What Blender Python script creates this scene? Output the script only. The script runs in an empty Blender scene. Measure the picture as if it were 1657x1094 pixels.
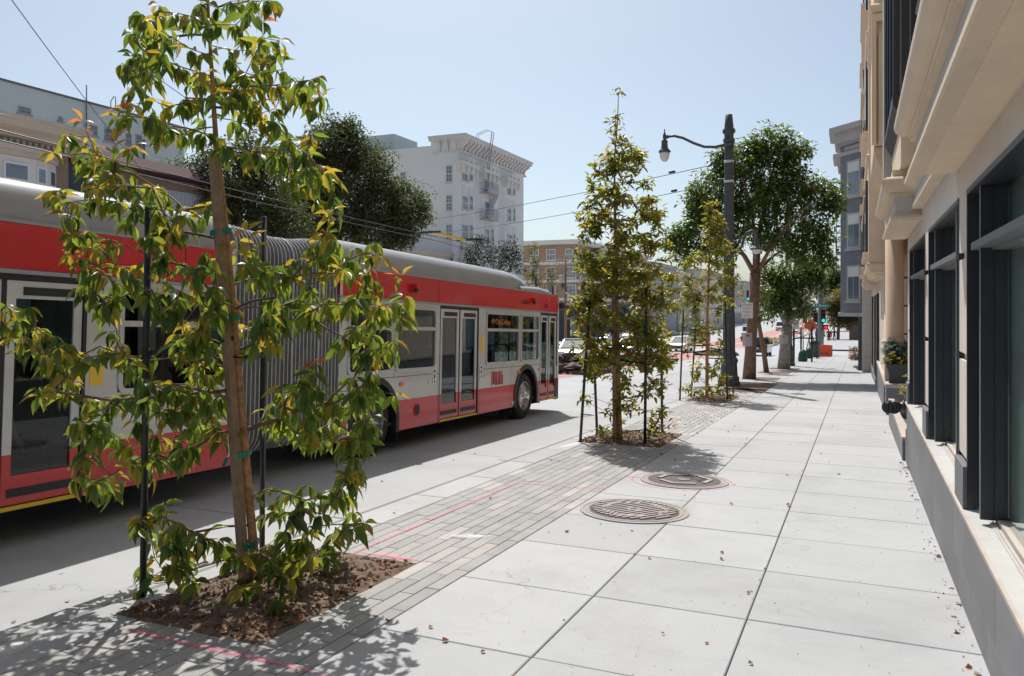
import bpy, math, random
import numpy as np
from mathutils import Vector, Matrix

SC = bpy.context.scene
COL = SC.collection
R = math.radians

# ------------------------------------------------------------------ camera
F = 1280.0; CX = 828.5; HY = 495.0; TH = R(23.5); CAM_H = 1.7
cam_d = bpy.data.cameras.new('camera')
cam_d.sensor_width = 36.0
cam_d.lens = F / 1657.0 * 36.0
cam_d.shift_y = -(547.0 - HY) / 1657.0
cam_d.clip_start = 0.05
cam_d.clip_end = 4000.0
cam = bpy.data.objects.new('camera', cam_d)
COL.objects.link(cam)
cam.location = (0, 0, CAM_H)
cam.rotation_euler = (R(90), 0, TH)
SC.camera = cam

# ------------------------------------------------------------------ sky, sun, exposure
SUN_EL = R(58.0)
SUN_AZ = R(31.3)            # to the left of the street direction (+y), towards -x
w = bpy.data.worlds.new('World')
SC.world = w
w.use_nodes = True
wn = w.node_tree
wn.nodes.clear()
sky = wn.nodes.new('ShaderNodeTexSky')
sky.sky_type = 'NISHITA'
sky.sun_disc = False
sky.sun_elevation = SUN_EL
sky.sun_rotation = -SUN_AZ
sky.altitude = 20
sky.air_density = 0.72
sky.dust_density = 2.2
sky.ozone_density = 1.0
bg = wn.nodes.new('ShaderNodeBackground')
bg.inputs['Strength'].default_value = 0.118
wo = wn.nodes.new('ShaderNodeOutputWorld')
hs = wn.nodes.new('ShaderNodeHueSaturation')
hs.inputs['Saturation'].default_value = 0.85
wn.links.new(sky.outputs[0], hs.inputs['Color'])
tn = wn.nodes.new('ShaderNodeMix'); tn.data_type = 'RGBA'; tn.blend_type = 'MULTIPLY'
tn.inputs[0].default_value = 1.0
tn.inputs[7].default_value = (0.945, 1.0, 0.955, 1)          # a slightly clearer blue than the model's lavender
wn.links.new(hs.outputs[0], tn.inputs[6])
wn.links.new(tn.outputs[2], bg.inputs['Color'])
wn.links.new(bg.outputs[0], wo.inputs['Surface'])

sun_d = bpy.data.lights.new('sun', 'SUN')
sun_d.energy = 4.15
sun_d.angle = R(0.53)
sun_d.color = (1.0, 0.965, 0.915)
sun = bpy.data.objects.new('sun', sun_d)
COL.objects.link(sun)
sv = Vector((-math.sin(SUN_AZ) * math.cos(SUN_EL), math.cos(SUN_AZ) * math.cos(SUN_EL), math.sin(SUN_EL)))
sun.rotation_euler = sv.to_track_quat('Z', 'Y').to_euler()
sun.location = (0, 0, 40)

SC.view_settings.view_transform = 'Standard'
SC.view_settings.look = 'None'
SC.view_settings.exposure = 0.29
SC.cycles.diffuse_bounces = 6
SC.view_settings.gamma = 1.0
SC.view_settings.use_curve_mapping = False

# ------------------------------------------------------------------ placement helpers
_c, _s = math.cos(TH), math.sin(TH)
SLOPE = -0.035
def g(y):
    """height of the sidewalk along the street"""
    if y < 79: return SLOPE * y
    z = SLOPE * 79
    if y < 170: return z - 0.016 * (y - 79)
    z -= 0.016 * 91
    if y < 240: return z + 0.0 * (y - 170)
    return z + 0.00006 * (y - 240) ** 2 if y < 600 else z + 0.00006 * 360 ** 2 + 0.043 * (y - 600)
def ray(px, py):
    u = (px - CX) / F; v = -(py - HY) / F
    return (u * _c - _s, u * _s + _c, v)
def on_ground(px, py, off=0.0):
    d = ray(px, py); t = (CAM_H - off) / (SLOPE * d[1] - d[2])
    return Vector((t * d[0], t * d[1], CAM_H + t * d[2]))
def on_x(px, py, X):
    d = ray(px, py); t = X / d[0]
    return Vector((X, t * d[1], CAM_H + t * d[2]))
def on_y(px, py, Y):
    d = ray(px, py); t = Y / d[1]
    return Vector((t * d[0], Y, CAM_H + t * d[2]))
def at_depth(px, py, zc):
    d = ray(px, py)
    return Vector((zc * d[0], zc * d[1], CAM_H + zc * d[2]))

# ------------------------------------------------------------------ mesh builder
class MB:
    def __init__(self):
        self.v = []; self.f = []; self.m = []; self.sm = []
    def add(self, vs, fs, m=0, smooth=False):
        o = len(self.v)
        self.v.extend([tuple(p) for p in vs])
        for f in fs:
            self.f.append(tuple(i + o for i in f)); self.m.append(m); self.sm.append(smooth)
        return self
    def box(self, x0, x1, y0, y1, z0, z1, m=0, sl=0.0):
        """axis box; sl = slope of z along y"""
        if x0 > x1: x0, x1 = x1, x0
        if y0 > y1: y0, y1 = y1, y0
        a, b = sl * y0, sl * y1
        vs = [(x0, y0, z0 + a), (x1, y0, z0 + a), (x1, y1, z0 + b), (x0, y1, z0 + b),
              (x0, y0, z1 + a), (x1, y0, z1 + a), (x1, y1, z1 + b), (x0, y1, z1 + b)]
        fs = [(0, 3, 2, 1), (4, 5, 6, 7), (0, 1, 5, 4), (1, 2, 6, 5), (2, 3, 7, 6), (3, 0, 4, 7)]
        return self.add(vs, fs, m)
    def obox(self, c, ax, ay, az, m=0):
        """oriented box: centre and three half-axis vectors"""
        c = Vector(c); ax = Vector(ax); ay = Vector(ay); az = Vector(az)
        vs = [c - ax - ay - az, c + ax - ay - az, c + ax + ay - az, c - ax + ay - az,
              c - ax - ay + az, c + ax - ay + az, c + ax + ay + az, c - ax + ay + az]
        fs = [(0, 3, 2, 1), (4, 5, 6, 7), (0, 1, 5, 4), (1, 2, 6, 5), (2, 3, 7, 6), (3, 0, 4, 7)]
        return self.add(vs, fs, m)
    def chbox(self, x0, x1, y0, y1, z0, z1, c=0.01, m=0):
        """box with a chamfered top edge"""
        vs = [(x0, y0, z0), (x1, y0, z0), (x1, y1, z0), (x0, y1, z0),
              (x0, y0, z1 - c), (x1, y0, z1 - c), (x1, y1, z1 - c), (x0, y1, z1 - c),
              (x0 + c, y0 + c, z1), (x1 - c, y0 + c, z1), (x1 - c, y1 - c, z1), (x0 + c, y1 - c, z1)]
        fs = [(0, 3, 2, 1), (8, 9, 10, 11), (0, 1, 5, 4), (1, 2, 6, 5), (2, 3, 7, 6), (3, 0, 4, 7),
              (4, 5, 9, 8), (5, 6, 10, 9), (6, 7, 11, 10), (7, 4, 8, 11)]
        return self.add(vs, fs, m)
    def bar(self, a, b, w, h=None, m=0, up=(0, 0, 1)):
        a = Vector(a); b = Vector(b); h = h or w
        d = b - a
        if d.length < 1e-6: return self
        u = Vector(up)
        s = d.cross(u)
        if s.length < 1e-5: s = d.cross(Vector((1, 0, 0)))
        s.normalize(); t = s.cross(d).normalized()
        return self.obox((a + b) / 2, s * w / 2, d / 2, t * h / 2, m)
    def tube(self, pts, rad, n=8, m=0, cap=True, smooth=True):
        pts = [Vector(p) for p in pts]
        if not hasattr(rad, '__len__'): rad = [rad] * len(pts)
        o = len(self.v)
        d0 = (pts[1] - pts[0]).normalized()
        ref = Vector((0, 0, 1)) if abs(d0.z) < 0.9 else Vector((1, 0, 0))
        side = d0.cross(ref).normalized()
        vs = []
        for i, p in enumerate(pts):
            d = (pts[min(i + 1, len(pts) - 1)] - pts[max(i - 1, 0)])
            if d.length < 1e-9: d = d0
            d.normalize()
            side = (side - d * side.dot(d))
            if side.length < 1e-6: side = d.orthogonal()
            side.normalize(); up = side.cross(d)
            for k in range(n):
                a = 2 * math.pi * k / n
                vs.append(p + (side * math.cos(a) + up * math.sin(a)) * rad[i])
        fs = []
        for i in range(len(pts) - 1):
            for k in range(n):
                fs.append((i * n + k, i * n + (k + 1) % n, (i + 1) * n + (k + 1) % n, (i + 1) * n + k))
        self.add(vs, fs, m, smooth)
        if cap:
            self.f.append(tuple(o + k for k in range(n))); self.m.append(m); self.sm.append(False)
            self.f.append(tuple(o + (len(pts) - 1) * n + k for k in reversed(range(n)))); self.m.append(m); self.sm.append(False)
        return self
    def lathe(self, prof, c=(0, 0, 0), n=16, m=0, axis='z', smooth=True, flute=0):
        """profile of (r, h); axis z, x or y"""
        vs = []
        for r, h in prof:
            for k in range(n):
                a = 2 * math.pi * k / n
                rr = r * (1 - (0.06 if flute and k % 2 else 0))
                p, q = rr * math.cos(a), rr * math.sin(a)
                if axis == 'z': vs.append((c[0] + p, c[1] + q, c[2] + h))
                elif axis == 'x': vs.append((c[0] + h, c[1] + p, c[2] + q))
                else: vs.append((c[0] + q, c[1] + h, c[2] + p))
        fs = []
        L = len(prof)
        for i in range(L - 1):
            for k in range(n):
                fs.append((i * n + k, i * n + (k + 1) % n, (i + 1) * n + (k + 1) % n, (i + 1) * n + k))
        fs.append(tuple(reversed(range(n))))
        fs.append(tuple((L - 1) * n + k for k in range(n)))
        return self.add(vs, fs, m, smooth)
    def prism(self, poly, a0, a1, axis='y', m=0, smooth=False):
        """poly of 2-D points extruded along axis. axis y: (x,z); axis x: (y,z); axis z: (x,y)"""
        n = len(poly); vs = []
        for a in (a0, a1):
            for p in poly:
                vs.append({'y': (p[0], a, p[1]), 'x': (a, p[0], p[1]), 'z': (p[0], p[1], a)}[axis])
        fs = [(k, (k + 1) % n, n + (k + 1) % n, n + k) for k in range(n)]
        self.add(vs, fs, m, smooth)
        self.add(vs, [tuple(reversed(range(n))), tuple(n + k for k in range(n))], m)
        return self
    def quad(self, a, b, c, d, m=0):
        return self.add([a, b, c, d], [(0, 1, 2, 3)], m)
    def mesh(self, name, mats, bevel=0):
        me = bpy.data.meshes.new(name)
        me.from_pydata(self.v, [], self.f)
        if not isinstance(mats, (list, tuple)): mats = [mats]
        for mt in mats: me.materials.append(mt)
        if len(mats) > 1: me.polygons.foreach_set('material_index', self.m)
        me.polygons.foreach_set('use_smooth', self.sm)
        me.validate()
        import bmesh
        bm = bmesh.new(); bm.from_mesh(me)
        bmesh.ops.recalc_face_normals(bm, faces=bm.faces)
        if bevel:
            es = [e for e in bm.edges if len(e.link_faces) == 2 and e.calc_face_angle(0) > 0.6]
            bmesh.ops.bevel(bm, geom=es, offset=bevel, segments=2, affect='EDGES', profile=0.6, clamp_overlap=True)
        bm.to_mesh(me); bm.free()
        me.update()
        return me
    def build(self, name, mats, parent=None, loc=None, world=False, kind=None, bevel=0):
        """world=True: vertices are in world space and are made local to the parent's location"""
        if world and parent is not None:
            l = parent.location
            self.v = [(p[0] - l[0], p[1] - l[1], p[2] - l[2]) for p in self.v]
        me = self.mesh(name, mats, bevel)
        return link(name, me, parent, loc, kind)

def link(name, me, parent=None, loc=None, kind=None):
    o = bpy.data.objects.new(name, me)
    COL.objects.link(o)
    if parent is not None: o.parent = parent
    if loc is not None: o.location = loc
    if kind: o['kind'] = kind
    return o
def tag(o, label=None, cat=None, group=None, kind=None):
    if label: o['label'] = label
    if cat: o['category'] = cat
    if group: o['group'] = group
    if kind: o['kind'] = kind
    return o
def thing(name, label, cat, loc=(0, 0, 0), rot=(0, 0, 0), group=None):
    o = bpy.data.objects.new(name, None)
    o.empty_display_size = 0.2
    COL.objects.link(o)
    o.location = loc; o.rotation_euler = rot
    return tag(o, label, cat, group)
def kids(o):
    return [c for c in bpy.data.objects if c.parent is o]
def copy_tree(o, loc, label=None, rot=None, scale=None):
    def rec(src, par):
        c = src.copy(); COL.objects.link(c)
        if par is not None: c.parent = par
        for ch in list(src.children): rec(ch, c)
        return c
    r = rec(o, None)
    r.location = loc
    if rot is not None: r.rotation_euler = rot
    if scale is not None: r.scale = scale
    if label: r['label'] = label
    return r
def text_mesh(txt, size, depth=0.0, align='CENTER'):
    cu = bpy.data.curves.new('lettering', 'FONT')
    cu.body = txt; cu.size = size; cu.extrude = depth
    cu.align_x = align; cu.align_y = 'CENTER'; cu.resolution_u = 3
    ob = bpy.data.objects.new('lettering', cu)
    COL.objects.link(ob)
    dg = bpy.context.evaluated_depsgraph_get()
    me = bpy.data.meshes.new_from_object(ob.evaluated_get(dg))
    bpy.data.objects.remove(ob); bpy.data.curves.remove(cu)
    return me
def lettering(txt, size, mat, parent, loc, rot, depth=0.002, name='lettering', sx=1.0):
    me = text_mesh(txt, size, depth)
    me.materials.clear(); me.materials.append(mat)
    o = link(name, me, parent, loc)
    o.rotation_euler = rot; o.scale = (sx, 1, 1)
    return o

# ------------------------------------------------------------------ materials
def _nt(name):
    m = bpy.data.materials.new(name); m.use_nodes = True
    nt = m.node_tree
    b = nt.nodes['Principled BSDF']
    return m, nt, b
def N(nt, t, **kw):
    n = nt.nodes.new(t)
    for k, v in kw.items():
        if k in n.inputs.keys() if hasattr(n.inputs, 'keys') else False: n.inputs[k].default_value = v
        else: setattr(n, k, v)
    return n
def coords(nt, kind='Object'):
    return nt.nodes.new('ShaderNodeTexCoord').outputs[kind]
def noise(nt, co, scale, detail=4, rough=0.55, dist=0.0):
    n = nt.nodes.new('ShaderNodeTexNoise')
    n.inputs['Scale'].default_value = scale; n.inputs['Detail'].default_value = detail
    n.inputs['Roughness'].default_value = rough; n.inputs['Distortion'].default_value = dist
    nt.links.new(co, n.inputs['Vector'])
    return n.outputs['Fac']
def ramp(nt, fac, stops, interp='LINEAR'):
    n = nt.nodes.new('ShaderNodeValToRGB')
    cr = n.color_ramp; cr.interpolation = interp
    while len(cr.elements) > 1: cr.elements.remove(cr.elements[-1])
    cr.elements[0].position = stops[0][0]
    c = stops[0][1]; cr.elements[0].color = (*c, 1) if len(c) == 3 else c
    for p, c in stops[1:]:
        e = cr.elements.new(p); e.color = (*c, 1) if len(c) == 3 else c
    nt.links.new(fac, n.inputs['Fac'])
    return n.outputs['Color']
def mix(nt, a, b, fac, mode='MIX'):
    n = nt.nodes.new('ShaderNodeMix'); n.data_type = 'RGBA'; n.blend_type = mode
    for s, v in (('A', a), ('B', b)):
        sk = [i for i in n.inputs if i.name == s and i.type == 'RGBA'][0]
        if isinstance(v, (tuple, list)): sk.default_value = (*v, 1) if len(v) == 3 else v
        else: nt.links.new(v, sk)
    fk = [i for i in n.inputs if i.name == 'Factor' and i.type == 'VALUE'][0]
    if isinstance(fac, (int, float)): fk.default_value = fac
    else: nt.links.new(fac, fk)
    return [o for o in n.outputs if o.type == 'RGBA'][0]
def bump(nt, b, h, strength=0.2, dist=0.01):
    n = nt.nodes.new('ShaderNodeBump')
    n.inputs['Strength'].default_value = strength; n.inputs['Distance'].default_value = dist
    nt.links.new(h, n.inputs['Height']); nt.links.new(n.outputs[0], b.inputs['Normal'])
def pbr(name, col, rough=0.6, var=0.12, scale=6.0, bmp=0.0, bscale=60.0, metal=0.0, spec=0.5, coat=0.0, space='Object', objvar=0.0, stain=0.0):
    m, nt, b = _nt(name)
    co = coords(nt, space)
    b.inputs['Roughness'].default_value = rough
    b.inputs['Metallic'].default_value = metal
    b.inputs['Specular IOR Level'].default_value = spec
    if coat: b.inputs['Coat Weight'].default_value = coat; b.inputs['Coat Roughness'].default_value = 0.06
    c1 = tuple(max(0, x * (1 - var)) for x in col); c2 = tuple(min(1, x * (1 + var)) for x in col)
    f = noise(nt, co, scale, 6, 0.6)
    c = ramp(nt, f, [(0.3, c1), (0.7, c2)])
    if stain:
        f2 = noise(nt, co, scale * 0.23, 5, 0.6, 0.6)
        c = mix(nt, c, tuple(x * 0.55 for x in col), ramp_f(nt, f2, 0.56, 0.78, stain))
    if objvar:
        oi = nt.nodes.new('ShaderNodeObjectInfo')
        rr = ramp(nt, oi.outputs['Random'], [(0, (1 - objvar,) * 3), (1, (1 + objvar * 0.6,) * 3)])
        c = mix(nt, c, rr, 1.0, 'MULTIPLY')
    nt.links.new(c, b.inputs['Base Color'])
    if bmp: bump(nt, b, noise(nt, co, bscale, 5, 0.65), bmp, 0.01)
    return m
def ramp_f(nt, f, lo, hi, amt=1.0):
    n = nt.nodes.new('ShaderNodeMapRange')
    n.inputs['From Min'].default_value = lo; n.inputs['From Max'].default_value = hi
    n.inputs['To Min'].default_value = 0.0; n.inputs['To Max'].default_value = amt
    n.clamp = True
    nt.links.new(f, n.inputs['Value'])
    return n.outputs[0]
def emit(name, col, strength):
    m, nt, b = _nt(name)
    b.inputs['Base Color'].default_value = (*col, 1)
    b.inputs['Emission Color'].default_value = (*col, 1)
    b.inputs['Emission Strength'].default_value = strength
    return m
def glass_mat(name, tint=(0.35, 0.4, 0.4), clear=0.6, rough=0.02, wav=0.0, base=0.05):
    """thin window pane: tinted see-through with a real Fresnel reflection"""
    m, nt, b = _nt(name)
    nt.nodes.remove(b)
    tr = nt.nodes.new('ShaderNodeBsdfTransparent'); tr.inputs[0].default_value = (*[t * clear for t in tint], 1)
    gl = nt.nodes.new('ShaderNodeBsdfGlossy'); gl.inputs['Roughness'].default_value = rough
    gl.inputs['Color'].default_value = (0.9, 0.93, 0.95, 1)
    lw = nt.nodes.new('ShaderNodeLayerWeight'); lw.inputs['Blend'].default_value = 0.5
    pw = nt.nodes.new('ShaderNodeMath'); pw.operation = 'POWER'; pw.inputs[1].default_value = 4.0
    nt.links.new(lw.outputs['Facing'], pw.inputs[0])
    fr = nt.nodes.new('ShaderNodeMapRange'); fr.inputs['To Min'].default_value = base; fr.inputs['To Max'].default_value = 0.92
    nt.links.new(pw.outputs[0], fr.inputs['Value'])
    if wav:
        bp = nt.nodes.new('ShaderNodeBump'); bp.inputs['Strength'].default_value = wav; bp.inputs['Distance'].default_value = 0.02
        nt.links.new(noise(nt, coords(nt), 1.6, 2), bp.inputs['Height'])
        nt.links.new(bp.outputs[0], gl.inputs['Normal'])
    mx = nt.nodes.new('ShaderNodeMixShader')
    nt.links.new(fr.outputs[0], mx.inputs[0]); nt.links.new(tr.outputs[0], mx.inputs[1]); nt.links.new(gl.outputs[0], mx.inputs[2])
    nt.links.new(mx.outputs[0], nt.nodes['Material Output'].inputs['Surface'])
    return m
def leaf_mat(name, cols, trans, rough=0.38, tw=0.45, spec=0.45):
    """cols: list of leaf base colours picked per leaf; trans: light that comes through"""
    m, nt, b = _nt(name)
    ge = nt.nodes.new('ShaderNodeNewGeometry')
    oi = nt.nodes.new('ShaderNodeObjectInfo')
    ad = nt.nodes.new('ShaderNodeMath'); ad.operation = 'ADD'
    nt.links.new(ge.outputs['Random Per Island'], ad.inputs[0]); nt.links.new(oi.outputs['Random'], ad.inputs[1])
    fr = nt.nodes.new('ShaderNodeMath'); fr.operation = 'FRACT'
    nt.links.new(ad.outputs[0], fr.inputs[0])
    k = len(cols)
    c = ramp(nt, fr.outputs[0], [(i / max(1, k - 1), cols[i]) for i in range(k)])
    t = ramp(nt, fr.outputs[0], [(i / max(1, k - 1), trans[i]) for i in range(k)])
    nz = noise(nt, coords(nt), 40, 3)
    c = mix(nt, c, (0.02, 0.02, 0.01), ramp_f(nt, nz, 0.55, 0.9, 0.35))
    nt.links.new(c, b.inputs['Base Color'])
    b.inputs['Roughness'].default_value = rough
    b.inputs['Specular IOR Level'].default_value = spec
    tl = nt.nodes.new('ShaderNodeBsdfTranslucent')
    nt.links.new(t, tl.inputs['Color'])
    mx = nt.nodes.new('ShaderNodeMixShader'); mx.inputs[0].default_value = tw
    nt.links.new(b.outputs[0], mx.inputs[1]); nt.links.new(tl.outputs[0], mx.inputs[2])
    nt.links.new(mx.outputs[0], nt.nodes['Material Output'].inputs['Surface'])
    return m
def concrete(name, col, objvar=0.05, spots=0.5, warm=0.0, scale=1.0, cracks=0.0):
    """sidewalk concrete: broom grain, blotches, gum spots, rust-brown stains, a few hairline cracks"""
    m, nt, b = _nt(name)
    ge = nt.nodes.new('ShaderNodeNewGeometry')
    co = ge.outputs['Position']
    f = noise(nt, co, 1.1 * scale, 8, 0.68, 0.4)
    c = ramp(nt, f, [(0.25, tuple(x * 0.86 for x in col)), (0.5, col), (0.75, tuple(min(1, x * 1.06) for x in col))])
    f2 = noise(nt, co, 0.42 * scale, 6, 0.65, 1.2)
    c = mix(nt, c, (col[0] * 0.80, col[1] * 0.765, col[2] * 0.72), ramp_f(nt, f2, 0.54, 0.74, 0.6))
    f4 = noise(nt, co, 2.6 * scale, 6, 0.75, 0.8)
    c = mix(nt, c, (col[0] * 0.66, col[1] * 0.59, col[2] * 0.51), ramp_f(nt, f4, 0.62, 0.78, 0.6))
    fi = noise(nt, co, 220, 2, 0.7)
    c = mix(nt, c, ramp(nt, fi, [(0.3, (0.80,) * 3), (0.7, (1.12,) * 3)]), 0.7, 'MULTIPLY')
    # fine light scuffs drawn across the walk
    mp0 = nt.nodes.new('ShaderNodeMapping'); mp0.inputs['Scale'].default_value = (2.0, 14.0, 2.0); mp0.inputs['Rotation'].default_value = (0, 0, 0.5)
    nt.links.new(co, mp0.inputs['Vector'])
    f5 = noise(nt, mp0.outputs[0], 1.6, 5, 0.7)
    c = mix(nt, c, tuple(min(1, x * 1.16) for x in col), ramp_f(nt, f5, 0.62, 0.72, 0.5))
    for vs, lo, hi, thr, dark in ((2.1, 0.03, 0.05, 0.45, 0.50), (5.5, 0.035, 0.06, 0.55, 0.62), (13.0, 0.05, 0.10, 0.70, 0.40)):
        vo = nt.nodes.new('ShaderNodeTexVoronoi'); vo.inputs['Scale'].default_value = vs
        nt.links.new(co, vo.inputs['Vector'])
        mp = nt.nodes.new('ShaderNodeMapRange'); mp.inputs['From Min'].default_value = lo; mp.inputs['From Max'].default_value = hi
        mp.inputs['To Min'].default_value = spots; mp.inputs['To Max'].default_value = 0.0; mp.clamp = True
        nt.links.new(vo.outputs['Distance'], mp.inputs['Value'])
        sel = nt.nodes.new('ShaderNodeMath'); sel.operation = 'GREATER_THAN'; sel.inputs[1].default_value = thr
        sp = nt.nodes.new('ShaderNodeSeparateColor'); nt.links.new(vo.outputs['Color'], sp.inputs[0]); nt.links.new(sp.outputs[0], sel.inputs[0])
        mu = nt.nodes.new('ShaderNodeMath'); mu.operation = 'MULTIPLY'
        nt.links.new(mp.outputs[0], mu.inputs[0]); nt.links.new(sel.outputs[0], mu.inputs[1])
        c = mix(nt, c, (col[0] * dark, col[1] * dark * .96, col[2] * dark * .92), mu.outputs[0])
    if cracks:
        vc = nt.nodes.new('ShaderNodeTexVoronoi'); vc.feature = 'DISTANCE_TO_EDGE'; vc.inputs['Scale'].default_value = 0.38
        wv = nt.nodes.new('ShaderNodeVectorMath'); wv.operation = 'ADD'
        nn = nt.nodes.new('ShaderNodeTexNoise'); nn.inputs['Scale'].default_value = 2.2; nn.inputs['Detail'].default_value = 6
        nt.links.new(co, nn.inputs['Vector'])
        sc_ = nt.nodes.new('ShaderNodeVectorMath'); sc_.operation = 'SCALE'; sc_.inputs['Scale'].default_value = 0.7
        nt.links.new(nn.outputs['Color'], sc_.inputs[0]); nt.links.new(co, wv.inputs[0]); nt.links.new(sc_.outputs[0], wv.inputs[1]); nt.links.new(wv.outputs[0], vc.inputs['Vector'])
        k1 = ramp_f(nt, vc.outputs['Distance'], 0.0, 0.0035, 1.0)
        iv = nt.nodes.new('ShaderNodeMath'); iv.operation = 'SUBTRACT'; iv.inputs[0].default_value = 1.0; nt.links.new(k1, iv.inputs[1])
        k2 = nt.nodes.new('ShaderNodeMath'); k2.operation = 'MULTIPLY'; nt.links.new(iv.outputs[0], k2.inputs[0])
        nt.links.new(ramp_f(nt, noise(nt, co, 0.5, 3), 0.5, 0.62, cracks), k2.inputs[1])
        c = mix(nt, c, tuple(x * 0.35 for x in col), k2.outputs[0])
    if objvar:
        oi = nt.nodes.new('ShaderNodeObjectInfo')
        c = mix(nt, c, ramp(nt, oi.outputs['Random'], [(0, (1 - objvar,) * 3), (1, (1 + objvar,) * 3)]), 1.0, 'MULTIPLY')
    nt.links.new(c, b.inputs['Base Color'])
    b.inputs['Roughness'].default_value = 0.85
    b.inputs['Specular IOR Level'].default_value = 0.3
    bump(nt, b, fi, 0.25, 0.002)
    return m

MT = {}
MT['walk'] = concrete('sidewalk_concrete', (0.385, 0.39, 0.398), 0.065, 0.85, cracks=0.5)
MT['kerb'] = concrete('kerb_concrete', (0.385, 0.385, 0.385), 0.02, 0.2)
MT['lane_concrete'] = concrete('lane_concrete', (0.375, 0.383, 0.39), 0.03, 0.9, scale=0.7, cracks=0.6)
MT['joint'] = pbr('joint_dirt', (0.10, 0.085, 0.07), 0.95, 0.3, 20)
MT['asphalt'] = concrete('asphalt', (0.40, 0.41, 0.42), 0.0, 0.1, scale=0.6)
MT['asphalt_far'] = concrete('far_asphalt', (0.33, 0.335, 0.34), 0.0, 0.1)
MT['red_lane'] = pbr('red_lane_paint', (0.42, 0.22, 0.20), 0.85, 0.15, 1.2, stain=0.4)
MT['white_paint'] = pbr('road_paint', (0.72, 0.72, 0.70), 0.7, 0.12, 8)
MT['black_metal'] = pbr('black_painted_metal', (0.018, 0.019, 0.021), 0.42, 0.25, 10, 0.08, 60)
MT['pole_green'] = pbr('dark_grey_green_paint', (0.055, 0.064, 0.068), 0.45, 0.2, 4, 0.05, 40)
MT['rubber'] = pbr('black_rubber', (0.014, 0.014, 0.015), 0.7, 0.3, 8)
MT['wood_stake'] = pbr('stake_wood', (0.30, 0.195, 0.125), 0.8, 0.3, 14, 0.3, 50)
MT['bark_young'] = pbr('young_bark', (0.44, 0.22, 0.10), 0.75, 0.5, 22, 0.4, 60)
MT['twig'] = pbr('twig_bark', (0.16, 0.085, 0.06), 0.7, 0.3, 20)
MT['bark'] = pbr('brown_bark', (0.20, 0.12, 0.08), 0.85, 0.35, 6, 0.5, 14)
MT['bark_grey'] = pbr('grey_bark', (0.30, 0.27, 0.24), 0.85, 0.3, 5, 0.5, 12)
MT['green_tape'] = pbr('green_tape', (0.0, 0.20, 0.14), 0.45, 0.15, 20)
# ================================================================== the ground
ATS = math.atan(SLOPE)
def strip(name, x0, x1, ys, off, mat, parent=None, kind='structure', thick=0.0, cross=0.0):
    """a sheet that follows the slope of the street"""
    mb = MB(); vs = []; fs = []
    for y in ys:
        vs += [(x0, y, g(y) + off), (x1, y, g(y) + off + cross)]
    for i in range(len(ys) - 1):
        fs.append((2 * i, 2 * i + 1, 2 * i + 3, 2 * i + 2))
    mb.add(vs, fs)
    return mb.build(name, mat, parent, kind=kind)
YS_ALL = [-40, 0, 40, 79] + [79 + 4 * i for i in range(1, 41)] + [250 + 25 * i for i in range(0, 16)] + [700, 900, 1300, 2000]

# terrain to the horizon, hills on both sides of the far street
MT['hill'] = pbr('dry_hill', (0.16, 0.15, 0.09), 0.95, 0.35, 0.05, space='Object')
mb = MB(); xs = [-1500, -900, -500, -300, -180, -110, -70, -45, -36, 4, 12, 30, 70, 140, 300, 600, 1200]
ys = [-200, -40, 0, 40, 79, 110, 150, 190, 230, 270, 320, 380, 450, 550, 700, 1000, 1500, 2400]
vs = []
for y in ys:
    for x in xs:
        side = max(0, abs(x + 15) - 22)
        z = g(max(y, -40)) - 0.42
        if y > 190: z += min(1, (y - 190) / 260.0) * 0.085 * min(side, 260) 
        if y > 600: z = min(z, 34)
        vs.append((x, y, z))
nx = len(xs); fs = []
for j in range(len(ys) - 1):
    for i in range(nx - 1):
        fs.append((j * nx + i, j * nx + i + 1, (j + 1) * nx + i + 1, (j + 1) * nx + i))
mb.add(vs, fs); mb.build('ground', MT['hill'], kind='structure')

K0 = -4.36                 # kerb line of the near sidewalk
# the roadway: concrete bus lane by the kerb, asphalt, the painted lanes in the middle
lane = strip('concrete_lane', -8.0, K0 - 0.02, [-30, 0, 30, 78], -0.185, MT['joint'])
sl = MB(); sl.chbox(-8.0, K0 - 0.012, 0.006, 4.494, -0.12, 0, 0.004)
slm = sl.mesh('lane_slab', MT['lane_concrete'])
for i in range(-3, 14):
    y = 4.5 * i + 1.6
    o = link('lane_slab', slm, lane, (0, y, g(y) - 0.15 + 0.0006 * (i % 2))); o.rotation_euler = (ATS, 0, 0)
strip('road', -32.6, -8.0, YS_ALL, -0.152, MT['asphalt'])
strip('road', -8.0, K0, [y for y in [64.6, 79] + YS_ALL[4:]], -0.152, MT['asphalt'])
strip('cross_street', K0, 120, [79.2, 84, 91], -0.148, MT['asphalt'])
strip('cross_street', -160, -32.6, [79.2, 84, 91], -0.148, MT['asphalt'])
strip('bus_lane_paint', -14.6, -10.9, [20, 40, 79], -0.146, MT['red_lane'])
strip('bus_lane_paint', -19.2, -15.2, [20, 40, 79], -0.146, MT['red_lane'])
strip('bus_lane_paint', -14.6, -10.9, [93] + [y for y in YS_ALL if 93 < y < 500], -0.146, MT['red_lane'])
strip('bus_lane_paint', -19.2, -15.2, [93] + [y for y in YS_ALL if 93 < y < 500], -0.146, MT['red_lane'])
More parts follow.
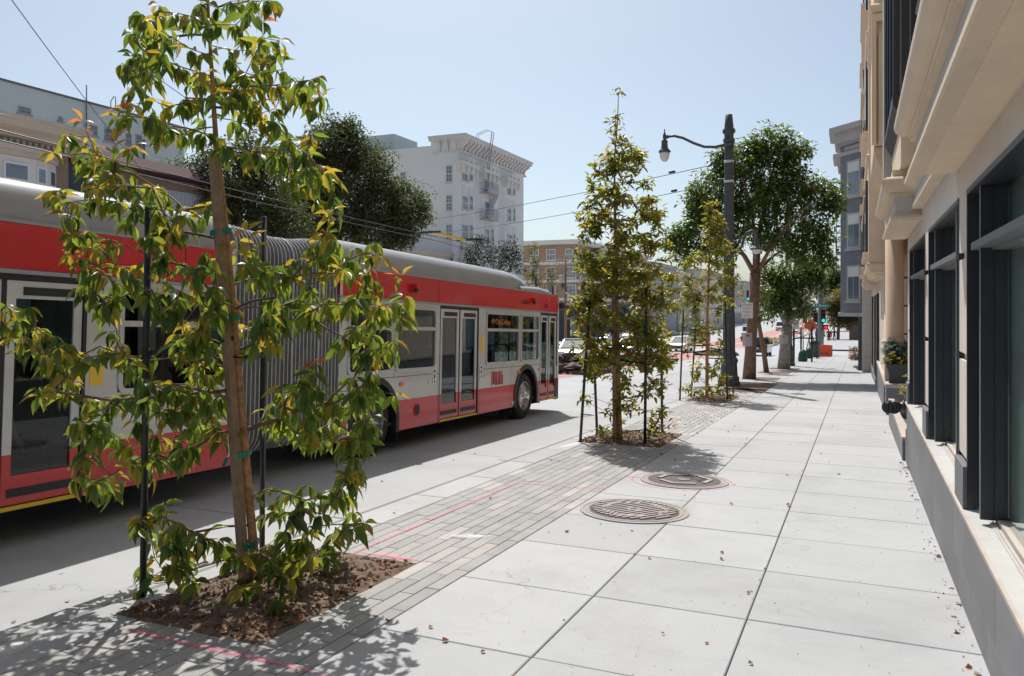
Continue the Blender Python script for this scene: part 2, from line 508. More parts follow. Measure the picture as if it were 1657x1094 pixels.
# planted median beyond the crossing, with its kerb
mb = MB()
for y0 in range(96, 180, 6):
    mb.add([(-10.6, y0, g(y0) - 0.16), (-9.4, y0, g(y0) - 0.16), (-9.4, y0 + 6, g(y0 + 6) - 0.16), (-10.6, y0 + 6, g(y0 + 6) - 0.16),
            (-10.6, y0, g(y0) + 0.02), (-9.4, y0, g(y0) + 0.02), (-9.4, y0 + 6, g(y0 + 6) + 0.02), (-10.6, y0 + 6, g(y0 + 6) + 0.02)],
           [(4, 5, 6, 7), (0, 1, 5, 4), (1, 2, 6, 5), (3, 0, 4, 7), (2, 3, 7, 6)])
mb.build('median', MT['kerb'], kind='structure')
# dashed lane line, crossing bars and stop line
mb = MB()
for y in range(20, 78, 9):
    mb.add([(-9.3, y, g(y) - 0.144), (-9.17, y, g(y) - 0.144), (-9.17, y + 3, g(y + 3) - 0.144), (-9.3, y + 3, g(y + 3) - 0.144)], [(0, 1, 2, 3)])
for y in range(96, 240, 9):
    mb.add([(-7.6, y, g(y) - 0.144), (-7.45, y, g(y) - 0.144), (-7.45, y + 3, g(y + 3) - 0.144), (-7.6, y + 3, g(y + 3) - 0.144)], [(0, 1, 2, 3)])
for y in (75.2, 78.0, 91.6, 94.4):
    mb.add([(-32, y, g(y) - 0.144), (K0, y, g(y) - 0.144), (K0, y + 0.3, g(y + 0.3) - 0.144), (-32, y + 0.3, g(y + 0.3) - 0.144)], [(0, 1, 2, 3)])
mb.build('road_marking', MT['white_paint'], kind='structure')

# opposite sidewalk
strip('far_sidewalk', -37.2, -32.45, [-40, 0, 40, 79], 0.0, MT['walk'])
strip('far_sidewalk', -37.2, -32.45, [91] + [y for y in YS_ALL if 91 < y < 620], 0.0, MT['walk'])
mb = MB()
for a, b in ((-40, 79), (91, 245)):
    mb.add([(-32.45, a, g(a) - 0.2), (-32.3, a, g(a) - 0.2), (-32.3, b, g(b) - 0.2), (-32.45, b, g(b) - 0.2),
            (-32.45, a, g(a) + .003), (-32.3, a, g(a)), (-32.3, b, g(b)), (-32.45, b, g(b) + .003)], [(4, 5, 6, 7), (0, 1, 5, 4), (1, 2, 6, 5), (2, 3, 7, 6), (3, 0, 4, 7)])
mb.build('far_kerb', MT['kerb'], kind='structure')

# near sidewalk: bed, slabs, pavers, kerb
walk = strip('sidewalk', K0 + 0.02, 6.0, [-20, 0, 30, 79], -0.035, MT['joint'])
xsw = [0.62, -0.598, -1.555, -2.50]
PIT1 = (-3.98, -2.95, 3.36, 4.98); PIT2 = (-3.98, -2.68, 11.66, 13.35); PIT3 = (-3.98, -2.90, 20.0, 22.3)
slab_me = {}
for k in range(3):
    a, b = xsw[k + 1], xsw[k]
    mb = MB(); mb.chbox(a + 0.004, (b - 0.004) if k else 0.9, 0.004, 1.056, -0.08, 0, 0.005)
    slab_me[k] = mb.mesh('slab', MT['walk'])
rs = random.Random(4)
for j in range(-5, 24):
    y = 3.83 + 1.06 * j
    for k in range(3):
        o = link('slab', slab_me[k], walk, (0, y, g(y) + rs.uniform(-0.0012, 0.0012)))
        o.rotation_euler = (ATS + rs.uniform(-0.0006, 0.0006), rs.uniform(-0.0008, 0.0008), 0)
# beyond: the same slabs joined
mb = MB()
y = 3.83 + 1.06 * 24
xfar = [0.9, -0.598, -1.555, -2.50, -3.35, -4.17]
y_start = y
while y < 78:
    for k in range(5):
        a, b = xfar[k + 1], xfar[k]
        mb.box(a + 0.006, b - 0.006, y + 0.006, min(y + 1.054, 79), -0.06, 0.0, 0, SLOPE)
    y += 1.06
mb.build('slab', MT['walk'], walk, kind='stuff')
strip('sidewalk', K0, 6.0, [91.2] + [yy for yy in YS_ALL if 91.5 < yy < 620], 0.0, MT['walk'])
strip('sidewalk', 1.0, 6.0, [-20, 0, 79], -0.02, MT['walk'])
mb = MB()
for a, b in ((91.2, 245),):
    n = 20
    for i in range(n):
        p, q = a + (b - a) * i / n, a + (b - a) * (i + 1) / n
        mb.add([(K0 - 0.15, p, g(p) - 0.2), (K0, p, g(p) - 0.2), (K0, q, g(q) - 0.2), (K0 - 0.15, q, g(q) - 0.2),
                (K0 - 0.15, p, g(p) + 0.004), (K0, p, g(p) + 0.004), (K0, q, g(q) + 0.004), (K0 - 0.15, q, g(q) + 0.004)], [(4, 5, 6, 7), (3, 0, 4, 7), (0, 1, 5, 4)])
mb.build('kerb', MT['kerb'], kind='structure')

# kerb band of concrete slabs
kb = MB(); kb.chbox(-4.172, -3.815, 0.005, 1.195, -0.2, 0, 0.008)
kerb_me = kb.mesh('kerb_slab', MT['walk'])
kerb = strip('kerb', K0 + 0.01, -3.81, [-6, 10, 30, 79], -0.04, MT['joint'])
for j in range(-4, 20):
    y = 3.5 + 1.2 * j
    o = link('kerb_slab', kerb_me, kerb, (0, y, g(y) + rs.uniform(-0.001, 0.001))); o.rotation_euler = (ATS, 0, 0)
kb = MB(); kb.chbox(K0, -4.188, 0.004, 3.596, -0.22, 0, 0.02)
stone_me = kb.mesh('kerb_stone', MT['kerb'])
for j in range(-2, 22):
    y = 2.3 + 3.6 * j
    if y > 76: break
    o = link('kerb_stone', stone_me, kerb, (0, y, g(y) + rs.uniform(-0.002, 0.002))); o.rotation_euler = (ATS, 0, 0)
mb = MB()
y = 27.5
while y < 79:
    mb.box(-4.172, -4.05, y + 0.006, min(y + 1.194, 79), -0.2, 0.004, 0, SLOPE); y += 1.2
mb.build('kerb_slab', MT['kerb'], kerb, kind='stuff')

# paver band: long narrow units in running bond, mostly grey with scattered pale ones
def paver_mat():
    m, nt, b = _nt('paver_concrete')
    ge = nt.nodes.new('ShaderNodeNewGeometry'); oi = nt.nodes.new('ShaderNodeObjectInfo')
    ad = nt.nodes.new('ShaderNodeMath'); ad.operation = 'ADD'
    nt.links.new(ge.outputs['Random Per Island'], ad.inputs[0]); nt.links.new(oi.outputs['Random'], ad.inputs[1])
    fr = nt.nodes.new('ShaderNodeMath'); fr.operation = 'FRACT'; nt.links.new(ad.outputs[0], fr.inputs[0])
    c = ramp(nt, fr.outputs[0], [(0, (0.30, 0.297, 0.292)), (0.22, (0.335, 0.330, 0.324)), (0.45, (0.318, 0.315, 0.31)), (0.68, (0.345, 0.335, 0.322)), (0.85, (0.42, 0.40, 0.375)), (0.94, (0.375, 0.355, 0.335))], 'CONSTANT')
    f = noise(nt, ge.outputs['Position'], 3.0, 5, 0.6)
    c = mix(nt, c, ramp(nt, f, [(0.3, (0.86, 0.86, 0.86)), (0.7, (1.1, 1.1, 1.1))]), 0.8, 'MULTIPLY')
    fi = noise(nt, ge.outputs['Position'], 240, 2, 0.7)
    c = mix(nt, c, ramp(nt, fi, [(0.3, (0.78,) * 3), (0.7, (1.15,) * 3)]), 0.7, 'MULTIPLY')
    nt.links.new(c, b.inputs['Base Color']); b.inputs['Roughness'].default_value = 0.85
    b.inputs['Specular IOR Level'].default_value = 0.3
    bump(nt, b, fi, 0.3, 0.002)
    return m
MT['paver'] = paver_mat()
PW = 1.3 / 12; PL = 0.44
def in_pit(x, y):
    for a, b, c, d in (PIT1, PIT2, PIT3):
        if a - 0.9 < x < b and c < y < d: return True
    return False
pav = strip('paver_band', -3.80, -2.50, [-3, 12, 24], -0.03, MT['joint'])
pav_me = {}
def paver_mesh(n):
    if n not in pav_me:
        mb = MB(); mb.chbox(0.003, PW - 0.003, 0.003, n - 0.003, -0.06, 0, 0.003)
        pav_me[n] = mb.mesh('paver', MT['paver'])
    return pav_me[n]
cand = []; rp = random.Random(9)
for r in range(12):
    x = -3.80 + r * PW
    y = -2.2 + rp.uniform(0, PL)
    while y < 23.6:
        Lp = PL
        y0, y1 = y, y + Lp
        # cut at pit edges
        for a, b, c, d in (PIT1, PIT2, PIT3):
            if a - 0.9 < x + PW / 2 < b - 0.01:
                if y0 < c < y1: y1 = c
                elif c <= y0 < d and y1 > d: y0 = d
        ok = True
        for a, b, c, d in (PIT1, PIT2, PIT3):
            if a - 0.9 < x + PW / 2 < b - 0.01 and y0 >= c - 1e-6 and y1 <= d + 1e-6: ok = False
        if ok and y1 - y0 > 0.05: cand.append((x, y0, round(y1 - y0, 2)))
        y += Lp
near = sorted([c for c in cand if c[1] > 1.7], key=lambda c: c[1])
single = set(near[:300])
mb = MB(); rz = random.Random(3)
for c in cand:
    x, y, Lp = c; dz = rz.uniform(-0.0016, 0.0012)
    if c in single:
        o = link('paver', paver_mesh(Lp), pav, (x, y, g(y) + dz)); o.rotation_euler = (ATS, rz.uniform(-0.004, 0.004), 0)
    else:
        mb.chbox(x + 0.003, x + PW - 0.003, y + 0.003, y + Lp - 0.003, g(y + Lp / 2) - 0.06, g(y + Lp / 2) + dz, 0.003)
mb.build('paver', MT['paver'], pav, kind='stuff')

# ------------------------------------------------------------------ spray paint marks (thin, patchy)
def spray(name, col, thr=0.42, soft=0.18, sc=26):
    m, nt, b = _nt(name)
    b.inputs['Base Color'].default_value = (*col, 1); b.inputs['Roughness'].default_value = 0.8
    ge = nt.nodes.new('ShaderNodeNewGeometry')
    f = noise(nt, ge.outputs['Position'], sc, 6, 0.7)
    uv = nt.nodes.new('ShaderNodeUVMap'); sep = nt.nodes.new('ShaderNodeSeparateXYZ'); nt.links.new(uv.outputs[0], sep.inputs[0])
    # fade to the edges (v across)
    m1 = nt.nodes.new('ShaderNodeMath'); m1.operation = 'ADD'; nt.links.new(f, m1.inputs[0]); nt.links.new(sep.outputs[1], m1.inputs[1])
    a = ramp_f(nt, m1.outputs[0], thr, thr + soft + 0.25, 0.85)
    nt.links.new(a, b.inputs['Alpha'])
    return m
MT['pink'] = spray('pink_marking_paint', (0.80, 0.20, 0.30), 0.55, 0.32)
MT['white_spray'] = spray('white_marking_paint', (0.80, 0.80, 0.79), 0.60, 0.25, 14)
def paint_strip(name, pts, width, mat, off=0.005):
    """a strip along ground points (x,y) with uv v peaking in the middle"""
    vs = []; fs = []; uvs = []
    P = [Vector((p[0], p[1], 0)) for p in pts]
    Q = []
    for i in range(len(P) - 1):
        n = max(1, int((P[i + 1] - P[i]).length / 0.15))
        for k in range(n): Q.append(P[i].lerp(P[i + 1], k / n))
    Q.append(P[-1])
    for i, p in enumerate(Q):
        d = (Q[min(i + 1, len(Q) - 1)] - Q[max(0, i - 1)]).normalized(); nn = Vector((-d.y, d.x, 0))
        e = 0.0 if 0 < i < len(Q) - 1 else -0.5
        for s, v in ((-1, -0.3), (0, 0.45), (1, -0.3)):
            q = p + nn * s * width / 2
            vs.append((q.x, q.y, g(q.y) + off)); uvs.append((i, v + e * 0.4))
    for i in range(len(Q) - 1):
        for k in range(2):
            fs.append((3 * i + k, 3 * i + k + 1, 3 * i + k + 4, 3 * i + k + 3))
    mb = MB(); mb.add(vs, fs)
    me = bpy.data.meshes.new(name); me.from_pydata(mb.v, [], mb.f); me.materials.append(mat)
    ul = me.uv_layers.new(name='UVMap')
    for lp in me.loops: ul.data[lp.index].uv = uvs[lp.vertex_index]
    return link(name, me, kind='structure')
paint_strip('spray_paint_line', [(-3.50, 4.95), (-3.49, 6.4), (-3.48, 8.14), (-2.42, 8.30)], 0.075, MT['pink'])
paint_strip('spray_paint_line', [(-3.78, 3.20), (-3.3, 3.19), (-2.64, 3.20), (-2.36, 3.18)], 0.10, MT['pink'])
paint_strip('spray_paint_patch', [(-3.45, 5.06), (-2.9, 5.07)], 0.17, MT['pink'], 0.0055)
paint_strip('spray_paint_patch', [(-3.1, 5.75), (-2.75, 5.95)], 0.42, MT['white_spray'])
paint_strip('spray_paint_patch', [(-4.1, 2.2), (-4.02, 3.2)], 0.4, MT['white_spray'])
paint_strip('spray_paint_patch', [(-3.95, 10.9), (-3.9, 11.6)], 0.45, MT['white_spray'])
ring = [(-1.85 + 0.565 * math.cos(a * math.pi / 16), 9.17 + 0.57 * math.sin(a * math.pi / 16)) for a in range(33)]
paint_strip('spray_paint_ring', ring, 0.06, MT['pink'])
# ================================================================== tree tools
def leaf_template(L=1.0, W=0.42, fold=0.14, droop=0.35, tip=1.0, seg=5):
    """a pointed leaf along +y, folded along its midrib and curving down"""
    ts = [0, 0.12, 0.32, 0.58, 0.82, 1.0] if seg == 5 else ([0, 0.35, 0.75, 1.0] if seg == 3 else [0, 0.5, 1.0])
    wp = {0: 0.0, 0.12: 0.5, 0.32: 0.95, 0.58: 0.9, 0.82: 0.38, 1.0: 0.0, 0.35: 0.95, 0.75: 0.6, 0.5: 1.0}
    v = []; f = []
    for t in ts:
        y = L * t * (1 - 0.12 * droop * t); z = -droop * L * t * t * 0.6
        wd = wp[t] * W * L / 2
        if t in (0, 1.0): v.append((0, y, z))
        else: v += [(-wd, y, z + fold * wd * 1.6), (0, y, z), (wd, y, z + fold * wd * 1.6)]
    n = len(ts)
    idx = [[0]] ; k = 1
    for t in ts[1:-1]: idx.append([k, k + 1, k + 2]); k += 3
    idx.append([k])
    f += [(idx[0][0], idx[1][1], idx[1][0]), (idx[0][0], idx[1][2], idx[1][1])]
    for i in range(1, n - 2):
        a, b = idx[i], idx[i + 1]
        f += [(a[0], a[1], b[1], b[0]), (a[1], a[2], b[2], b[1])]
    a = idx[-2]
    f += [(a[0], a[1], idx[-1][0]), (a[1], a[2], idx[-1][0])]
    return np.array(v, float), f
def frame(d, roll):
    """rotation matrix with local +y along d, rolled about it; local z roughly up"""
    d = Vector(d).normalized()
    up = Vector((0, 0, 1))
    s = d.cross(up)
    if s.length < 1e-3: s = Vector((1, 0, 0))
    s.normalize(); u = s.cross(d).normalized()
    m = Matrix((s, d, u)).transposed()
    return m @ Matrix.Rotation(roll, 3, 'Y')
def leaves_mesh(name, tmpl, mats3, locs, scales, mat, smooth=True):
    V, Fs = tmpl
    n = len(locs)
    A = np.array([np.array(m) for m in mats3]) * np.array(scales)[:, None, None]
    P = np.einsum('nij,kj->nki', A, V) + np.array(locs)[:, None, :]
    me = bpy.data.meshes.new(name)
    k = len(V)
    tot = [len(f) for f in Fs]
    me.vertices.add(n * k); me.vertices.foreach_set('co', P.reshape(-1))
    flat = np.array([i for f in Fs for i in f])
    loops = (flat[None, :] + (np.arange(n) * k)[:, None]).reshape(-1)
    me.loops.add(len(loops)); me.loops.foreach_set('vertex_index', loops.astype(np.int32))
    nt_ = np.tile(np.array(tot), n)
    st = np.concatenate([[0], np.cumsum(nt_)[:-1]])
    me.polygons.add(len(nt_)); me.polygons.foreach_set('loop_start', st.astype(np.int32))
    me.polygons.foreach_set('use_smooth', np.ones(len(nt_), bool) if smooth else np.zeros(len(nt_), bool))
    me.update(calc_edges=True); me.validate()
    me.materials.append(mat)
    return me
def grow(nodes, targets, rnd, bend=0.15, stepmax=0.5, trunk_pen=0.35, radk=0.0028, rmin=0.0022, out_pref=0.0, zup=0.0):
    """nodes: list of (pos, parent, plen); links every target to the nearest suitable node.
    Returns the branch polylines with radii."""
    pos = [Vector(p) for p, _, _ in nodes]; par = [q for _, q, _ in nodes]; pl = [l for _, _, l in nodes]
    nt = len(nodes)
    order = sorted(range(len(targets)), key=lambda i: min((Vector(targets[i]) - p).length for p in pos[:nt]))
    tips = [None] * len(targets)
    for i in order:
        t = Vector(targets[i])
        best = None; bc = 1e9
        for k, p in enumerate(pos):
            d = (t - p).length
            if d < 1e-4: continue
            c = d + trunk_pen * pl[k]
            dz = t.z - p.z
            c += max(0, -dz) * 0.5 + max(0, dz - d * 0.8) * 0.2
            if c < bc: bc = c; best = k
        p = pos[best]; d = (t - p).length
        n = max(1, int(math.ceil(d / stepmax)))
        last = best
        off = Vector((rnd.uniform(-1, 1), rnd.uniform(-1, 1), rnd.uniform(-0.2, 0.8) + zup)) * d * bend
        for s in range(1, n + 1):
            u = s / n
            q = p.lerp(t, u) + off * math.sin(math.pi * u) * (1 if n > 1 else 0)
            pos.append(q); par.append(last); pl.append(pl[last] + (q - pos[last]).length)
            last = len(pos) - 1
        tips[i] = last
    # descendants
    cnt = [0] * len(pos)
    for t in tips:
        k = t
        while k is not None and k >= 0:
            cnt[k] += 1; k = par[k]
    segs = []
    rad = [max(rmin, radk * math.sqrt(c + 0.2)) for c in cnt]
    ch = {}
    for k in range(nt, len(pos)): ch.setdefault(par[k], []).append(k)
    done = set()
    for k in range(nt, len(pos)):
        if k in done: continue
        a = par[k]
        if a >= nt and ch[a][0] == k: continue   # continues an earlier chain
        path = [a, k]; done.add(k)
        while path[-1] in ch:
            nx = ch[path[-1]][0]; path.append(nx); done.add(nx)
        rr = [min(rad[q], rad[k]) for q in path]; rr[0] = rad[k]
        segs.append(([pos[q] for q in path], rr))
    return segs, [pos[t] for t in tips], [(pos[t] - pos[par[t]]).normalized() for t in tips]
def crown_leaves(tips, dirs, rnd, per=20, rad=0.3, size=(0.1, 0.16), droop=(-0.9, 0.4), flat=1.0, up_bias=0.0):
    mats, locs, sc = [], [], []
    for p, d in zip(tips, dirs):
        n = max(1, int(per * rnd.uniform(0.6, 1.4)))
        for _ in range(n):
            v = Vector((rnd.gauss(0, 1), rnd.gauss(0, 1), rnd.gauss(0, 1) * flat))
            v.normalize(); v *= rad * rnd.random() ** 0.5
            q = p + v
            a = rnd.uniform(0, 2 * math.pi); el = rnd.uniform(*droop)
            dd = Vector((math.cos(a), math.sin(a), math.tan(max(-1.3, min(1.3, el))))) + v.normalized() * 0.8
            mats.append(frame(dd, rnd.uniform(-0.7, 0.7))); locs.append(tuple(q)); sc.append(rnd.uniform(*size))
    return mats, locs, sc
def branch_mesh(segs, mb=None, n=6, m=0):
    mb = mb or MB()
    for pts, rr in segs:
        if len(pts) >= 2: mb.tube(pts, rr, n, m, cap=False)
    return mb
G_NEAR = ([(0.030, 0.070, 0.020), (0.045, 0.095, 0.022), (0.060, 0.110, 0.026), (0.038, 0.080, 0.030), (0.085, 0.115, 0.025), (0.055, 0.10, 0.03)],
          [(0.10, 0.19, 0.03), (0.22, 0.33, 0.03), (0.42, 0.50, 0.05), (0.12, 0.22, 0.03), (0.46, 0.46, 0.05), (0.16, 0.27, 0.03)])
MT['leaf'] = leaf_mat('green_leaf', *G_NEAR, rough=0.36, tw=0.52, spec=0.5)
MT['leaf_yellow'] = leaf_mat('yellow_green_leaf', [(0.16, 0.17, 0.03), (0.20, 0.19, 0.03), (0.24, 0.19, 0.035)], [(0.60, 0.50, 0.05), (0.62, 0.46, 0.05), (0.60, 0.38, 0.04)], 0.35, 0.5)
MT['leaf_young'] = leaf_mat('orange_young_leaf', [(0.30, 0.12, 0.05), (0.36, 0.10, 0.06), (0.30, 0.17, 0.05)], [(0.72, 0.27, 0.06), (0.70, 0.20, 0.08), (0.70, 0.36, 0.06)], 0.35, 0.5)
MT['leaf_mid'] = leaf_mat('mid_leaf', [(0.052, 0.092, 0.022), (0.075, 0.120, 0.026), (0.085, 0.125, 0.024), (0.045, 0.08, 0.02), (0.11, 0.12, 0.024)],
                          [(0.26, 0.33, 0.03), (0.40, 0.44, 0.04), (0.54, 0.50, 0.05), (0.30, 0.36, 0.03), (0.58, 0.38, 0.04)], 0.35, 0.48)
MT['leaf_dark'] = leaf_mat('dark_glossy_leaf', [(0.036, 0.066, 0.020), (0.052, 0.090, 0.026), (0.068, 0.108, 0.03), (0.09, 0.125, 0.034)],
                           [(0.12, 0.22, 0.02), (0.20, 0.32, 0.03), (0.28, 0.40, 0.04), (0.32, 0.40, 0.04)], 0.35, 0.3)
MT['leaf_oak'] = leaf_mat('evergreen_leaf', [(0.050, 0.070, 0.030), (0.075, 0.095, 0.038), (0.10, 0.115, 0.045), (0.13, 0.135, 0.06)],
                          [(0.10, 0.15, 0.03), (0.16, 0.21, 0.04), (0.22, 0.25, 0.05), (0.24, 0.25, 0.05)], 0.75, 0.25, 0.15)
MT['leaf_olive'] = leaf_mat('olive_leaf', [(0.06, 0.075, 0.02), (0.10, 0.10, 0.025), (0.13, 0.11, 0.03), (0.07, 0.08, 0.025)],
                            [(0.26, 0.28, 0.04), (0.36, 0.30, 0.04), (0.40, 0.28, 0.04), (0.26, 0.26, 0.04)], 0.55, 0.35)
# ================================================================== the near sapling in its soil pit
def soil_mat():
    m, nt, b = _nt('garden_soil')
    ge = nt.nodes.new('ShaderNodeNewGeometry'); co = ge.outputs['Position']
    f = noise(nt, co, 9, 8, 0.7)
    c = ramp(nt, f, [(0.25, (0.085, 0.058, 0.043)), (0.5, (0.175, 0.125, 0.095)), (0.75, (0.27, 0.205, 0.16))])
    f2 = noise(nt, co, 90, 4, 0.7)
    c = mix(nt, c, ramp(nt, f2, [(0.3, (0.6, 0.6, 0.6)), (0.7, (1.3, 1.3, 1.3))]), 0.8, 'MULTIPLY')
    nt.links.new(c, b.inputs['Base Color']); b.inputs['Roughness'].default_value = 0.95
    b.inputs['Specular IOR Level'].default_value = 0.15
    bump(nt, b, f2, 0.8, 0.012)
    return m
MT['soil'] = soil_mat()
MT['dry_leaf'] = leaf_mat('dry_leaf', [(0.22, 0.12, 0.06), (0.30, 0.19, 0.11), (0.40, 0.28, 0.18), (0.30, 0.11, 0.05), (0.16, 0.09, 0.05)],
                          [(0.3, 0.14, 0.05), (0.36, 0.2, 0.08), (0.4, 0.25, 0.12), (0.4, 0.13, 0.05), (0.2, 0.1, 0.04)], 0.8, 0.25)
import mathutils.noise as mn
def soil(pit, mound=0.06, seed=0, res=0.035, spill=0.05):
    x0, x1, y0, y1 = pit
    nx = int((x1 - x0 + 2 * spill) / res); ny = int((y1 - y0 + 2 * spill) / res)
    vs = []; fs = []
    for j in range(ny + 1):
        for i in range(nx + 1):
            x = x0 - spill + (x1 - x0 + 2 * spill) * i / nx; y = y0 - spill + (y1 - y0 + 2 * spill) * j / ny
            e = min(x - x0, x1 - x, y - y0, y1 - y)
            n1 = mn.fractal(Vector((x * 5 + seed, y * 5, 0.3)), 0.9, 2.1, 5)
            n2 = mn.fractal(Vector((x * 19 + seed, y * 19, 2.3)), 0.8, 2.2, 3)
            n3 = mn.noise(Vector((x * 7 + seed, y * 7, 5.1)))
            h = 0.002 + mound * max(0, min(1, e / 0.35)) + (0.022 * n1 + 0.014 * n2) * max(0.0, min(1, (e + spill) / 0.12))
            if e < 0.02: h = 0.004 + min(0, (e + 0.02 + 0.035 * n3)) * 0.9 + 0.004 * n2
            vs.append((x, y, g(y) + h))
    for j in range(ny):
        for i in range(nx):
            a = j * (nx + 1) + i
            fs.append((a, a + 1, a + nx + 2, a + nx + 1))
    mb = MB(); mb.add(vs, fs, 0, True)
    return mb.build('soil', MT['soil'], kind='stuff')
soil(PIT1, 0.05, 0)
soil(PIT2, 0.03, 7, 0.05)
soil(PIT3, 0.02, 13, 0.08)
# clods, chips and dead leaves lying on the soil: nobody could count them
def litter(pit, n, seed, rim=0.7, size=(0.025, 0.075)):
    rn = random.Random(seed); x0, x1, y0, y1 = pit
    mats, locs, sc = [], [], []
    for _ in range(n):
        if rn.random() < rim:
            s = rn.random()
            x = x1 - abs(rn.gauss(0, 0.09)) if s < 0.5 else rn.uniform(x0, x1)
            y = rn.uniform(y0, y1) if s < 0.5 else y0 + abs(rn.gauss(0.03, 0.09))
        else: x = rn.uniform(x0, x1); y = rn.uniform(y0, y1)
        if not (x0 < x < x1 + .02 and y0 - .02 < y < y1): continue
        e = min(x - x0, x1 - x, y - y0, y1 - y)
        mats.append(frame((rn.gauss(0, 1), rn.gauss(0, 1), rn.uniform(-0.25, 0.4)), rn.uniform(-1.2, 1.2)))
        locs.append((x, y, g(y) + 0.018 + 0.05 * max(0, min(1, e / 0.35)))); sc.append(rn.uniform(*size))
    me = leaves_mesh('leaf_litter', leaf_template(1, 0.7, 0.35, 0.5, seg=3), mats, locs, sc, MT['dry_leaf'], False)
    return link('leaf_litter', me, kind='stuff')
litter(PIT1, 210, 5, 0.75, (0.02, 0.06)); litter(PIT2, 150, 6, 0.4, (0.02, 0.05)); litter(PIT3, 200, 8, 0.3, (0.03, 0.06))
def clods(pit, n, seed, size=(0.01, 0.035)):
    rn = random.Random(seed); x0, x1, y0, y1 = pit; mb = MB()
    for _ in range(n):
        x = rn.uniform(x0 + .02, x1 - .01); y = rn.uniform(y0 + .01, y1 - .02); r = rn.uniform(*size) * (1 if rn.random() < .85 else 1.7)
        e = min(x - x0, x1 - x, y - y0, y1 - y); z = g(y) + 0.01 + 0.05 * max(0, min(1, e / 0.35))
        P = [(x + r * rn.uniform(.6, 1.2), y, z), (x - r * rn.uniform(.6, 1.2), y, z), (x, y + r * rn.uniform(.6, 1.2), z), (x, y - r * rn.uniform(.6, 1.2), z), (x + rn.uniform(-.3, .3) * r, y, z + r * rn.uniform(.5, 1.0)), (x, y, z - r)]
        mb.add(P, [(0, 2, 4), (2, 1, 4), (1, 3, 4), (3, 0, 4), (2, 0, 5), (1, 2, 5), (3, 1, 5), (0, 3, 5)])
    return mb.build('soil_clods', MT['soil'], kind='stuff')
clods(PIT1, 1500, 3, (0.004, 0.016)); clods(PIT2, 400, 4, (0.008, 0.02))

rt = random.Random(21)
DZ = 5.19                                        # distance of the trunk along the view
base = on_ground(414, 951)
tree = thing('street_tree', 'nearest young street tree, its drooping pointed leaves in front of the red and grey bus', 'tree', base, group='young staked street trees by the kerb')
trunk_px = [(414, 957, 13.5), (412, 905, 11), (407, 850, 10), (401, 780, 9.5), (396, 720, 9.2), (390, 650, 8.8), (385, 590, 8.5), (379, 520, 8), (374, 460, 7.6), (367, 390, 7.2), (361, 330, 6.8), (356, 280, 6.4), (350, 235, 6), (347, 190, 5.5), (344, 140, 4.8), (341, 90, 4.2), (338, 40, 3.6), (336, -10, 3), (334, -60, 2.2), (332, -110, 1.4)]
TP = [at_depth(px, py, DZ) for px, py, r in trunk_px]
TR = [r * DZ / F * 0.72 for _, _, r in trunk_px]
TP[0] = TP[0] + Vector((0, 0, -0.05))
mb = MB(); mb.tube(TP, TR, 12)
mb.build('trunk', MT['bark_young'], tree, world=True)
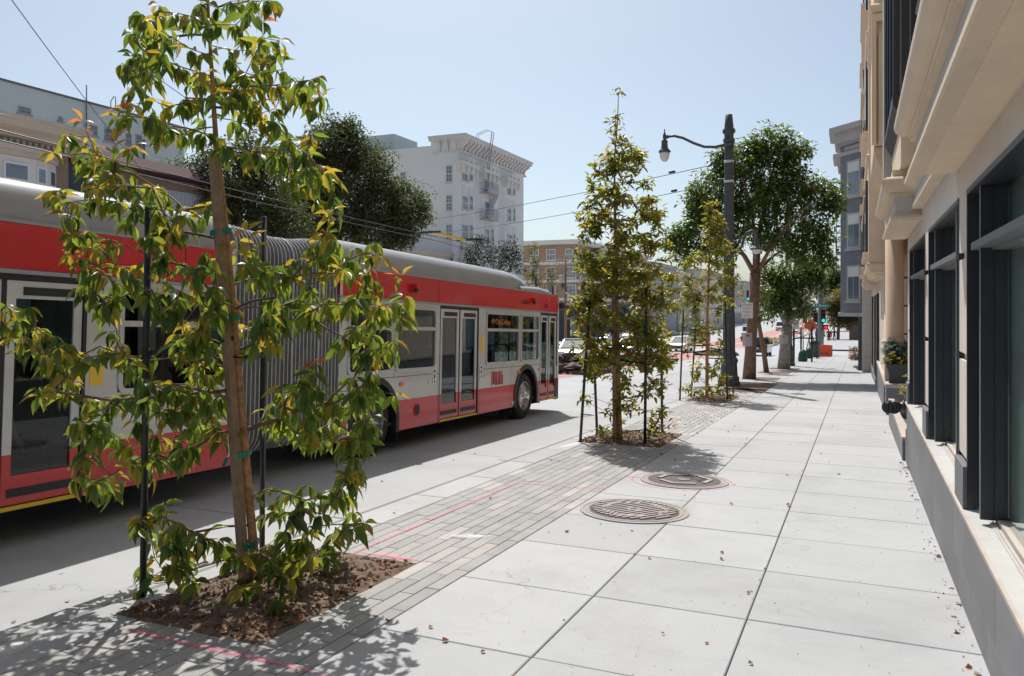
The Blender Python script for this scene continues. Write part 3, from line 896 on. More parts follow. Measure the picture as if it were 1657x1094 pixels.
# leaf clusters: (px, py, leaves, kind g y o)
CL = """
222 22 4 g;216 52 3 g;246 60 5 g;256 8 5 g;290 22 5 g;322 8 4 g;352 12 5 g;384 8 4 g;404 18 3 g;446 2 3 g;196 102 5 g;212 92 4 g;232 84 4 g;236 42 4 g;263 62 5 g;274 100 4 g;247 132 5 g;292 108 5 g;310 80 4 g;340 40 4 g;322 126 3 g;350 124 4 g;372 92 3 g;402 58 3 g;424 34 2 o;428 62 4 g;430 88 3 g;452 66 2 y;446 100 4 g;470 122 4 g;492 148 4 g;506 178 5 g;522 156 2 o;500 130 3 g;460 152 4 g;420 132 4 y;398 118 4 g;384 150 5 g;360 160 5 g;332 160 5 g;300 158 5 g;272 172 5 g;245 188 5 g;238 160 4 g;216 168 3 y;202 178 2 o;258 212 5 g;290 220 5 g;330 216 5 g;362 236 5 g;392 206 5 g;408 178 5 g;438 206 5 g;470 228 5 g;496 250 5 g;520 268 4 y;484 276 5 g;466 292 3 g;440 238 4 g;416 252 4 g;528 292 4 y;504 218 4 g;
134 196 2 o;110 220 3 y;86 246 2 y;150 238 4 y;186 232 3 o;212 242 4 y;132 262 4 g;150 288 5 g;182 280 4 y;160 322 5 g;198 302 5 g;226 322 5 g;250 302 4 y;92 318 3 y;120 350 5 g;112 412 3 o;128 382 5 g;152 402 4 y;180 388 5 g;212 362 5 g;242 382 5 g;268 352 5 g;300 340 5 y;330 350 5 g;268 408 5 g;300 430 5 g;330 408 5 g;200 432 5 g;160 440 5 g;136 452 4 g;150 472 5 g;168 492 4 g;208 452 5 g;246 470 5 g;288 482 5 g;318 472 5 g;350 462 5 g;340 500 5 g;300 520 5 y;270 520 5 y;290 556 4 g;366 500 4 g;322 546 4 g;
18 502 4 y;36 516 4 y;62 532 4 g;28 552 4 y;88 562 5 g;112 556 5 g;132 582 5 g;162 560 5 g;190 572 5 g;218 578 5 g;104 592 4 g;66 640 3 y;92 634 3 y;118 622 4 g;140 660 5 g;122 682 4 g;162 682 5 g;150 702 4 g;180 648 4 g;208 640 5 g;240 620 5 g;270 622 5 g;290 650 5 y;322 640 5 g;340 606 5 g;320 586 4 y;350 640 4 g;300 682 5 g;262 662 5 g;230 690 5 g;208 720 5 g;190 730 4 g;242 732 5 g;272 742 4 g;300 722 5 g;312 692 4 g;132 742 2 g;152 782 5 g;172 792 4 g;240 766 5 g;290 742 3 g;344 668 4 g;352 700 3 g;
540 338 4 y;526 378 4 y;518 410 5 g;482 420 4 y;442 430 5 g;408 400 4 y;396 424 5 g;400 376 2 o;462 452 6 g;500 460 6 g;540 442 5 y;580 428 4 y;592 408 4 g;600 436 3 y;612 458 5 g;580 482 6 g;558 492 5 g;528 492 5 g;500 502 6 g;462 512 6 g;650 448 3 o;642 490 4 g;622 504 5 g;656 500 5 g;602 540 5 g;572 532 5 g;608 566 4 g;600 516 4 g;432 482 5 g;450 496 5 g;420 520 5 g;400 530 4 y;482 486 5 g;444 556 2 y;
512 588 2 o;500 612 5 y;520 630 5 g;482 620 5 g;460 642 4 g;440 652 3 g;610 568 3 y;602 602 5 g;612 632 5 g;588 642 4 g;560 652 4 g;580 682 5 g;600 672 5 g;572 702 5 g;590 712 4 g;540 682 4 g;510 692 6 g;482 692 4 y;530 652 4 g;490 712 4 g;436 676 3 g;572 738 5 g;560 772 5 y;582 762 4 g;540 792 5 g;528 806 5 g;562 802 5 g;520 832 5 g;572 828 5 g;560 856 5 g;540 862 5 g;500 852 5 g;482 822 4 g;490 872 4 g;446 826 3 g;432 792 3 g;460 860 3 g;
262 836 3 g;226 842 4 y;242 862 4 g;268 862 5 g;292 850 5 g;282 880 5 g;250 902 4 y;300 902 5 g;270 932 5 g;240 930 3 g;292 920 5 g;332 872 3 g;352 872 4 g;312 942 4 g;362 882 4 g;382 902 4 g;432 902 5 g;400 930 4 g;398 956 4 g;452 902 5 g;472 912 5 g;462 932 4 g;500 902 5 g;536 900 4 g;452 968 3 g;436 880 3 g
"""
cl = []
for it in CL.replace('\n', '').split(';'):
    if it.strip():
        a = it.split(); cl.append((float(a[0]), float(a[1]), int(a[2]), a[3]))
        for _k in range(1 if float(a[1]) < 270 or float(a[1]) > 720 else 2):
            if a[3] != 'o' and rt.random() < .85: cl.append((float(a[0]) + rt.uniform(-30, 30), float(a[1]) + rt.uniform(-26, 26), 3, 'g' if rt.random() < .9 else 'y'))
tg = []
for px, py, n, k in cl:
    tx = np.interp(py, [q[1] for q in trunk_px[::-1]], [q[0] for q in trunk_px[::-1]])
    r = abs(px - tx) * DZ / F
    lim = max(0.18, min(0.75, 0.9 * math.sqrt(max(0.02, 1.35 ** 2 * 0.45 - r * r * 0.4))))
    tg.append(at_depth(px, py, DZ + rt.uniform(-lim, lim) * 0.8))
nodes = []; L = 0
for i in range(1, len(TP)):
    n = 3
    for k in range(n):
        p = TP[i - 1].lerp(TP[i], k / n); nodes.append((p, len(nodes) - 1, 0.0))
segs, tips, dirs = grow(nodes, tg, rt, 0.10, 0.22, 0.30, 0.0021, 0.0018)
branch_mesh(segs, None, 6).build('branch', MT['twig'], tree, world=True, kind='stuff')
# leaves
TM = [leaf_template(1, 0.38, 0.30, 0.6), leaf_template(1, 0.32, 0.6, 0.25), leaf_template(1, 0.42, 0.2, 1.2)]
recs = []
for (px, py, n, kind), p, d in zip(cl, tips, dirs):
    n = int(n * 1.25) + (3 if kind == 'g' else 2)
    a0 = rt.uniform(0, 6.28)
    for i in range(n):
        a = a0 + i * 2.4 + rt.uniform(-0.4, 0.4)
        if kind == 'g': el = rt.uniform(-1.25, -0.45) if rt.random() < .8 else rt.uniform(-0.4, 0.25)
        elif kind == 'y': el = rt.uniform(-0.55, 0.35)
        else: el = rt.uniform(0.0, 1.2)
        dd = Vector((math.cos(a) * math.cos(el), math.sin(a) * math.cos(el), math.sin(el)))
        back = 0.0 if i < 3 else rt.uniform(0, 0.14)
        q = p - d * back + Vector((dd.x, dd.y, dd.z)) * 0.012
        s = rt.uniform(0.085, 0.152) if kind == 'g' else (rt.uniform(0.085, 0.13) if kind == 'y' else rt.uniform(0.08, 0.13))
        u = rt.random()
        mk = 'leaf' if kind == 'g' and u < 0.87 else ('leaf_yellow' if kind != 'o' or u < 0.4 else 'leaf_young')
        recs.append((q, dd, rt.uniform(-0.9, 0.9), s, rt.randrange(3), mk))
# leaves along the twigs
for pts, rr in segs:
    for i in range(1, len(pts)):
        if rr[i] > 0.006 or rt.random() < 0.12: continue
        p = pts[i]
        for _ in range(rt.choice((1, 2, 3))):
            a = rt.uniform(0, 6.28); el = rt.uniform(-1.2, -0.3)
            dd = Vector((math.cos(a) * math.cos(el), math.sin(a) * math.cos(el), math.sin(el)))
            recs.append((p + dd * 0.01, dd, rt.uniform(-0.8, 0.8), rt.uniform(0.09, 0.14), rt.randrange(3), 'leaf' if rt.random() < .9 else 'leaf_yellow'))
rt.shuffle(recs)
# the ones in front of the trunk show largest: they become single leaves
recs.sort(key=lambda r: (r[0] - Vector((0, 0, CAM_H))).length - r[3] * 4)
vis = [r for r in recs if True]
leaf_me = {}
for r in vis[:300]:
    q, dd, roll, s, ti, mk = r
    if (ti, mk) not in leaf_me:
        V, Fs = TM[ti]; mbl = MB(); mbl.add([tuple(v) for v in V], Fs, 0, True)
        me = bpy.data.meshes.new('leaf'); me.from_pydata(mbl.v, [], mbl.f); me.polygons.foreach_set('use_smooth', [True] * len(me.polygons)); me.materials.append(MT[mk])
        leaf_me[(ti, mk)] = me
    o = link('leaf', leaf_me[(ti, mk)], tree)
    o.matrix_local = Matrix.Translation(q - base) @ frame(dd, roll).to_4x4() @ Matrix.Scale(s, 4)
for mk in ('leaf', 'leaf_yellow', 'leaf_young'):
    for ti in range(3):
        rr = [r for r in vis[300:] if r[5] == mk and r[4] == ti]
        if not rr: continue
        me = leaves_mesh('foliage', TM[ti], [frame(r[1], r[2]) for r in rr], [tuple(r[0] - base) for r in rr], [r[3] for r in rr], MT[mk])
        link('foliage', me, tree, kind='stuff')

# wooden stake tied to the trunk with green tape
A = at_depth(397, 932, DZ - 0.05); B = at_depth(346, 245, DZ - 0.05)
st = thing('tree_stake', 'square brown wooden stake tied to the nearest tree trunk with green tape', 'stake', A)
mb = MB(); mb.bar(A - Vector((0, 0, 0.1)), B, 0.056, 0.05, up=(0.2, 1, 0)); mb.build('post', MT['wood_stake'], st, world=True)
def px_on_trunk(py):
    i = [q[1] for q in trunk_px]
    return np.interp(py, i[::-1], [q[0] for q in trunk_px[::-1]])
for py in (880, 735, 516, 376):
    c = at_depth(px_on_trunk(py) - 8, py, DZ); hw = 0.068
    mb = MB(); ring = [c + Vector((hw * math.cos(a) * _c - _s * -0.075 * math.sin(a) * -1, hw * math.cos(a) * _s + 0.075 * math.sin(a) * _c, 0.012 * math.cos(a))) for a in [2 * math.pi * k / 16 for k in range(16)]]
    vs = []; fs = []
    for p in ring: vs += [p - Vector((0, 0, .016)), p + Vector((0, 0, .016))]
    for k in range(16): j = (k + 1) % 16; fs.append((2 * k, 2 * j, 2 * j + 1, 2 * k + 1))
    mb.add(vs, fs, 0, True)
    if py == 735: e = ring[9]; mb.quad(e, e + Vector((-.02, -.02, -.01)), e + Vector((-.045, -.02, -.06)), e + Vector((-.02, -.02, -.065)))
    if py == 516: e = ring[8]; mb.quad(e, e + Vector((-.02, -.02, .0)), e + Vector((-.035, -.03, -.07)), e + Vector((-.01, -.02, -.065)))
    mb.build('green_tie', MT['green_tape'], st, world=True)
# black stakes with rubber straps
def black_stake(px, py, top_px, top_py, zc, label, grp, r=0.021, over=0.0):
    b0 = at_depth(px, py, zc); t0 = at_depth(top_px, top_py, zc + over)
    e = thing('tree_stake', label, 'stake', b0, group=grp)
    mb = MB(); mb.tube([b0 - Vector((0, 0, .06)), b0.lerp(t0, .5), t0], r, 10); mb.build('post', MT['black_metal'], e, world=True)
    return e, b0, t0
s1, b1, t1 = black_stake(231, 966, 240, 335, 4.97, 'left black round stake in the soil of the nearest tree, half hidden by leaves', 'black stakes round the nearest tree')
s2, b2, t2 = black_stake(424, 893, 427, 350, 5.88, 'black round stake behind the nearest tree trunk, in front of the bus bellows', 'black stakes round the nearest tree')
def strap(e, a, b, w=0.028):
    mb = MB(); m_ = (a + b) / 2 - Vector((0, 0, 0.012)); mb.bar(a, m_, 0.008, w, up=(0, 0, 1)); mb.bar(m_, b, 0.008, w, up=(0, 0, 1))
    mb.build('strap', MT['rubber'], e, world=True)
strap(s1, b1.lerp(t1, .625), at_depth(378, 547, DZ - .05)); strap(s2, at_depth(370, 577, DZ - .05), at_depth(430, 575, 5.86))
mb = MB(); c0 = at_depth(385, 577, DZ)
mb.tube([c0 + Vector((0.075 * math.cos(a) * _c, 0.075 * math.cos(a) * _s + .055 * math.sin(a), 0)) for a in [2 * math.pi * k / 14 for k in range(15)]], 0.008, 5, cap=False)
mb.build('strap_loop', MT['rubber'], s2, world=True)
mb = MB(); c0 = b1.lerp(t1, .625); mb.tube([c0 - Vector((0, 0, .03)), c0 + Vector((0, 0, .03))], 0.026, 10); mb.build('clamp', MT['rubber'], s1, world=True)
# ================================================================== the articulated bus
MT['bus_grey'] = pbr('bus_silver_paint', (0.55, 0.545, 0.53), 0.34, 0.08, 1.5, metal=0.05, coat=0.55, stain=0.28)
MT['bus_red'] = pbr('bus_red_paint', (0.56, 0.013, 0.018), 0.33, 0.08, 1.2, coat=0.35, stain=0.22)
MT['bus_roof'] = pbr('bus_roof_paint', (0.31, 0.32, 0.33), 0.34, 0.05, 2, metal=0.05, coat=0.3)
MT['bus_black'] = pbr('bus_black_trim', (0.016, 0.016, 0.017), 0.5, 0.2, 6)
MT['alu'] = pbr('window_frame_aluminium', (0.56, 0.55, 0.53), 0.38, 0.08, 8, metal=0.55)
MT['bus_glass'] = glass_mat('bus_window_glass', (0.62, 0.68, 0.67), 0.75, 0.01, base=0.035)
MT['bus_inside'] = pbr('bus_interior_grey', (0.20, 0.20, 0.205), 0.7, 0.1, 3)
MT['bus_floor'] = pbr('bus_floor_black', (0.05, 0.05, 0.055), 0.8, 0.1, 3)
MT['seat_blue'] = pbr('seat_fabric', (0.03, 0.05, 0.09), 0.85, 0.2, 20)
MT['yellow_rail'] = pbr('yellow_handrail', (0.62, 0.36, 0.03), 0.35, 0.08, 10)
MT['yellow'] = pbr('yellow_sticker', (0.75, 0.50, 0.04), 0.6, 0.08, 30)
MT['bellows'] = pbr('bellows_fabric', (0.20, 0.20, 0.205), 0.7, 0.25, 5, 0.15, 40)
MT['bellows_rib'] = pbr('bellows_rib_grey', (0.40, 0.40, 0.40), 0.55, 0.1, 5)
MT['amber'] = pbr('amber_lens', (0.75, 0.22, 0.03), 0.25, 0.08, 10)
MT['chrome'] = pbr('polished_wheel', (0.55, 0.54, 0.52), 0.25, 0.1, 10, metal=0.9)
MT['tyre'] = pbr('tyre_rubber', (0.022, 0.021, 0.021), 0.85, 0.25, 8, 0.1, 30)
MT['led_orange'] = emit('led_orange', (1.0, 0.22, 0.02), 1.0)
MT['white_label'] = pbr('white_label', (0.72, 0.72, 0.70), 0.6, 0.05, 20)
MT['black_print'] = pbr('black_print', (0.02, 0.02, 0.022), 0.6, 0.05, 20)
MT['red_print'] = pbr('red_print', (0.58, 0.02, 0.035), 0.5, 0.05, 20)
MT['mirror'] = pbr('mirror_glass', (0.8, 0.82, 0.83), 0.03, 0.02, 3, metal=1.0)
MT['soot'] = pbr('underbody_black', (0.012, 0.012, 0.012), 0.9, 0.2, 5)

BX, BY0 = -7.7, 8.0
bus = thing('articulated_bus', 'long red and grey articulated city bus stopped along the kerb lane', 'bus', (BX, BY0, g(BY0) - 0.15), (ATS, 0, 0))
XS = 1.3                                # half width
def arc(cy, cz, r, a0, a1, n=12):
    return [(cy + r * math.cos(a0 + (a1 - a0) * k / n), cz + r * math.sin(a0 + (a1 - a0) * k / n)) for k in range(n + 1)]
def panel(name, poly, mat, side=1, th=0.04, x=None, parent=bus):
    x = XS if x is None else x
    mb = MB()
    if side > 0: mb.prism(poly, x - th, x, 'x')
    else: mb.prism(poly, -x, -x + th, 'x')
    return mb.build(name, mat, parent)
def rect(t0, t1, z0, z1): return [(t0, z0), (t1, z0), (t1, z1), (t0, z1)]
def rrect(t0, t1, z0, z1, r=0.07, n=4):
    return (arc(t1 - r, z1 - r, r, 0, math.pi / 2, n) + arc(t0 + r, z1 - r, r, math.pi / 2, math.pi, n) +
            arc(t0 + r, z0 + r, r, math.pi, 1.5 * math.pi, n) + arc(t1 - r, z0 + r, r, 1.5 * math.pi, 2 * math.pi, n))
SK, LR, SEAM, RB, RT = 0.31, 0.77, 1.13, 2.28, 2.69      # skirt, lower red, seam, roof band bottom and top
RA = 0.60; ZA = 0.50
AX = {'front': 7.45, 'mid': 1.7, 'rear': -7.0}
def lower(t0, t1, side):
    """lower body between two doors or ends, cut by wheel arches"""
    cuts = sorted([c for c in AX.values() if t0 < c < t1])
    pos = t0
    for c in cuts + [None]:
        end = t1 if c is None else c - RA
        # straight piece from pos to end
        L = pos; Rr = end
        panel('lower_panel', rect(L, Rr, SK, LR - 0.002), MT['bus_red'], side)
        panel('side_panel', rect(L, Rr, LR, SEAM), MT['bus_grey'], side)
        if c is not None:
            da = math.sqrt(RA ** 2 - (LR - ZA) ** 2)
            # red shoulders
            a_lr = math.asin((LR - ZA) / RA); a_sk = math.asin(max(-1, (SK - ZA) / RA))
            left = [(c - RA, SK)] + [(c - RA * math.cos(a), ZA + RA * math.sin(a)) for a in np.linspace(max(0, a_sk), a_lr, 5)] + [(c - RA, LR)]
            if True:
                # above the red: grey over the arch
                top = [(c - RA, LR), (c - da, LR)] + [(c - RA * math.cos(a), ZA + RA * math.sin(a)) for a in np.linspace(a_lr, math.pi - a_lr, 17)][1:-1] + [(c + da, LR), (c + RA, LR), (c + RA, SEAM), (c - RA, SEAM)]
                panel('side_panel', top, MT['bus_grey'], side)
            # black arch lip
            mb = MB(); n = 18
            for k in range(n):
                a, b = math.pi * k / n, math.pi * (k + 1) / n
                P = [(c + r * math.cos(q), ZA + r * math.sin(q)) for r, q in ((RA + .055, a), (RA + .055, b), (RA - .035, b), (RA - .035, a))]
                x0, x1 = (XS - 0.10, XS + 0.018) if side > 0 else (-XS - 0.018, -XS + 0.10)
                mb.prism(P, x0, x1, 'x')
            for sgn in (-1, 1):
                mb.box(*((XS - 0.10, XS + 0.018) if side > 0 else (-XS - 0.018, -XS + 0.10)), c + sgn * (RA + .01) - 0.045, c + sgn * (RA + .01) + 0.045, SK - 0.02, ZA + 0.01)
            mb.build('wheel_arch', MT['bus_black'], bus)
            pos = c + RA
def window(t0, t1, z0, z1, split, side, fr=0.05, sign=False):
    s = 1 if side > 0 else -1
    # ring frame
    out = rrect(t0, t1, z0, z1, 0.09); inn = rrect(t0 + fr, t1 - fr, z0 + fr, z1 - fr, 0.055)
    mb = MB(); n = len(out); vs = []
    for xx, ring in ((XS + 0.014, out), (XS + 0.014, inn), (XS - 0.04, out), (XS - 0.04, inn)):
        vs += [(s * xx, p[0], p[1]) for p in ring]
    fs = []
    for k in range(n):
        j = (k + 1) % n
        fs += [(k, j, n + j, n + k), (2 * n + k, 3 * n + k, 3 * n + j, 2 * n + j), (k, 2 * n + k, 2 * n + j, j), (n + k, n + j, 3 * n + j, 3 * n + k)]
    mb.add(vs, fs)
    if split:
        mb.box(s * (XS - 0.035), s * (XS + 0.012), t0 + fr, t1 - fr, split - 0.028, split + 0.028)
    w_ = mb.build('window_frame', MT['alu'], bus)
    for a, b in (((z0 + fr, split - 0.028), (split + 0.028, z1 - fr)) if split else ((z0 + fr, z1 - fr),)):
        mb = MB(); mb.prism(rrect(t0 + fr - .01, t1 - fr + .01, a - .01, b + .01, 0.045), s * (XS - 0.012), s * (XS - 0.018), 'x')
        mb.build('pane', MT['bus_glass'], w_)
    return w_
def wall_around(t0, t1, wins, side):
    """upper body between seam and roof band with rectangular openings"""
    pos = t0
    for a, b, z0, z1 in wins + [(t1, t1, 0, 0)]:
        if a - pos > 0.004: panel('side_panel', rect(pos, a, SEAM + 0.002, RB), MT['bus_grey'], side)
        if b > a:
            panel('side_panel', rect(a, b, SEAM + 0.002, z0 + 0.02), MT['bus_grey'], side)
            panel('side_panel', rect(a, b, z1 - 0.02, RB), MT['bus_grey'], side)
        pos = b
WZ0, WZ1, WSP = 1.20, 2.22, 1.87
near_w = [(1.0, 2.16, WZ0, WZ1), (2.24, 3.50, WZ0, WZ1)]
near_w2 = [(5.42, 7.04, WZ0, WZ1), (7.12, 8.16, WZ0, WZ1)]
rear_w = [(-2.68, -1.26, WZ0, WZ1)]
rear_w2 = [(-6.0, -4.72, WZ0, WZ1)]
D_MID = (3.62, 5.12); D_FR = (8.22, 9.32); D_RR = (-4.55, -3.02)
FR = 9.40; FSEC = 0.80; RSEC = -1.17; REND = -8.9
lower(FSEC, D_MID[0], 1); lower(D_MID[1], D_FR[0], 1); lower(RSEC - 1.85, RSEC, 1); lower(REND, D_RR[0], 1)
wall_around(FSEC, D_MID[0], near_w, 1); wall_around(D_MID[1], D_FR[0], near_w2, 1)
wall_around(D_RR[1], RSEC, rear_w, 1); wall_around(REND, D_RR[0], rear_w2, 1)
for a, b, c_, d in near_w + near_w2 + rear_w + rear_w2: window(a, b, c_, d, WSP, 1)
# far side
lower(FSEC, FR - .1, -1); lower(REND, RSEC, -1)
fw = [(1.0 + 1.4 * k, 2.3 + 1.4 * k, WZ0, WZ1) for k in range(6)]
fr_ = [(-8.6 + 1.4 * k, -7.3 + 1.4 * k, WZ0, WZ1) for k in range(5)]
wall_around(FSEC, FR - .1, fw, -1); wall_around(REND, RSEC, fr_, -1)
for a, b, c_, d in fw + fr_: window(a, b, c_, d, WSP, -1)
# red roof band, gutter rails and roof, both sections
def loft(secs, name, mat, cap=True, smooth=True):
    mb = MB(); n = len(secs[0]); vs = [p for s_ in secs for p in s_]; fs = []
    for i in range(len(secs) - 1):
        for k in range(n - 1): fs.append((i * n + k, i * n + k + 1, (i + 1) * n + k + 1, (i + 1) * n + k))
    mb.add(vs, fs, 0, smooth)
    if cap: mb.add(secs[0], [tuple(range(n))]); mb.add(secs[-1], [tuple(reversed(range(n)))])
    return mb.build(name, mat, bus)
for a, b in ((FSEC, FR - .06), (REND, RSEC)):
    for s in (1, -1):
        panel('roof_band', [(a, RB + .03), (b, RB + .03), (b, RT), (a, RT)], MT['bus_red'], s, 0.05, XS + 0.004)
        panel('gutter', [(a, RB - .01), (b, RB - .01), (b, RB + .026), (a, RB + .026)], MT['bus_roof'], s, 0.05, XS + 0.012)
        panel('gutter', [(a, RT + .003), (b - .5, RT + .003), (b - .5, RT + .03), (a, RT + .03)], MT['bus_roof'], s, 0.05, XS + 0.008)
def roofsec(t, h, xw, z0=RT + 0.03):
    r = min(0.22, max(0.02, (h - z0) * 0.75))
    pts = [(xw, t, z0), (xw - 0.01, t, h - r)] + [(xw - 0.01 - r + r * math.cos(a), t, h - r + r * math.sin(a)) for a in np.linspace(0.25, math.pi / 2, 6)]
    return pts + [(-p[0], p[1], p[2]) for p in reversed(pts)]
loft([roofsec(FSEC + .02, 3.10, 1.22), roofsec(5.5, 3.10, 1.22), roofsec(6.9, 3.09, 1.21), roofsec(7.35, 3.05, 1.20), roofsec(7.7, 2.96, 1.18), roofsec(7.95, 2.84, 1.15), roofsec(8.05, 2.74, 1.12)], 'roof_fairing', MT['bus_roof'])
loft([roofsec(REND, 3.10, 1.22), roofsec(RSEC - .02, 3.10, 1.22)], 'roof_fairing', MT['bus_roof'])
loft([roofsec(7.2, 2.80, 1.28, RT - .0), roofsec(8.3, 2.84, 1.28, RT), roofsec(8.9, 2.81, 1.27, RT - .03), roofsec(9.2, 2.74, 1.24, RT - .07), roofsec(9.42, 2.62, 1.18, RT - .12), roofsec(9.5, 2.5, 1.1, RT - .2)], 'front_roof', MT['bus_roof'])
mb = MB()
for a, b in ((FSEC, FR - .1), (REND, RSEC)): mb.box(-1.26, 1.26, a, b, RT - .02, RT + .025)
mb.build('roof', MT['bus_roof'], bus)
# front end: rounded plan corners
def plan(x, t, r): return [(-x, t - .4)] + [(-x + r - r * math.cos(a), t - r + r * math.sin(a)) for a in np.linspace(0, math.pi / 2, 6)] + [(x - r + r * math.cos(a), t - r + r * math.sin(a)) for a in np.linspace(math.pi / 2, 0, 6)] + [(x, t - .4)]
for nm, z0, z1, mt, tt in (('front_bumper', SK - .02, LR, 'bus_black', 9.62), ('front_panel', LR + .002, 1.05, 'bus_grey', 9.58), ('front_band', RB, RT - .12, 'bus_red', 9.52)):
    mb = MB(); p = plan(XS - .004, tt, 0.22)
    mb.add([(q[0], q[1], z0) for q in p] + [(q[0], q[1], z1) for q in p], [(k, k + 1, len(p) + k + 1, len(p) + k) for k in range(len(p) - 1)], 0, True)
    mb.add([(q[0], q[1], z1) for q in p], [tuple(range(len(p)))]); mb.add([(q[0], q[1], z0) for q in p], [tuple(range(len(p)))])
    mb.build(nm, MT[mt], bus)
mb = MB(); p = plan(XS - .012, 9.55, 0.22)[4:-4]
mb.add([(q[0], q[1], 1.052) for q in p] + [(q[0], q[1] - .04, RB - .002) for q in p], [(k, k + 1, len(p) + k + 1, len(p) + k) for k in range(len(p) - 1)], 0, True)
mb.build('windshield', MT['bus_glass'], bus)
mb = MB()
for s in (1, -1): mb.box(s * (XS - .07), s * (XS - .006), 9.33, 9.44, LR, RB + .4)
mb.build('front_pillar', MT['bus_grey'], bus)
# doors
def door(d, leaves, rails=True):
    t0, t1 = d
    mb = MB()
    mb.box(XS - .09, XS - .002, t0, t0 + .035, SK - .03, RB); mb.box(XS - .09, XS - .002, t1 - .035, t1, SK - .03, RB)
    mb.box(XS - .09, XS - .004, t0 + .035, t1 - .035, RB - .06, RB)
    wd = (t1 - t0 - .07) / 2
    mb.box(XS - .06, XS - .012, t0 + .035 + wd - .02, t0 + .035 + wd + .02, SK + .02, RB - .06)
    fr = mb.build('door_frame', MT['bus_black'], bus)
    mb = MB(); mb.box(XS - .12, XS + .004, t0 + .04, t1 - .04, SK, SK + .032); mb.build('door_threshold', MT['yellow'], fr)
    mb = MB(); mb.box(XS - .5, XS - .121, t0 + .04, t1 - .04, SK, SK + .02); mb.build('step', MT['bus_floor'], fr)
    for i in range(2):
        a = t0 + .04 + i * (wd); b = a + wd - .012
        if i: a += .022
        else: b -= .012
        zb, zt = SK + .045, RB - .065; bw = 0.10
        mb = MB()
        for m_, zz0, zz1 in ((1, zb, LR), (0, LR, zt)):
            mb.box(XS - .05, XS - .015, a, a + bw * .8, zz0, zz1, m_); mb.box(XS - .05, XS - .015, b - bw * .8, b, zz0, zz1, m_)
        mb.box(XS - .05, XS - .015, a + bw * .8, b - bw * .8, zb, zb + .24, 1)
        mb.box(XS - .05, XS - .015, a + bw * .8, b - bw * .8, zt - .15, zt, 0)
        lf = mb.build('door_leaf', [MT['bus_grey'], MT['bus_red']], bus)
        mb = MB(); mb.box(XS - .036, XS - .030, a + bw * .8 - .01, b - bw * .8 + .01, zb + .23, zt - .14); mb.build('pane', MT['bus_glass'], lf)
        for q0, q1, q2, q3 in ((a + .05, b - .06, zb + .06, zb + .13), (a + .14, b - .08, zt - .12, zt - .05)):
            mb = MB(); mb.box(XS - .016, XS - .009, q0, q1, q2, q3); mb.build('vent_slot', MT['bus_black'], lf)
        mb = MB(); gx = a + bw * .8 + .0
        zz = [.75, .95, 1.15, 1.4, 1.62, 1.78, 1.86]; off = [.16, .07, .03, .03, .06, .12, .2] if i else [.02, .1, .14, .14, .12, .06, .0]
        mb.tube([(XS - .09, gx + o_ , z_) for o_, z_ in zip(off, zz)], 0.017, 8); mb.build('handrail', MT['yellow_rail'], lf)
door(D_MID, 2); door(D_FR, 2); door(D_RR, 2)
for d in (D_MID, D_FR, D_RR):
    for s in ((RB - .001, RB + .03),): pass
# bellows
def bsec(t, x, z0, z1, r=0.28):
    pts = []
    for cx, cz, a0, a1 in ((x - r, z0 + r, -math.pi / 2, 0), (x - r, z1 - r, 0, math.pi / 2)):
        for a in np.linspace(a0, a1, 6): pts.append((cx + r * math.cos(a), t, cz + r * math.sin(a)))
    return [(-p[0], p[1], p[2]) for p in reversed(pts)] + pts
nP = 27; secs = []
for k in range(2 * nP + 1):
    u = k / (2 * nP); t = RSEC + 0.0 + (FSEC - RSEC) * u
    dip = 0.06 * math.sin(math.pi * u) ** 2
    e = 0.0 if k % 2 else 0.085
    sc_ = bsec(t, 1.27 - e - dip * .3, .36 + e * .5, 3.04 - e * .7 - dip)
    secs.append(sc_ + [sc_[0]])
loft(secs, 'bellows', MT['bellows'], cap=False, smooth=False)
rib0 = None
for k in range(nP):
    u = (2 * k + 1) / (2 * nP); t = RSEC + (FSEC - RSEC) * u; dip = 0.06 * math.sin(math.pi * u) ** 2
    sc_ = bsec(t, 1.272 - dip * .3, .358, 3.042 - dip)
    mb = MB(); mb.tube([Vector(p) for p in sc_] + [Vector(sc_[0])], 0.0075 if k % 7 else 0.016, 6, cap=False)
    mb.build('bellows_rib', MT['bellows_rib'], bus)
for a, b in ((FSEC - .0, FSEC + .06), (RSEC - .06, RSEC)):
    for q0, q1 in ((XS - .05, XS + .006), (-XS - .006, -XS + .05)):
        mb = MB(); mb.box(q0, q1, a, b, SK + .1, RT + .04); mb.build('bellows_frame', MT['bus_grey'], bus)
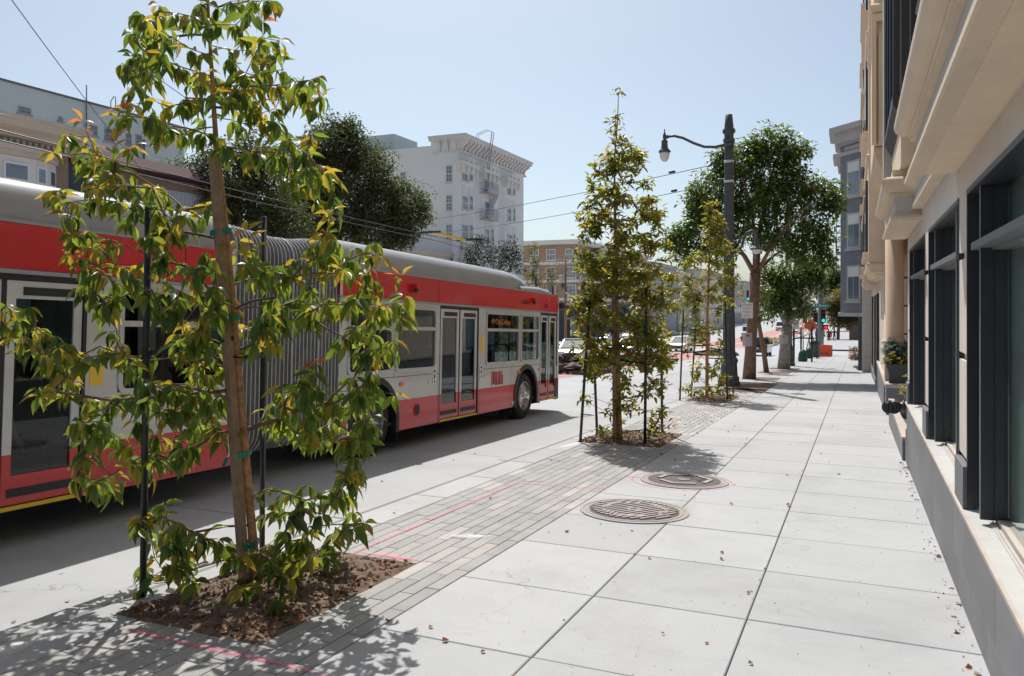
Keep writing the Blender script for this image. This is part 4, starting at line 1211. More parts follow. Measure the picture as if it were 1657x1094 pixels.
# inside: floor, ceiling, seats, poles, driver's seat
mb = MB()
for a, b in ((FSEC, 9.3), (REND + .05, RSEC)):
    mb.box(-1.24, 1.24, a, b, .40, .44)
mb.build('floor', MT['bus_floor'], bus)
mb = MB()
for a, b in ((FSEC, 9.3), (REND + .05, RSEC)): mb.box(-1.24, 1.24, a, b, 2.4, 2.44)
mb.box(-1.24, 1.24, FSEC + .02, FSEC + .05, .44, 1.3); mb.box(-1.24, 1.24, REND + .05, REND + .1, .44, 2.4)
mb.build('ceiling', MT['bus_inside'], bus)
mb = MB()
for a, b in ((-8.8, RSEC - .1), (FSEC + .1, 8.9)): mb.box(-1.0, 1.0, a, b, -.0 + .22, .39)
mb.build('underbody', MT['soot'], bus)
def seat(t, x):
    mb = MB(); mb.box(x - .21, x + .21, t - .22, t + .2, .80, .88); mb.obox((x, t - .24, 1.15), (.21, 0, 0), (0, .03, 0), (0, -.05, .32)); mb.box(x - .04, x + .04, t - .1, t + .1, .44, .8)
    mb.tube([(x - .18, t - .28, 1.45), (x - .18, t - .3, 1.53), (x + .18, t - .3, 1.53), (x + .18, t - .28, 1.45)], 0.014, 6, 1)
    mb.build('seat', [MT['seat_blue'], MT['yellow_rail']], bus)
for t in (2.2, 2.95, 5.7, 6.4, -2.0, -2.7, -5.2, -6.0): seat(t, -.85); seat(t, -.4)
for t in (2.6, 5.9, 6.6, -1.9): seat(t, .85)
mb = MB(); mb.box(-1.0, -.45, 7.5, 7.95, .8, .95); mb.obox((-.72, 7.45, 1.35), (.26, 0, 0), (0, .06, 0), (0, -.06, .42)); mb.box(-.8, -.6, 7.4, 7.6, 1.78, 1.95)
mb.build('driver_seat', MT['bus_black'], bus)
mb = MB(); mb.box(-1.2, .5, 8.75, 9.2, .9, 1.12); mb.tube([(-.72 + .22 * math.cos(a), 8.45 + .1 * math.sin(a), 1.15 + .2 * math.sin(a)) for a in np.linspace(0, 6.283, 17)], 0.018, 6); mb.build('dashboard', MT['bus_black'], bus)
mb = MB()
for t, x in ((1.4, .75), (3.1, .7), (3.45, .7), (5.25, .7), (6.9, .5), (2.3, -.2), (4.4, -.4), (-1.6, .7), (-2.9, .7), (-4.7, .7), (8.1, .6)): mb.tube([(x, t, .44), (x, t, 2.4)], 0.017, 8)
mb.build('grab_pole', MT['yellow_rail'], bus)
# wheels
def wheel(t, side, rearw):
    s = side
    c = (s * (XS - 0.06), t, 0.485)
    mb = MB()
    prof = [(.30, -.26), (.44, -.27), (.475, -.24), (.485, -.19), (.485, -.06), (.475, -.01), (.44, .02), (.30, .015)]
    mb.lathe([(r, h * s) for r, h in prof], c, 32, 0, 'x')
    for q in (-.19, -.125, -.06): mb.lathe([(.487, s * (q - .006)), (.487, s * (q + .006))], c, 32, 0, 'x')
    w_ = mb.build('wheel', MT['tyre'], bus)
    mb = MB()
    if rearw: prof = [(.305, .016), (.295, .02), (.285, -.01), (.26, -.10), (.17, -.125), (.165, -.02), (.10, .0), (.02, .0)]
    else: prof = [(.305, .016), (.292, .022), (.28, -.02), (.24, .0), (.19, .028), (.165, .03), (.10, .06), (.09, .10), (.02, .105)]
    mb.lathe([(r, h * s) for r, h in prof], c, 32, 0, 'x')
    for k in range(10):
        a = 2 * math.pi * k / 10
        mb.lathe([(.017, 0), (.017, s * .045), (.008, s * .05)], (c[0] + s * (.02 if not rearw else -.12), c[1] + .142 * math.cos(a), c[2] + .142 * math.sin(a)), 6, 0, 'x', False)
    rim = mb.build('rim', MT['chrome'], w_)
    mb = MB()
    for k in range(10):
        a = 2 * math.pi * (k + .5) / 10
        mb.lathe([(.026, 0), (.026, s * .006)], (c[0] + s * (.008 if not rearw else -.098), c[1] + .232 * math.cos(a), c[2] + .232 * math.sin(a)), 10, 0, 'x', False)
    mb.build('hand_hole', MT['soot'], w_)
for t, rw in ((AX['front'], 0), (AX['mid'], 1), (AX['rear'], 1)): wheel(t, 1, rw); wheel(t, -1, rw)
mb = MB()
for c in AX.values():
    for s in (1, -1): mb.box(s * .6, s * (XS - .41), c - .62, c + .62, .3, 1.1); mb.box(s * (XS - .42), s * (XS - .05), c - .62, c + .62, 1.085, 1.1)
mb.build('wheel_well', MT['soot'], bus)
mb = MB(); mb.box(XS - .3, XS - .04, AX['mid'] + .68, AX['mid'] + .70, .12, .45); mb.box(XS - .3, XS - .04, AX['front'] - .70, AX['front'] - .68, .14, .45); mb.build('mud_flap', MT['rubber'], bus)
# lights, stickers, hatches
def sidebox(name, t0, t1, z0, z1, mat, th=.014, par=bus):
    mb = MB(); mb.box(XS + .001, XS + th, t0, t1, z0, z1); return mb.build(name, mat, par, bevel=0.003 if th > .008 else 0)
for t in (7.02, 2.42): sidebox('side_marker', t - .055, t + .055, .985, 1.04, MT['amber'], .022)
sidebox('side_marker', 8.16 - .05, 8.21, .99, 1.04, MT['amber'], .022)
sidebox('side_marker', -2.05, -1.9, .555, .60, MT['amber'], .01)
sidebox('sticker', 5.21, 5.33, 1.44, 1.76, MT['yellow'], .004); sidebox('sticker', -2.98, -2.84, 1.30, 1.50, MT['yellow'], .004)
for t in (3.40, 5.18):
    o = sidebox('door_button_label', t, t + .11, .95, 1.22, MT['white_label'], .006)
    mb = MB(); mb.box(XS + .006, XS + .009, t + .03, t + .08, 1.15, 1.19); mb.box(XS + .006, XS + .009, t + .035, t + .075, 1.05, 1.12); mb.box(XS + .006, XS + .009, t + .04, t + .07, .98, 1.02); mb.build('print', MT['black_print'], o)
sidebox('label', 6.72, 6.80, .36, .43, MT['white_label'], .004); sidebox('label', 1.0, 1.07, .42, .55, MT['white_label'], .004)
for t, z in ((3.25, 1.0), (5.38, .99)):
    mb = MB(); mb.lathe([(.035, 0), (.035, .006), (.028, .01)], (XS, t, z), 14, 0, 'x'); mb.build('lock_cover', MT['alu'], bus)
mb = MB(); mb.lathe([(.10, 0), (.10, .008), (.085, .012)], (XS, 2.9, .585), 24, 0, 'x'); v_ = mb.build('round_vent', MT['bus_red'], bus)
mb = MB(); mb.lathe([(.08, .0), (.08, .014), (.06, .018)], (XS, 2.9, .585), 24, 0, 'x'); mb.build('vent_grille', MT['bus_black'], v_)
for t in (2.72, 7.72):
    mb = MB(); mb.box(XS + .005, XS + .10, t - .05, t + .05, 2.50, 2.57); mb.lathe([(.045, 0), (.04, -.05), (.02, -.07)], (XS + .06, t, 2.50), 12, 1); mb.build('side_camera', [MT['bus_red'], MT['bus_black']], bus, bevel=0.004)
sidebox('side_marker', 8.72, 8.80, 2.55, 2.61, MT['amber'], .01)
for t in (3.55, -4.0, -1.9):
    mb = MB(); mb.box(XS + .004, XS + .0065, t, t + .008, RB + .03, RT); mb.build('panel_seam', MT['bus_black'], bus)
for a, b in ((FSEC, D_MID[0]), (D_MID[1], D_FR[0]), (D_RR[1], RSEC)):
    mb = MB(); mb.box(XS - .001, XS + .0015, a, b, SEAM - .004, SEAM + .005); mb.build('panel_seam', MT['bus_black'], bus)
for t, z0_, z1_ in ((3.58, SK, SEAM), (5.15, SK, SEAM), (2.36, ZA + RA + .03, SEAM), (6.62, SK, SEAM), (-1.75, SK, SEAM), (1.0, SK, SEAM), (2.2, SEAM, RB), (7.08, SEAM, RB)):
    mb = MB(); mb.box(XS - .001, XS + .0014, t, t + .007, z0_, z1_); mb.build('panel_seam', MT['bus_black'], bus)
# lettering
ROT = (R(90), 0, R(90))
lettering('8713', .115, MT['black_print'], bus, (XS + .007, 8.55, 2.42), ROT, .001)
lettering('CAMERA', .11, MT['black_print'], bus, (XS + .007, 7.32, 2.46), ROT, .001)
mb = MB(); mb.box(XS - .22, XS - .05, 5.5, 6.96, 1.91, 2.16); sg = mb.build('destination_sign', MT['bus_black'], bus)
lettering('49 City College', .155, MT['led_orange'], sg, (XS - .046, 6.22, 2.03), ROT, .001, sx=0.92)
# the operator's red wave-letter emblem: rounded strokes, u and n turns joined
mb = MB()
def stroke(pts, r=.012):
    mb.tube([(XS + .004, p[0], p[1]) for p in pts], r, 6)
z0, z1 = .81, 1.06; t = 5.72; wd = .072
def hump(t, up):
    zc = z1 - wd / 2 if up else z0 + wd / 2
    return [(t + wd / 2 - wd / 2 * math.cos(a), zc + (1 if up else -1) * wd / 2 * math.sin(a)) for a in np.linspace(0, math.pi, 7)]
stroke([(t, z0)] + hump(t, True) + [(t + wd, z0 + .02)]); stroke([(t + wd, z0 + .02)] + hump(t + wd, True) + [(t + 2 * wd, z0)])
t += 2.9 * wd; stroke([(t, z1)] + hump(t, False) + [(t + wd, z1)])
t += 1.9 * wd; stroke([(t, z0)] + hump(t, True) + [(t + wd, z0)])
t += 1.9 * wd; stroke([(t, z0), (t, z1 - .06)]); stroke([(t, z1 - .015), (t, z1)])
em = mb.build('emblem', MT['red_print'], bus)
# mirror on its arm
mb = MB()
mb.tube([(XS - .1, 9.40, 2.44), (XS + .05, 9.60, 2.46), (XS + .22, 9.86, 2.45)], .03, 8)
mb.box(XS - .06, XS + .07, 9.42, 9.62, 2.39, 2.53); mb.tube([(XS + .22, 9.86, 2.45), (XS + .25, 9.90, 2.3), (XS + .25, 9.90, 2.18)], .018, 8)
arm = mb.build('mirror_arm', MT['bus_black'], bus)
mb = MB(); mb.box(XS + .11, XS + .37, 9.86, 9.96, 1.72, 2.19); hs = mb.build('mirror', MT['bus_black'], bus, bevel=.02)
mb = MB(); mb.box(XS + .135, XS + .30, 9.855, 9.859, 1.75, 2.16); mb.build('mirror_face', MT['mirror'], hs)
mb = MB(); mb.box(XS + .31, XS + .368, 9.848, 9.858, 1.74, 2.17); mb.build('mirror_edge', MT['yellow'], hs)
mb = MB(); mb.box(XS - 2.6, XS - 2.55, 9.0, 9.4, 1.5, 2.2); mb.build('far_mirror', MT['bus_black'], bus)
# ================================================================== the tan building along the sidewalk
def stucco(name, col, var=0.05, sc=2.0, bmp=0.35, stain=0.25):
    m, nt, b = _nt(name)
    ge = nt.nodes.new('ShaderNodeNewGeometry'); co = ge.outputs['Position']
    f = noise(nt, co, sc, 6, 0.62)
    c = ramp(nt, f, [(0.3, tuple(x * (1 - var) for x in col)), (0.7, tuple(x * (1 + var) for x in col))])
    st = nt.nodes.new('ShaderNodeMapping'); st.inputs['Scale'].default_value = (3.5, 3.5, 0.35)
    nt.links.new(co, st.inputs['Vector'])
    f3 = noise(nt, st.outputs[0], 1.4, 5, 0.65)
    c = mix(nt, c, tuple(x * 0.62 for x in col), ramp_f(nt, f3, 0.55, 0.8, stain))
    f2 = noise(nt, co, 130, 3, 0.7)
    c = mix(nt, c, ramp(nt, f2, [(0.3, (0.86,) * 3), (0.7, (1.1,) * 3)]), 0.8, 'MULTIPLY')
    nt.links.new(c, b.inputs['Base Color']); b.inputs['Roughness'].default_value = 0.9
    b.inputs['Specular IOR Level'].default_value = 0.25
    bump(nt, b, f2, bmp, 0.004)
    return m
MT['stucco_tan'] = stucco('tan_stucco', (0.72, 0.575, 0.43))
MT['stucco_grey'] = stucco('warm_grey_stucco', (0.64, 0.56, 0.49))
MT['stucco_pink'] = stucco('peach_plaster', (0.64, 0.47, 0.335), 0.09, 1.2, 0.2, 0.3)
MT['mould'] = stucco('cornice_stucco', (0.66, 0.54, 0.41), 0.06, 3, 0.3, 0.35)
MT['fascia'] = stucco('grey_fascia', (0.55, 0.52, 0.49), 0.05, 3, 0.25, 0.2)
MT['sill'] = stucco('sill_concrete', (0.45, 0.44, 0.42), 0.05, 3, 0.3, 0.25)
MT['sill_edge'] = stucco('sill_edge', (0.46, 0.40, 0.36), 0.08, 6, 0.3, 0.3)
def granite():
    m, nt, b = _nt('grey_granite_tile')
    ge = nt.nodes.new('ShaderNodeNewGeometry'); co = ge.outputs['Position']
    f = noise(nt, co, 260, 3, 0.8)
    c = ramp(nt, f, [(0.32, (0.085, 0.087, 0.095)), (0.5, (0.165, 0.165, 0.175)), (0.68, (0.27, 0.265, 0.27))])
    f2 = noise(nt, co, 2.2, 5, 0.6)
    c = mix(nt, c, ramp(nt, f2, [(0.3, (0.85,) * 3), (0.7, (1.12,) * 3)]), 1.0, 'MULTIPLY')
    oi = nt.nodes.new('ShaderNodeObjectInfo')
    c = mix(nt, c, ramp(nt, oi.outputs['Random'], [(0, (0.9,) * 3), (1, (1.08,) * 3)]), 1.0, 'MULTIPLY')
    nt.links.new(c, b.inputs['Base Color']); b.inputs['Roughness'].default_value = 0.55
    bump(nt, b, f, 0.1, 0.001)
    return m
MT['granite'] = granite()
MT['win_metal'] = pbr('dark_window_metal', (0.022, 0.024, 0.030), 0.42, 0.15, 5, 0.05, 80)
MT['win_rail'] = pbr('grey_window_rail', (0.14, 0.145, 0.155), 0.45, 0.15, 12, 0.1, 80)
MT['shop_glass'] = glass_mat('window_glass', (0.84, 0.90, 0.87), 0.97, 0.01, 0.03, base=0.08)
MT['room'] = pbr('dim_room', (0.30, 0.31, 0.29), 0.9, 0.2, 1)
MT['pale_panel'] = pbr('pale_panel_grey', (0.68, 0.71, 0.69), 0.9, 0.05, 3)
MT['far_glass'] = pbr('far_window_glass', (0.13, 0.16, 0.20), 0.05, 0.35, 0.6, spec=1.0)  # lighter bluish base: the sky's reflection is put into the colour

bld = thing('corner_building', 'tan stucco building with dark metal windows and grey granite base close on the right', 'building', (0.62, 6.0, -0.2))
def B_(name, mb, mat, par=bld, kind=None, bevel=0):
    return mb.build(name, mat, par, world=True, kind=kind, bevel=bevel) if par is bld else mb.build(name, mat, par, kind=kind, bevel=bevel)
def shift_to(par, mb):
    """vertices for a grandchild: world minus the thing's location"""
    l = bld.location; mb.v = [(p[0] - l[0], p[1] - l[1], p[2] - l[2]) for p in mb.v]; return mb
XB = 0.62; XW = 0.66; ZS = 0.388; ZT = 2.07; ZH = 2.45; ZF = 2.656
# plinth tiles, two courses
tw = 0.61
for k in range(-2, 17):
    y0 = 2.0 + tw * k
    if y0 > 11.5: break
    mb = MB(); mb.chbox(0, .05, 0.0015, tw - .0015, 0, .05, .001)
    for z0, z1, sh in ((-0.75, 0.033, 0.30), (0.037, ZS - .012, 0.0)):
        mb = MB(); a = y0 + sh; b = min(a + tw - .002, 12.1)
        mb.box(XB, XB + .04, a + .001, b, z0, z1)
        B_('plinth_tile', mb, MT['granite'])
mb = MB(); mb.box(XB + .03, 1.5, -.5, 12.1, -.8, ZS - .03); mb.box(XB + .002, XB + .032, -.5, 12.1, .0325, .0375); B_('plinth_core', mb, MT['sill'])
# sill: warm nosing, sloping grey sill, glazing bar
wins = [(0.35, 2.79), (3.23, 5.85), (6.29, 8.79), (9.23, 11.8)]
mb = MB(); mb.prism([(XB - .004, ZS - .022), (XB + .014, ZS - .022), (XB + .014, ZS + .003), (XB - .004, ZS)], -.5, 12.1); B_('sill_nosing', mb, MT['sill_edge'])
for a, b in wins:
    mb = MB(); mb.prism([(XB + .0145, ZS - .03), (.90, ZS - .03), (.90, ZS + .028), (.735, ZS + .022), (.73, ZS + .012), (XB + .0145, ZS - .0)], a, b); B_('sill', mb, MT['sill'])
    mb = MB(); mb.box(.745, .752, a + .04, b - .04, ZS + .0245, ZS + .03); mb.box(.765, .90, a + .02, b - .02, ZS + .0285, ZS + .055); B_('sill_track', mb, MT['sill_edge'])
# wall between and above the windows
piers = [(-.5, .35), (2.79, 3.23), (5.85, 6.29), (8.79, 9.23), (11.8, 12.1)]
for a, b in piers:
    zz = [ZS + .004, .66, 1.36, 2.04, ZF - .0]
    mb = MB(); mb.box(XW + .03, 1.0, a, b, ZS + .004, ZH)
    B_('pier_core', mb, MT['stucco_grey'])
    for i, (p, q) in enumerate(((.70, 1.335), (1.385, 2.015), (2.065, ZH))):
        mb = MB(); mb.box(XW, XW + .04, a, b, p, q); B_('pier_block', mb, MT['stucco_grey'])
    mb = MB(); mb.chbox(XB + .012, XW + .05, a - .012, b + .012, ZS + .004, .665, .006); B_('pier_base', mb, MT['granite'])
mb = MB(); mb.box(XW, 1.0, -.5, 12.1, ZH + .002, ZF + .5); B_('wall', mb, MT['stucco_grey'])
# windows
XG = 0.785
for a, b in wins:
    mb = MB(); th = .035
    mb.box(XW - .006, XG + .05, b - th, b - .001, ZS + .03, ZH); mb.box(XW - .006, XG + .05, a + .001, a + th, ZS + .03, ZH)
    mb.box(XW - .006, XG + .05, a + th, b - th, ZH - th, ZH - .001)
    wf = B_('window', mb, MT['win_metal'])
    for yy in (a + .38, b - .40):
        mb = MB(); mb.box(.682, XG, yy - .018, yy + .018, ZS + .04, ZH - th - .001); mb.box(.752, XG + .03, yy - .05, yy + .05, ZS + .05, ZH - th - .002)
        B_('mullion', shift_to(wf, mb), MT['win_metal'], wf)
        mb = MB(); mb.box(.679, .6819, yy - .019, yy + .019, ZS + .04, ZH - th - .001); B_('mullion_edge', shift_to(wf, mb), MT['win_rail'], wf)
    mb = MB(); mb.box(XW - .004, XG, a + .16, b - .20, ZT - .024, ZT + .02); mb.box(.74, XG + .03, a + .05, b - .05, ZT - .04, ZT - .0245)
    B_('transom', shift_to(wf, mb), MT['win_rail'], wf)
    ys_ = [a + th, a + .38, b - .40, b - th]
    for i in range(3):
        for z0, z1 in ((ZS + .055, ZT - .03), (ZT + .02, ZH - th)):
            mb = MB(); mb.box(XG + .012, XG + .02, ys_[i], ys_[i + 1], z0, z1); B_('pane', shift_to(wf, mb), MT['shop_glass'], wf)
    mb = MB(); mb.box(XG + .05, XG + .06, a + .03, b - .03, ZS + .05, ZH - .04); B_('pale_panel', shift_to(wf, mb), MT['pale_panel'], wf)  # pale panel added close behind the panes to brighten the dark glass
mb = MB(); mb.box(2.8, 2.9, -1, 12.1, -.4, 2.7); mb.box(1.01, 2.8, -1, 12.1, ZS - .1, ZS - .06); mb.box(1.01, 2.8, 12.0, 12.1, -.4, 2.7); mb.box(1.01, 2.8, -1, 12.1, 2.62, 2.65)
B_('room_wall', mb, MT['room'])
# ---------- projecting belts
def belt(name, xf, y0, y1, xw, prof, mat, par=bld, ends=True):
    """profile (d, z, material) swept round a rectangular footprint (three sides, mitred)"""
    mb = MB(); vs = []
    for d, z in prof:
        vs += [(xw, y0 - d, z), (xf - d, y0 - d, z), (xf - d, y1 + d, z), (xw, y1 + d, z)]
    n = len(prof); fs = []
    for i in range(n - 1):
        for k in range(3): fs.append((4 * i + k, 4 * i + k + 1, 4 * i + 4 + k + 1, 4 * i + 4 + k))
    fs.append((0, 1, 2, 3)); fs.append((4 * n - 4, 4 * n - 3, 4 * n - 2, 4 * n - 1))
    mb.add(vs, fs); return B_(name, mb, mat, par)
tor = [(.012 + .078 * math.cos(a), 3.035 + .085 * math.sin(a)) for a in np.linspace(-math.pi / 2, math.pi / 2, 11)]
def box_belt(xf, y0, y1, dz=0.0):
    q = lambda pr: [(d, z + dz) for d, z in pr]
    belt('soffit_band', xf, y0, y1, XW, q([(-.012, ZF - .002), (0, ZF + .006), (0, ZF + .035), (-.05, ZF + .085)]), MT['mould'])
    belt('fascia', xf, y0, y1, XW, q([(-.05, ZF + .0855), (-.05, 2.90)]), MT['fascia'])
    belt('bed_mould', xf, y0, y1, XW, q([(-.05, 2.9005), (-.012, 2.905), (-.012, 2.925), (.0, 2.93), (.0, 2.945)]), MT['mould'])
    belt('torus_mould', xf, y0, y1, XW, q([(-.01, 2.9455)] + tor + [(-.02, 3.125), (-.02, 3.20)]), MT['mould'])
    mb = MB(); mb.box(xf + .10, XW - .02, y0 + .10, y1 - .08, ZF - .008 + dz, ZF + dz + .002); B_('soffit_panel', mb, MT['stucco_tan'])
box_belt(.35, -1.5, 6.5); box_belt(.35, 9.67, 12.64)
# the belt runs on, set back, between the two boxes
belt('soffit_band', .56, 6.3, 9.8, XW, [(0, ZF + .1), (0, ZF + .16), (-.02, ZF + .17)], MT['mould'])
belt('fascia', .585, 6.3, 9.8, XW, [(0, ZF + .171), (0, 2.93)], MT['fascia'])
belt('torus_mould', .57, 6.3, 9.8, XW, [(-.01, 2.9305)] + [(d, z) for d, z in tor] + [(-.02, 3.13)], MT['mould'])
# upper walls
mb = MB(); mb.box(.52, 1.2, -1.5, 6.2, 3.2, 14); mb.box(.60, 1.2, 6.2, 9.4, 3.0, 14); mb.box(.44, 1.2, 9.4, 12.4, 3.2, 14); mb.box(.62, 1.2, 12.4, 20.4, 4.0, 14)
B_('upper_wall', mb, MT['stucco_tan'])
# dark metal bay windows over the belts
def bay(y0, y1, xf, z0, z1, xw=.62):
    mb = MB(); mb.box(xf + .03, xw, y0, y1, z0 + .25, z1); f_ = B_('bay_window', mb, MT['win_metal'])
    mb = MB()
    mb.prism([(xf - .01, z0 + .28), (xw, z0 + .28), (xw, z0), (xf + .10, z0), (xf - .01, z0 + .2)], y0 - .02, y1 + .02); B_('apron', shift_to(f_, mb), MT['win_metal'], f_)
    mb = MB(); n = max(2, int((y1 - y0) / .8))
    for k in range(n + 1):
        yy = y0 + (y1 - y0) * k / n; mb = MB(); mb.box(xf - .005, xf + .03, yy - .03, yy + .03, z0 + .281, z1); B_('mullion', shift_to(f_, mb), MT['win_metal'], f_)
    for k in range(n):
        mb = MB(); mb.box(xf + .012, xf + .018, y0 + (y1 - y0) * k / n + .03, y0 + (y1 - y0) * (k + 1) / n - .03, z0 + .3, z1); B_('pane', shift_to(f_, mb), MT['shop_glass'], f_)
    for xx in (.02, .11):
        mb = MB(); mb.box(xf + xx + .04, xf + xx + .055, y0 - .012, y0 - .0005, z0 + .29, z1); B_('edge_strip', shift_to(f_, mb), MT['win_rail'], f_)
    return f_
bay(9.0 + .2, 11.6, .36, 3.62, 6.6); bay(.4, 5.6, .40, 3.55, 6.6)
for z in (3.36, 3.62): 
    mb = MB(); mb.prism([(.36, z + .03), (.56, z + .06), (.56, z - .05), (.40, z - .03)], .2, 5.9); B_('ledge', mb, MT['win_rail'])
mb = MB(); mb.box(.34, .62, 11.72, 12.1, 3.22, 14); B_('lit_edge_pilaster', mb, MT['sill'])  # a pilaster's sunlit edge, its light put into the colour as a neutral strip
# panelled pilaster bay
mb = MB(); mb.box(.27, .66, 14.2, 17.4, 4.32, 14); pb = B_('pilaster_bay', mb, MT['stucco_tan'])
for d0, y in ((0, .0), ):
    for (x0, x1, z0, z1) in ((.235, .66, 6.30, 6.42), (.235, .30, 4.32, 6.30)):
        mb = MB(); mb.box(x0, x1, 14.06, 14.198, z0, z1); B_('moulding', mb, MT['mould'])
    mb = MB(); mb.box(.335, .39, 14.11, 14.199, 4.32, 6.14); mb.box(.391, .66, 14.11, 14.199, 6.05, 6.14); B_('moulding', mb, MT['mould'])
belt('ledge', .25, 14.1, 17.5, .66, [(-.02, 6.43), (.03, 6.47), (.05, 6.53), (.05, 6.56), (0, 6.60)], MT['mould'])
belt('ledge', .30, 14.3, 17.3, .66, [(-.1, 3.95), (-.02, 4.10), (0, 4.2), (.03, 4.24), (.03, 4.30), (0, 4.316)], MT['stucco_pink'])
# entrance recess with peach column, block wall and planters
mb = MB(); mb.box(1.9, 2.1, 12.1, 21.3, -1.2, 4.0); mb.box(.66, 1.9, 12.1, 12.25, -.9, 4.0); mb.box(.62, 1.9, 12.65, 20.4, 3.4, 4.0); B_('recess_wall', mb, MT['stucco_grey'])
for i in range(8):
    z0 = -1.0 + .68 * i + .005
    mb = MB(); mb.chbox(.72, 1.9, 21.3, 21.5, z0, z0 + .635, .004); B_('wall_block', mb, MT['stucco_grey'])
mb = MB(); mb.box(.74, 1.9, 21.33, 21.6, -1, 4); B_('wall_core', mb, MT['joint'])
mb = MB(); mb.lathe([(.27, .0), (.27, .06), (.235, .075), (.225, .11), (.205, .13), (.205, 3.2)], (.80, 20.1, .84), 28); B_('column', mb, MT['stucco_pink'])
mb = MB(); mb.box(.6, 1.05, 19.8, 20.4, -.8, .84); B_('column_base', mb, MT['stucco_pink'])
mb = MB()
mb.box(.585, .66, 12.1, 17.0, -1.0, -.15); B_('planter_wall', mb, MT['granite'])
mb = MB(); mb.box(.578, .68, 12.09, 17.01, -.149, -.10); B_('planter_cap', mb, MT['sill_edge'])
mb = MB(); mb.box(.60, 1.9, 19.0, 27.0, -1.3, -.08); B_('planter_wall', mb, MT['granite'])
mb = MB(); mb.box(.585, 1.92, 18.985, 27.0, -.079, -.0); B_('planter_cap', mb, MT['sill_edge'])
# ground floor farther on
mb = MB(); mb.box(XW, 1.2, 21.5, 26.8, -1.3, 2.45); mb.box(XW, 1.2, 38.5, 41, -1.9, 2.45); mb.box(XW, 1.2, 26.8, 38.5, 2.1, 2.45); B_('wall', mb, MT['stucco_grey'])
mb = MB(); mb.box(XW - .04, 1.2, 27.01, 38.5, -1.9, -.9); B_('plinth', mb, MT['granite'])
for a, b in ((26.8, 29.6), (30.0, 33.4), (33.8, 38.5)):
    mb = MB(); mb.box(XW + .10, XW + .2, a, b, -.9, 2.1); f_ = B_('window', mb, MT['far_glass'])
    for k in range(5):
        yy = a + (b - a) * k / 4; mb = MB(); mb.box(XW - .02, XW + .11, yy - .05, yy + .05, -.9, 2.1); B_('mullion', shift_to(f_, mb), MT['win_metal'], f_)
    mb = MB(); mb.box(XW + .02, XW + .11, a, b, 1.35, 1.45); B_('transom', shift_to(f_, mb), MT['win_metal'], f_)
for a, b in ((29.6, 30.0), (33.4, 33.8)):
    mb = MB(); mb.box(XW - .03, 1.2, a, b, -1.6, 2.1); B_('pier', mb, MT['stucco_grey'])
# upper bays
for i, (a, b, xf) in enumerate(((20.4, 26.0, .22), (28.2, 33.0, .22), (35.2, 39.8, .22))):
    mb = MB(); mb.box(xf + .05, .70, a, b, 2.72, 14); B_('bay_wall', mb, MT['stucco_tan'])
    belt('bay_base', xf + .05, a, b, .70, [(-.16, 2.42), (-.12, 2.46), (-.04, 2.49), (-.02, 2.56), (.0, 2.60), (.035, 2.63), (.04, 2.69), (.0, 2.719)], MT['mould'])
    for s_ in range(4):
        z = 3.0 + 2.9 * s_
        for yy in np.arange(a + .7, b - 1.0, 1.6):
            mb = MB(); mb.box(xf + .0, xf + .0499, yy, yy + 1.15, z, z + 1.75); f_ = B_('window', mb, MT['win_metal'])
            mb = MB(); mb.box(xf - .004, xf - .0005, yy + .08, yy + 1.07, z + .08, z + 1.67); B_('pane', shift_to(f_, mb), MT['far_glass'], f_)
        mb = MB(); mb.prism([(xf - .07, z - .06), (xf + .05, z - .10), (xf + .05, z - .002), (xf - .07, z - .002)], a + .4, b - .3); B_('window_sill', mb, MT['mould'])
        if s_ < 3:
            belt('string_course', xf + .05, a, b, .70, [(0, z + 2.1), (.05, z + 2.16), (.06, z + 2.24), (0, z + 2.28)], MT['mould'])
mb = MB(); mb.box(.55, 1.2, 21, 41, 2.46, 14); B_('upper_wall', mb, MT['stucco_tan'])
for s_ in range(4):
    for yy in (26.5, 33.5):
        mb = MB(); mb.box(.5, .549, yy + .1, yy + 1.3, 3.1 + 2.9 * s_, 4.9 + 2.9 * s_); B_('window', mb, MT['win_metal'])
mb = MB(); mb.box(1.1, 14, -1.5, 41, -1.0 + 3.9, 14); mb.box(3, 14, -1.5, 41, -2.2, 2.9); B_('building_mass', mb, MT['stucco_tan'])
for i in range(9):
    mb = MB(); z0 = -1.95 + .62 * i; mb.box(.27, .70, 40.5, 41.3, z0, z0 + .61); B_('end_pier_block', mb, MT['fascia'])

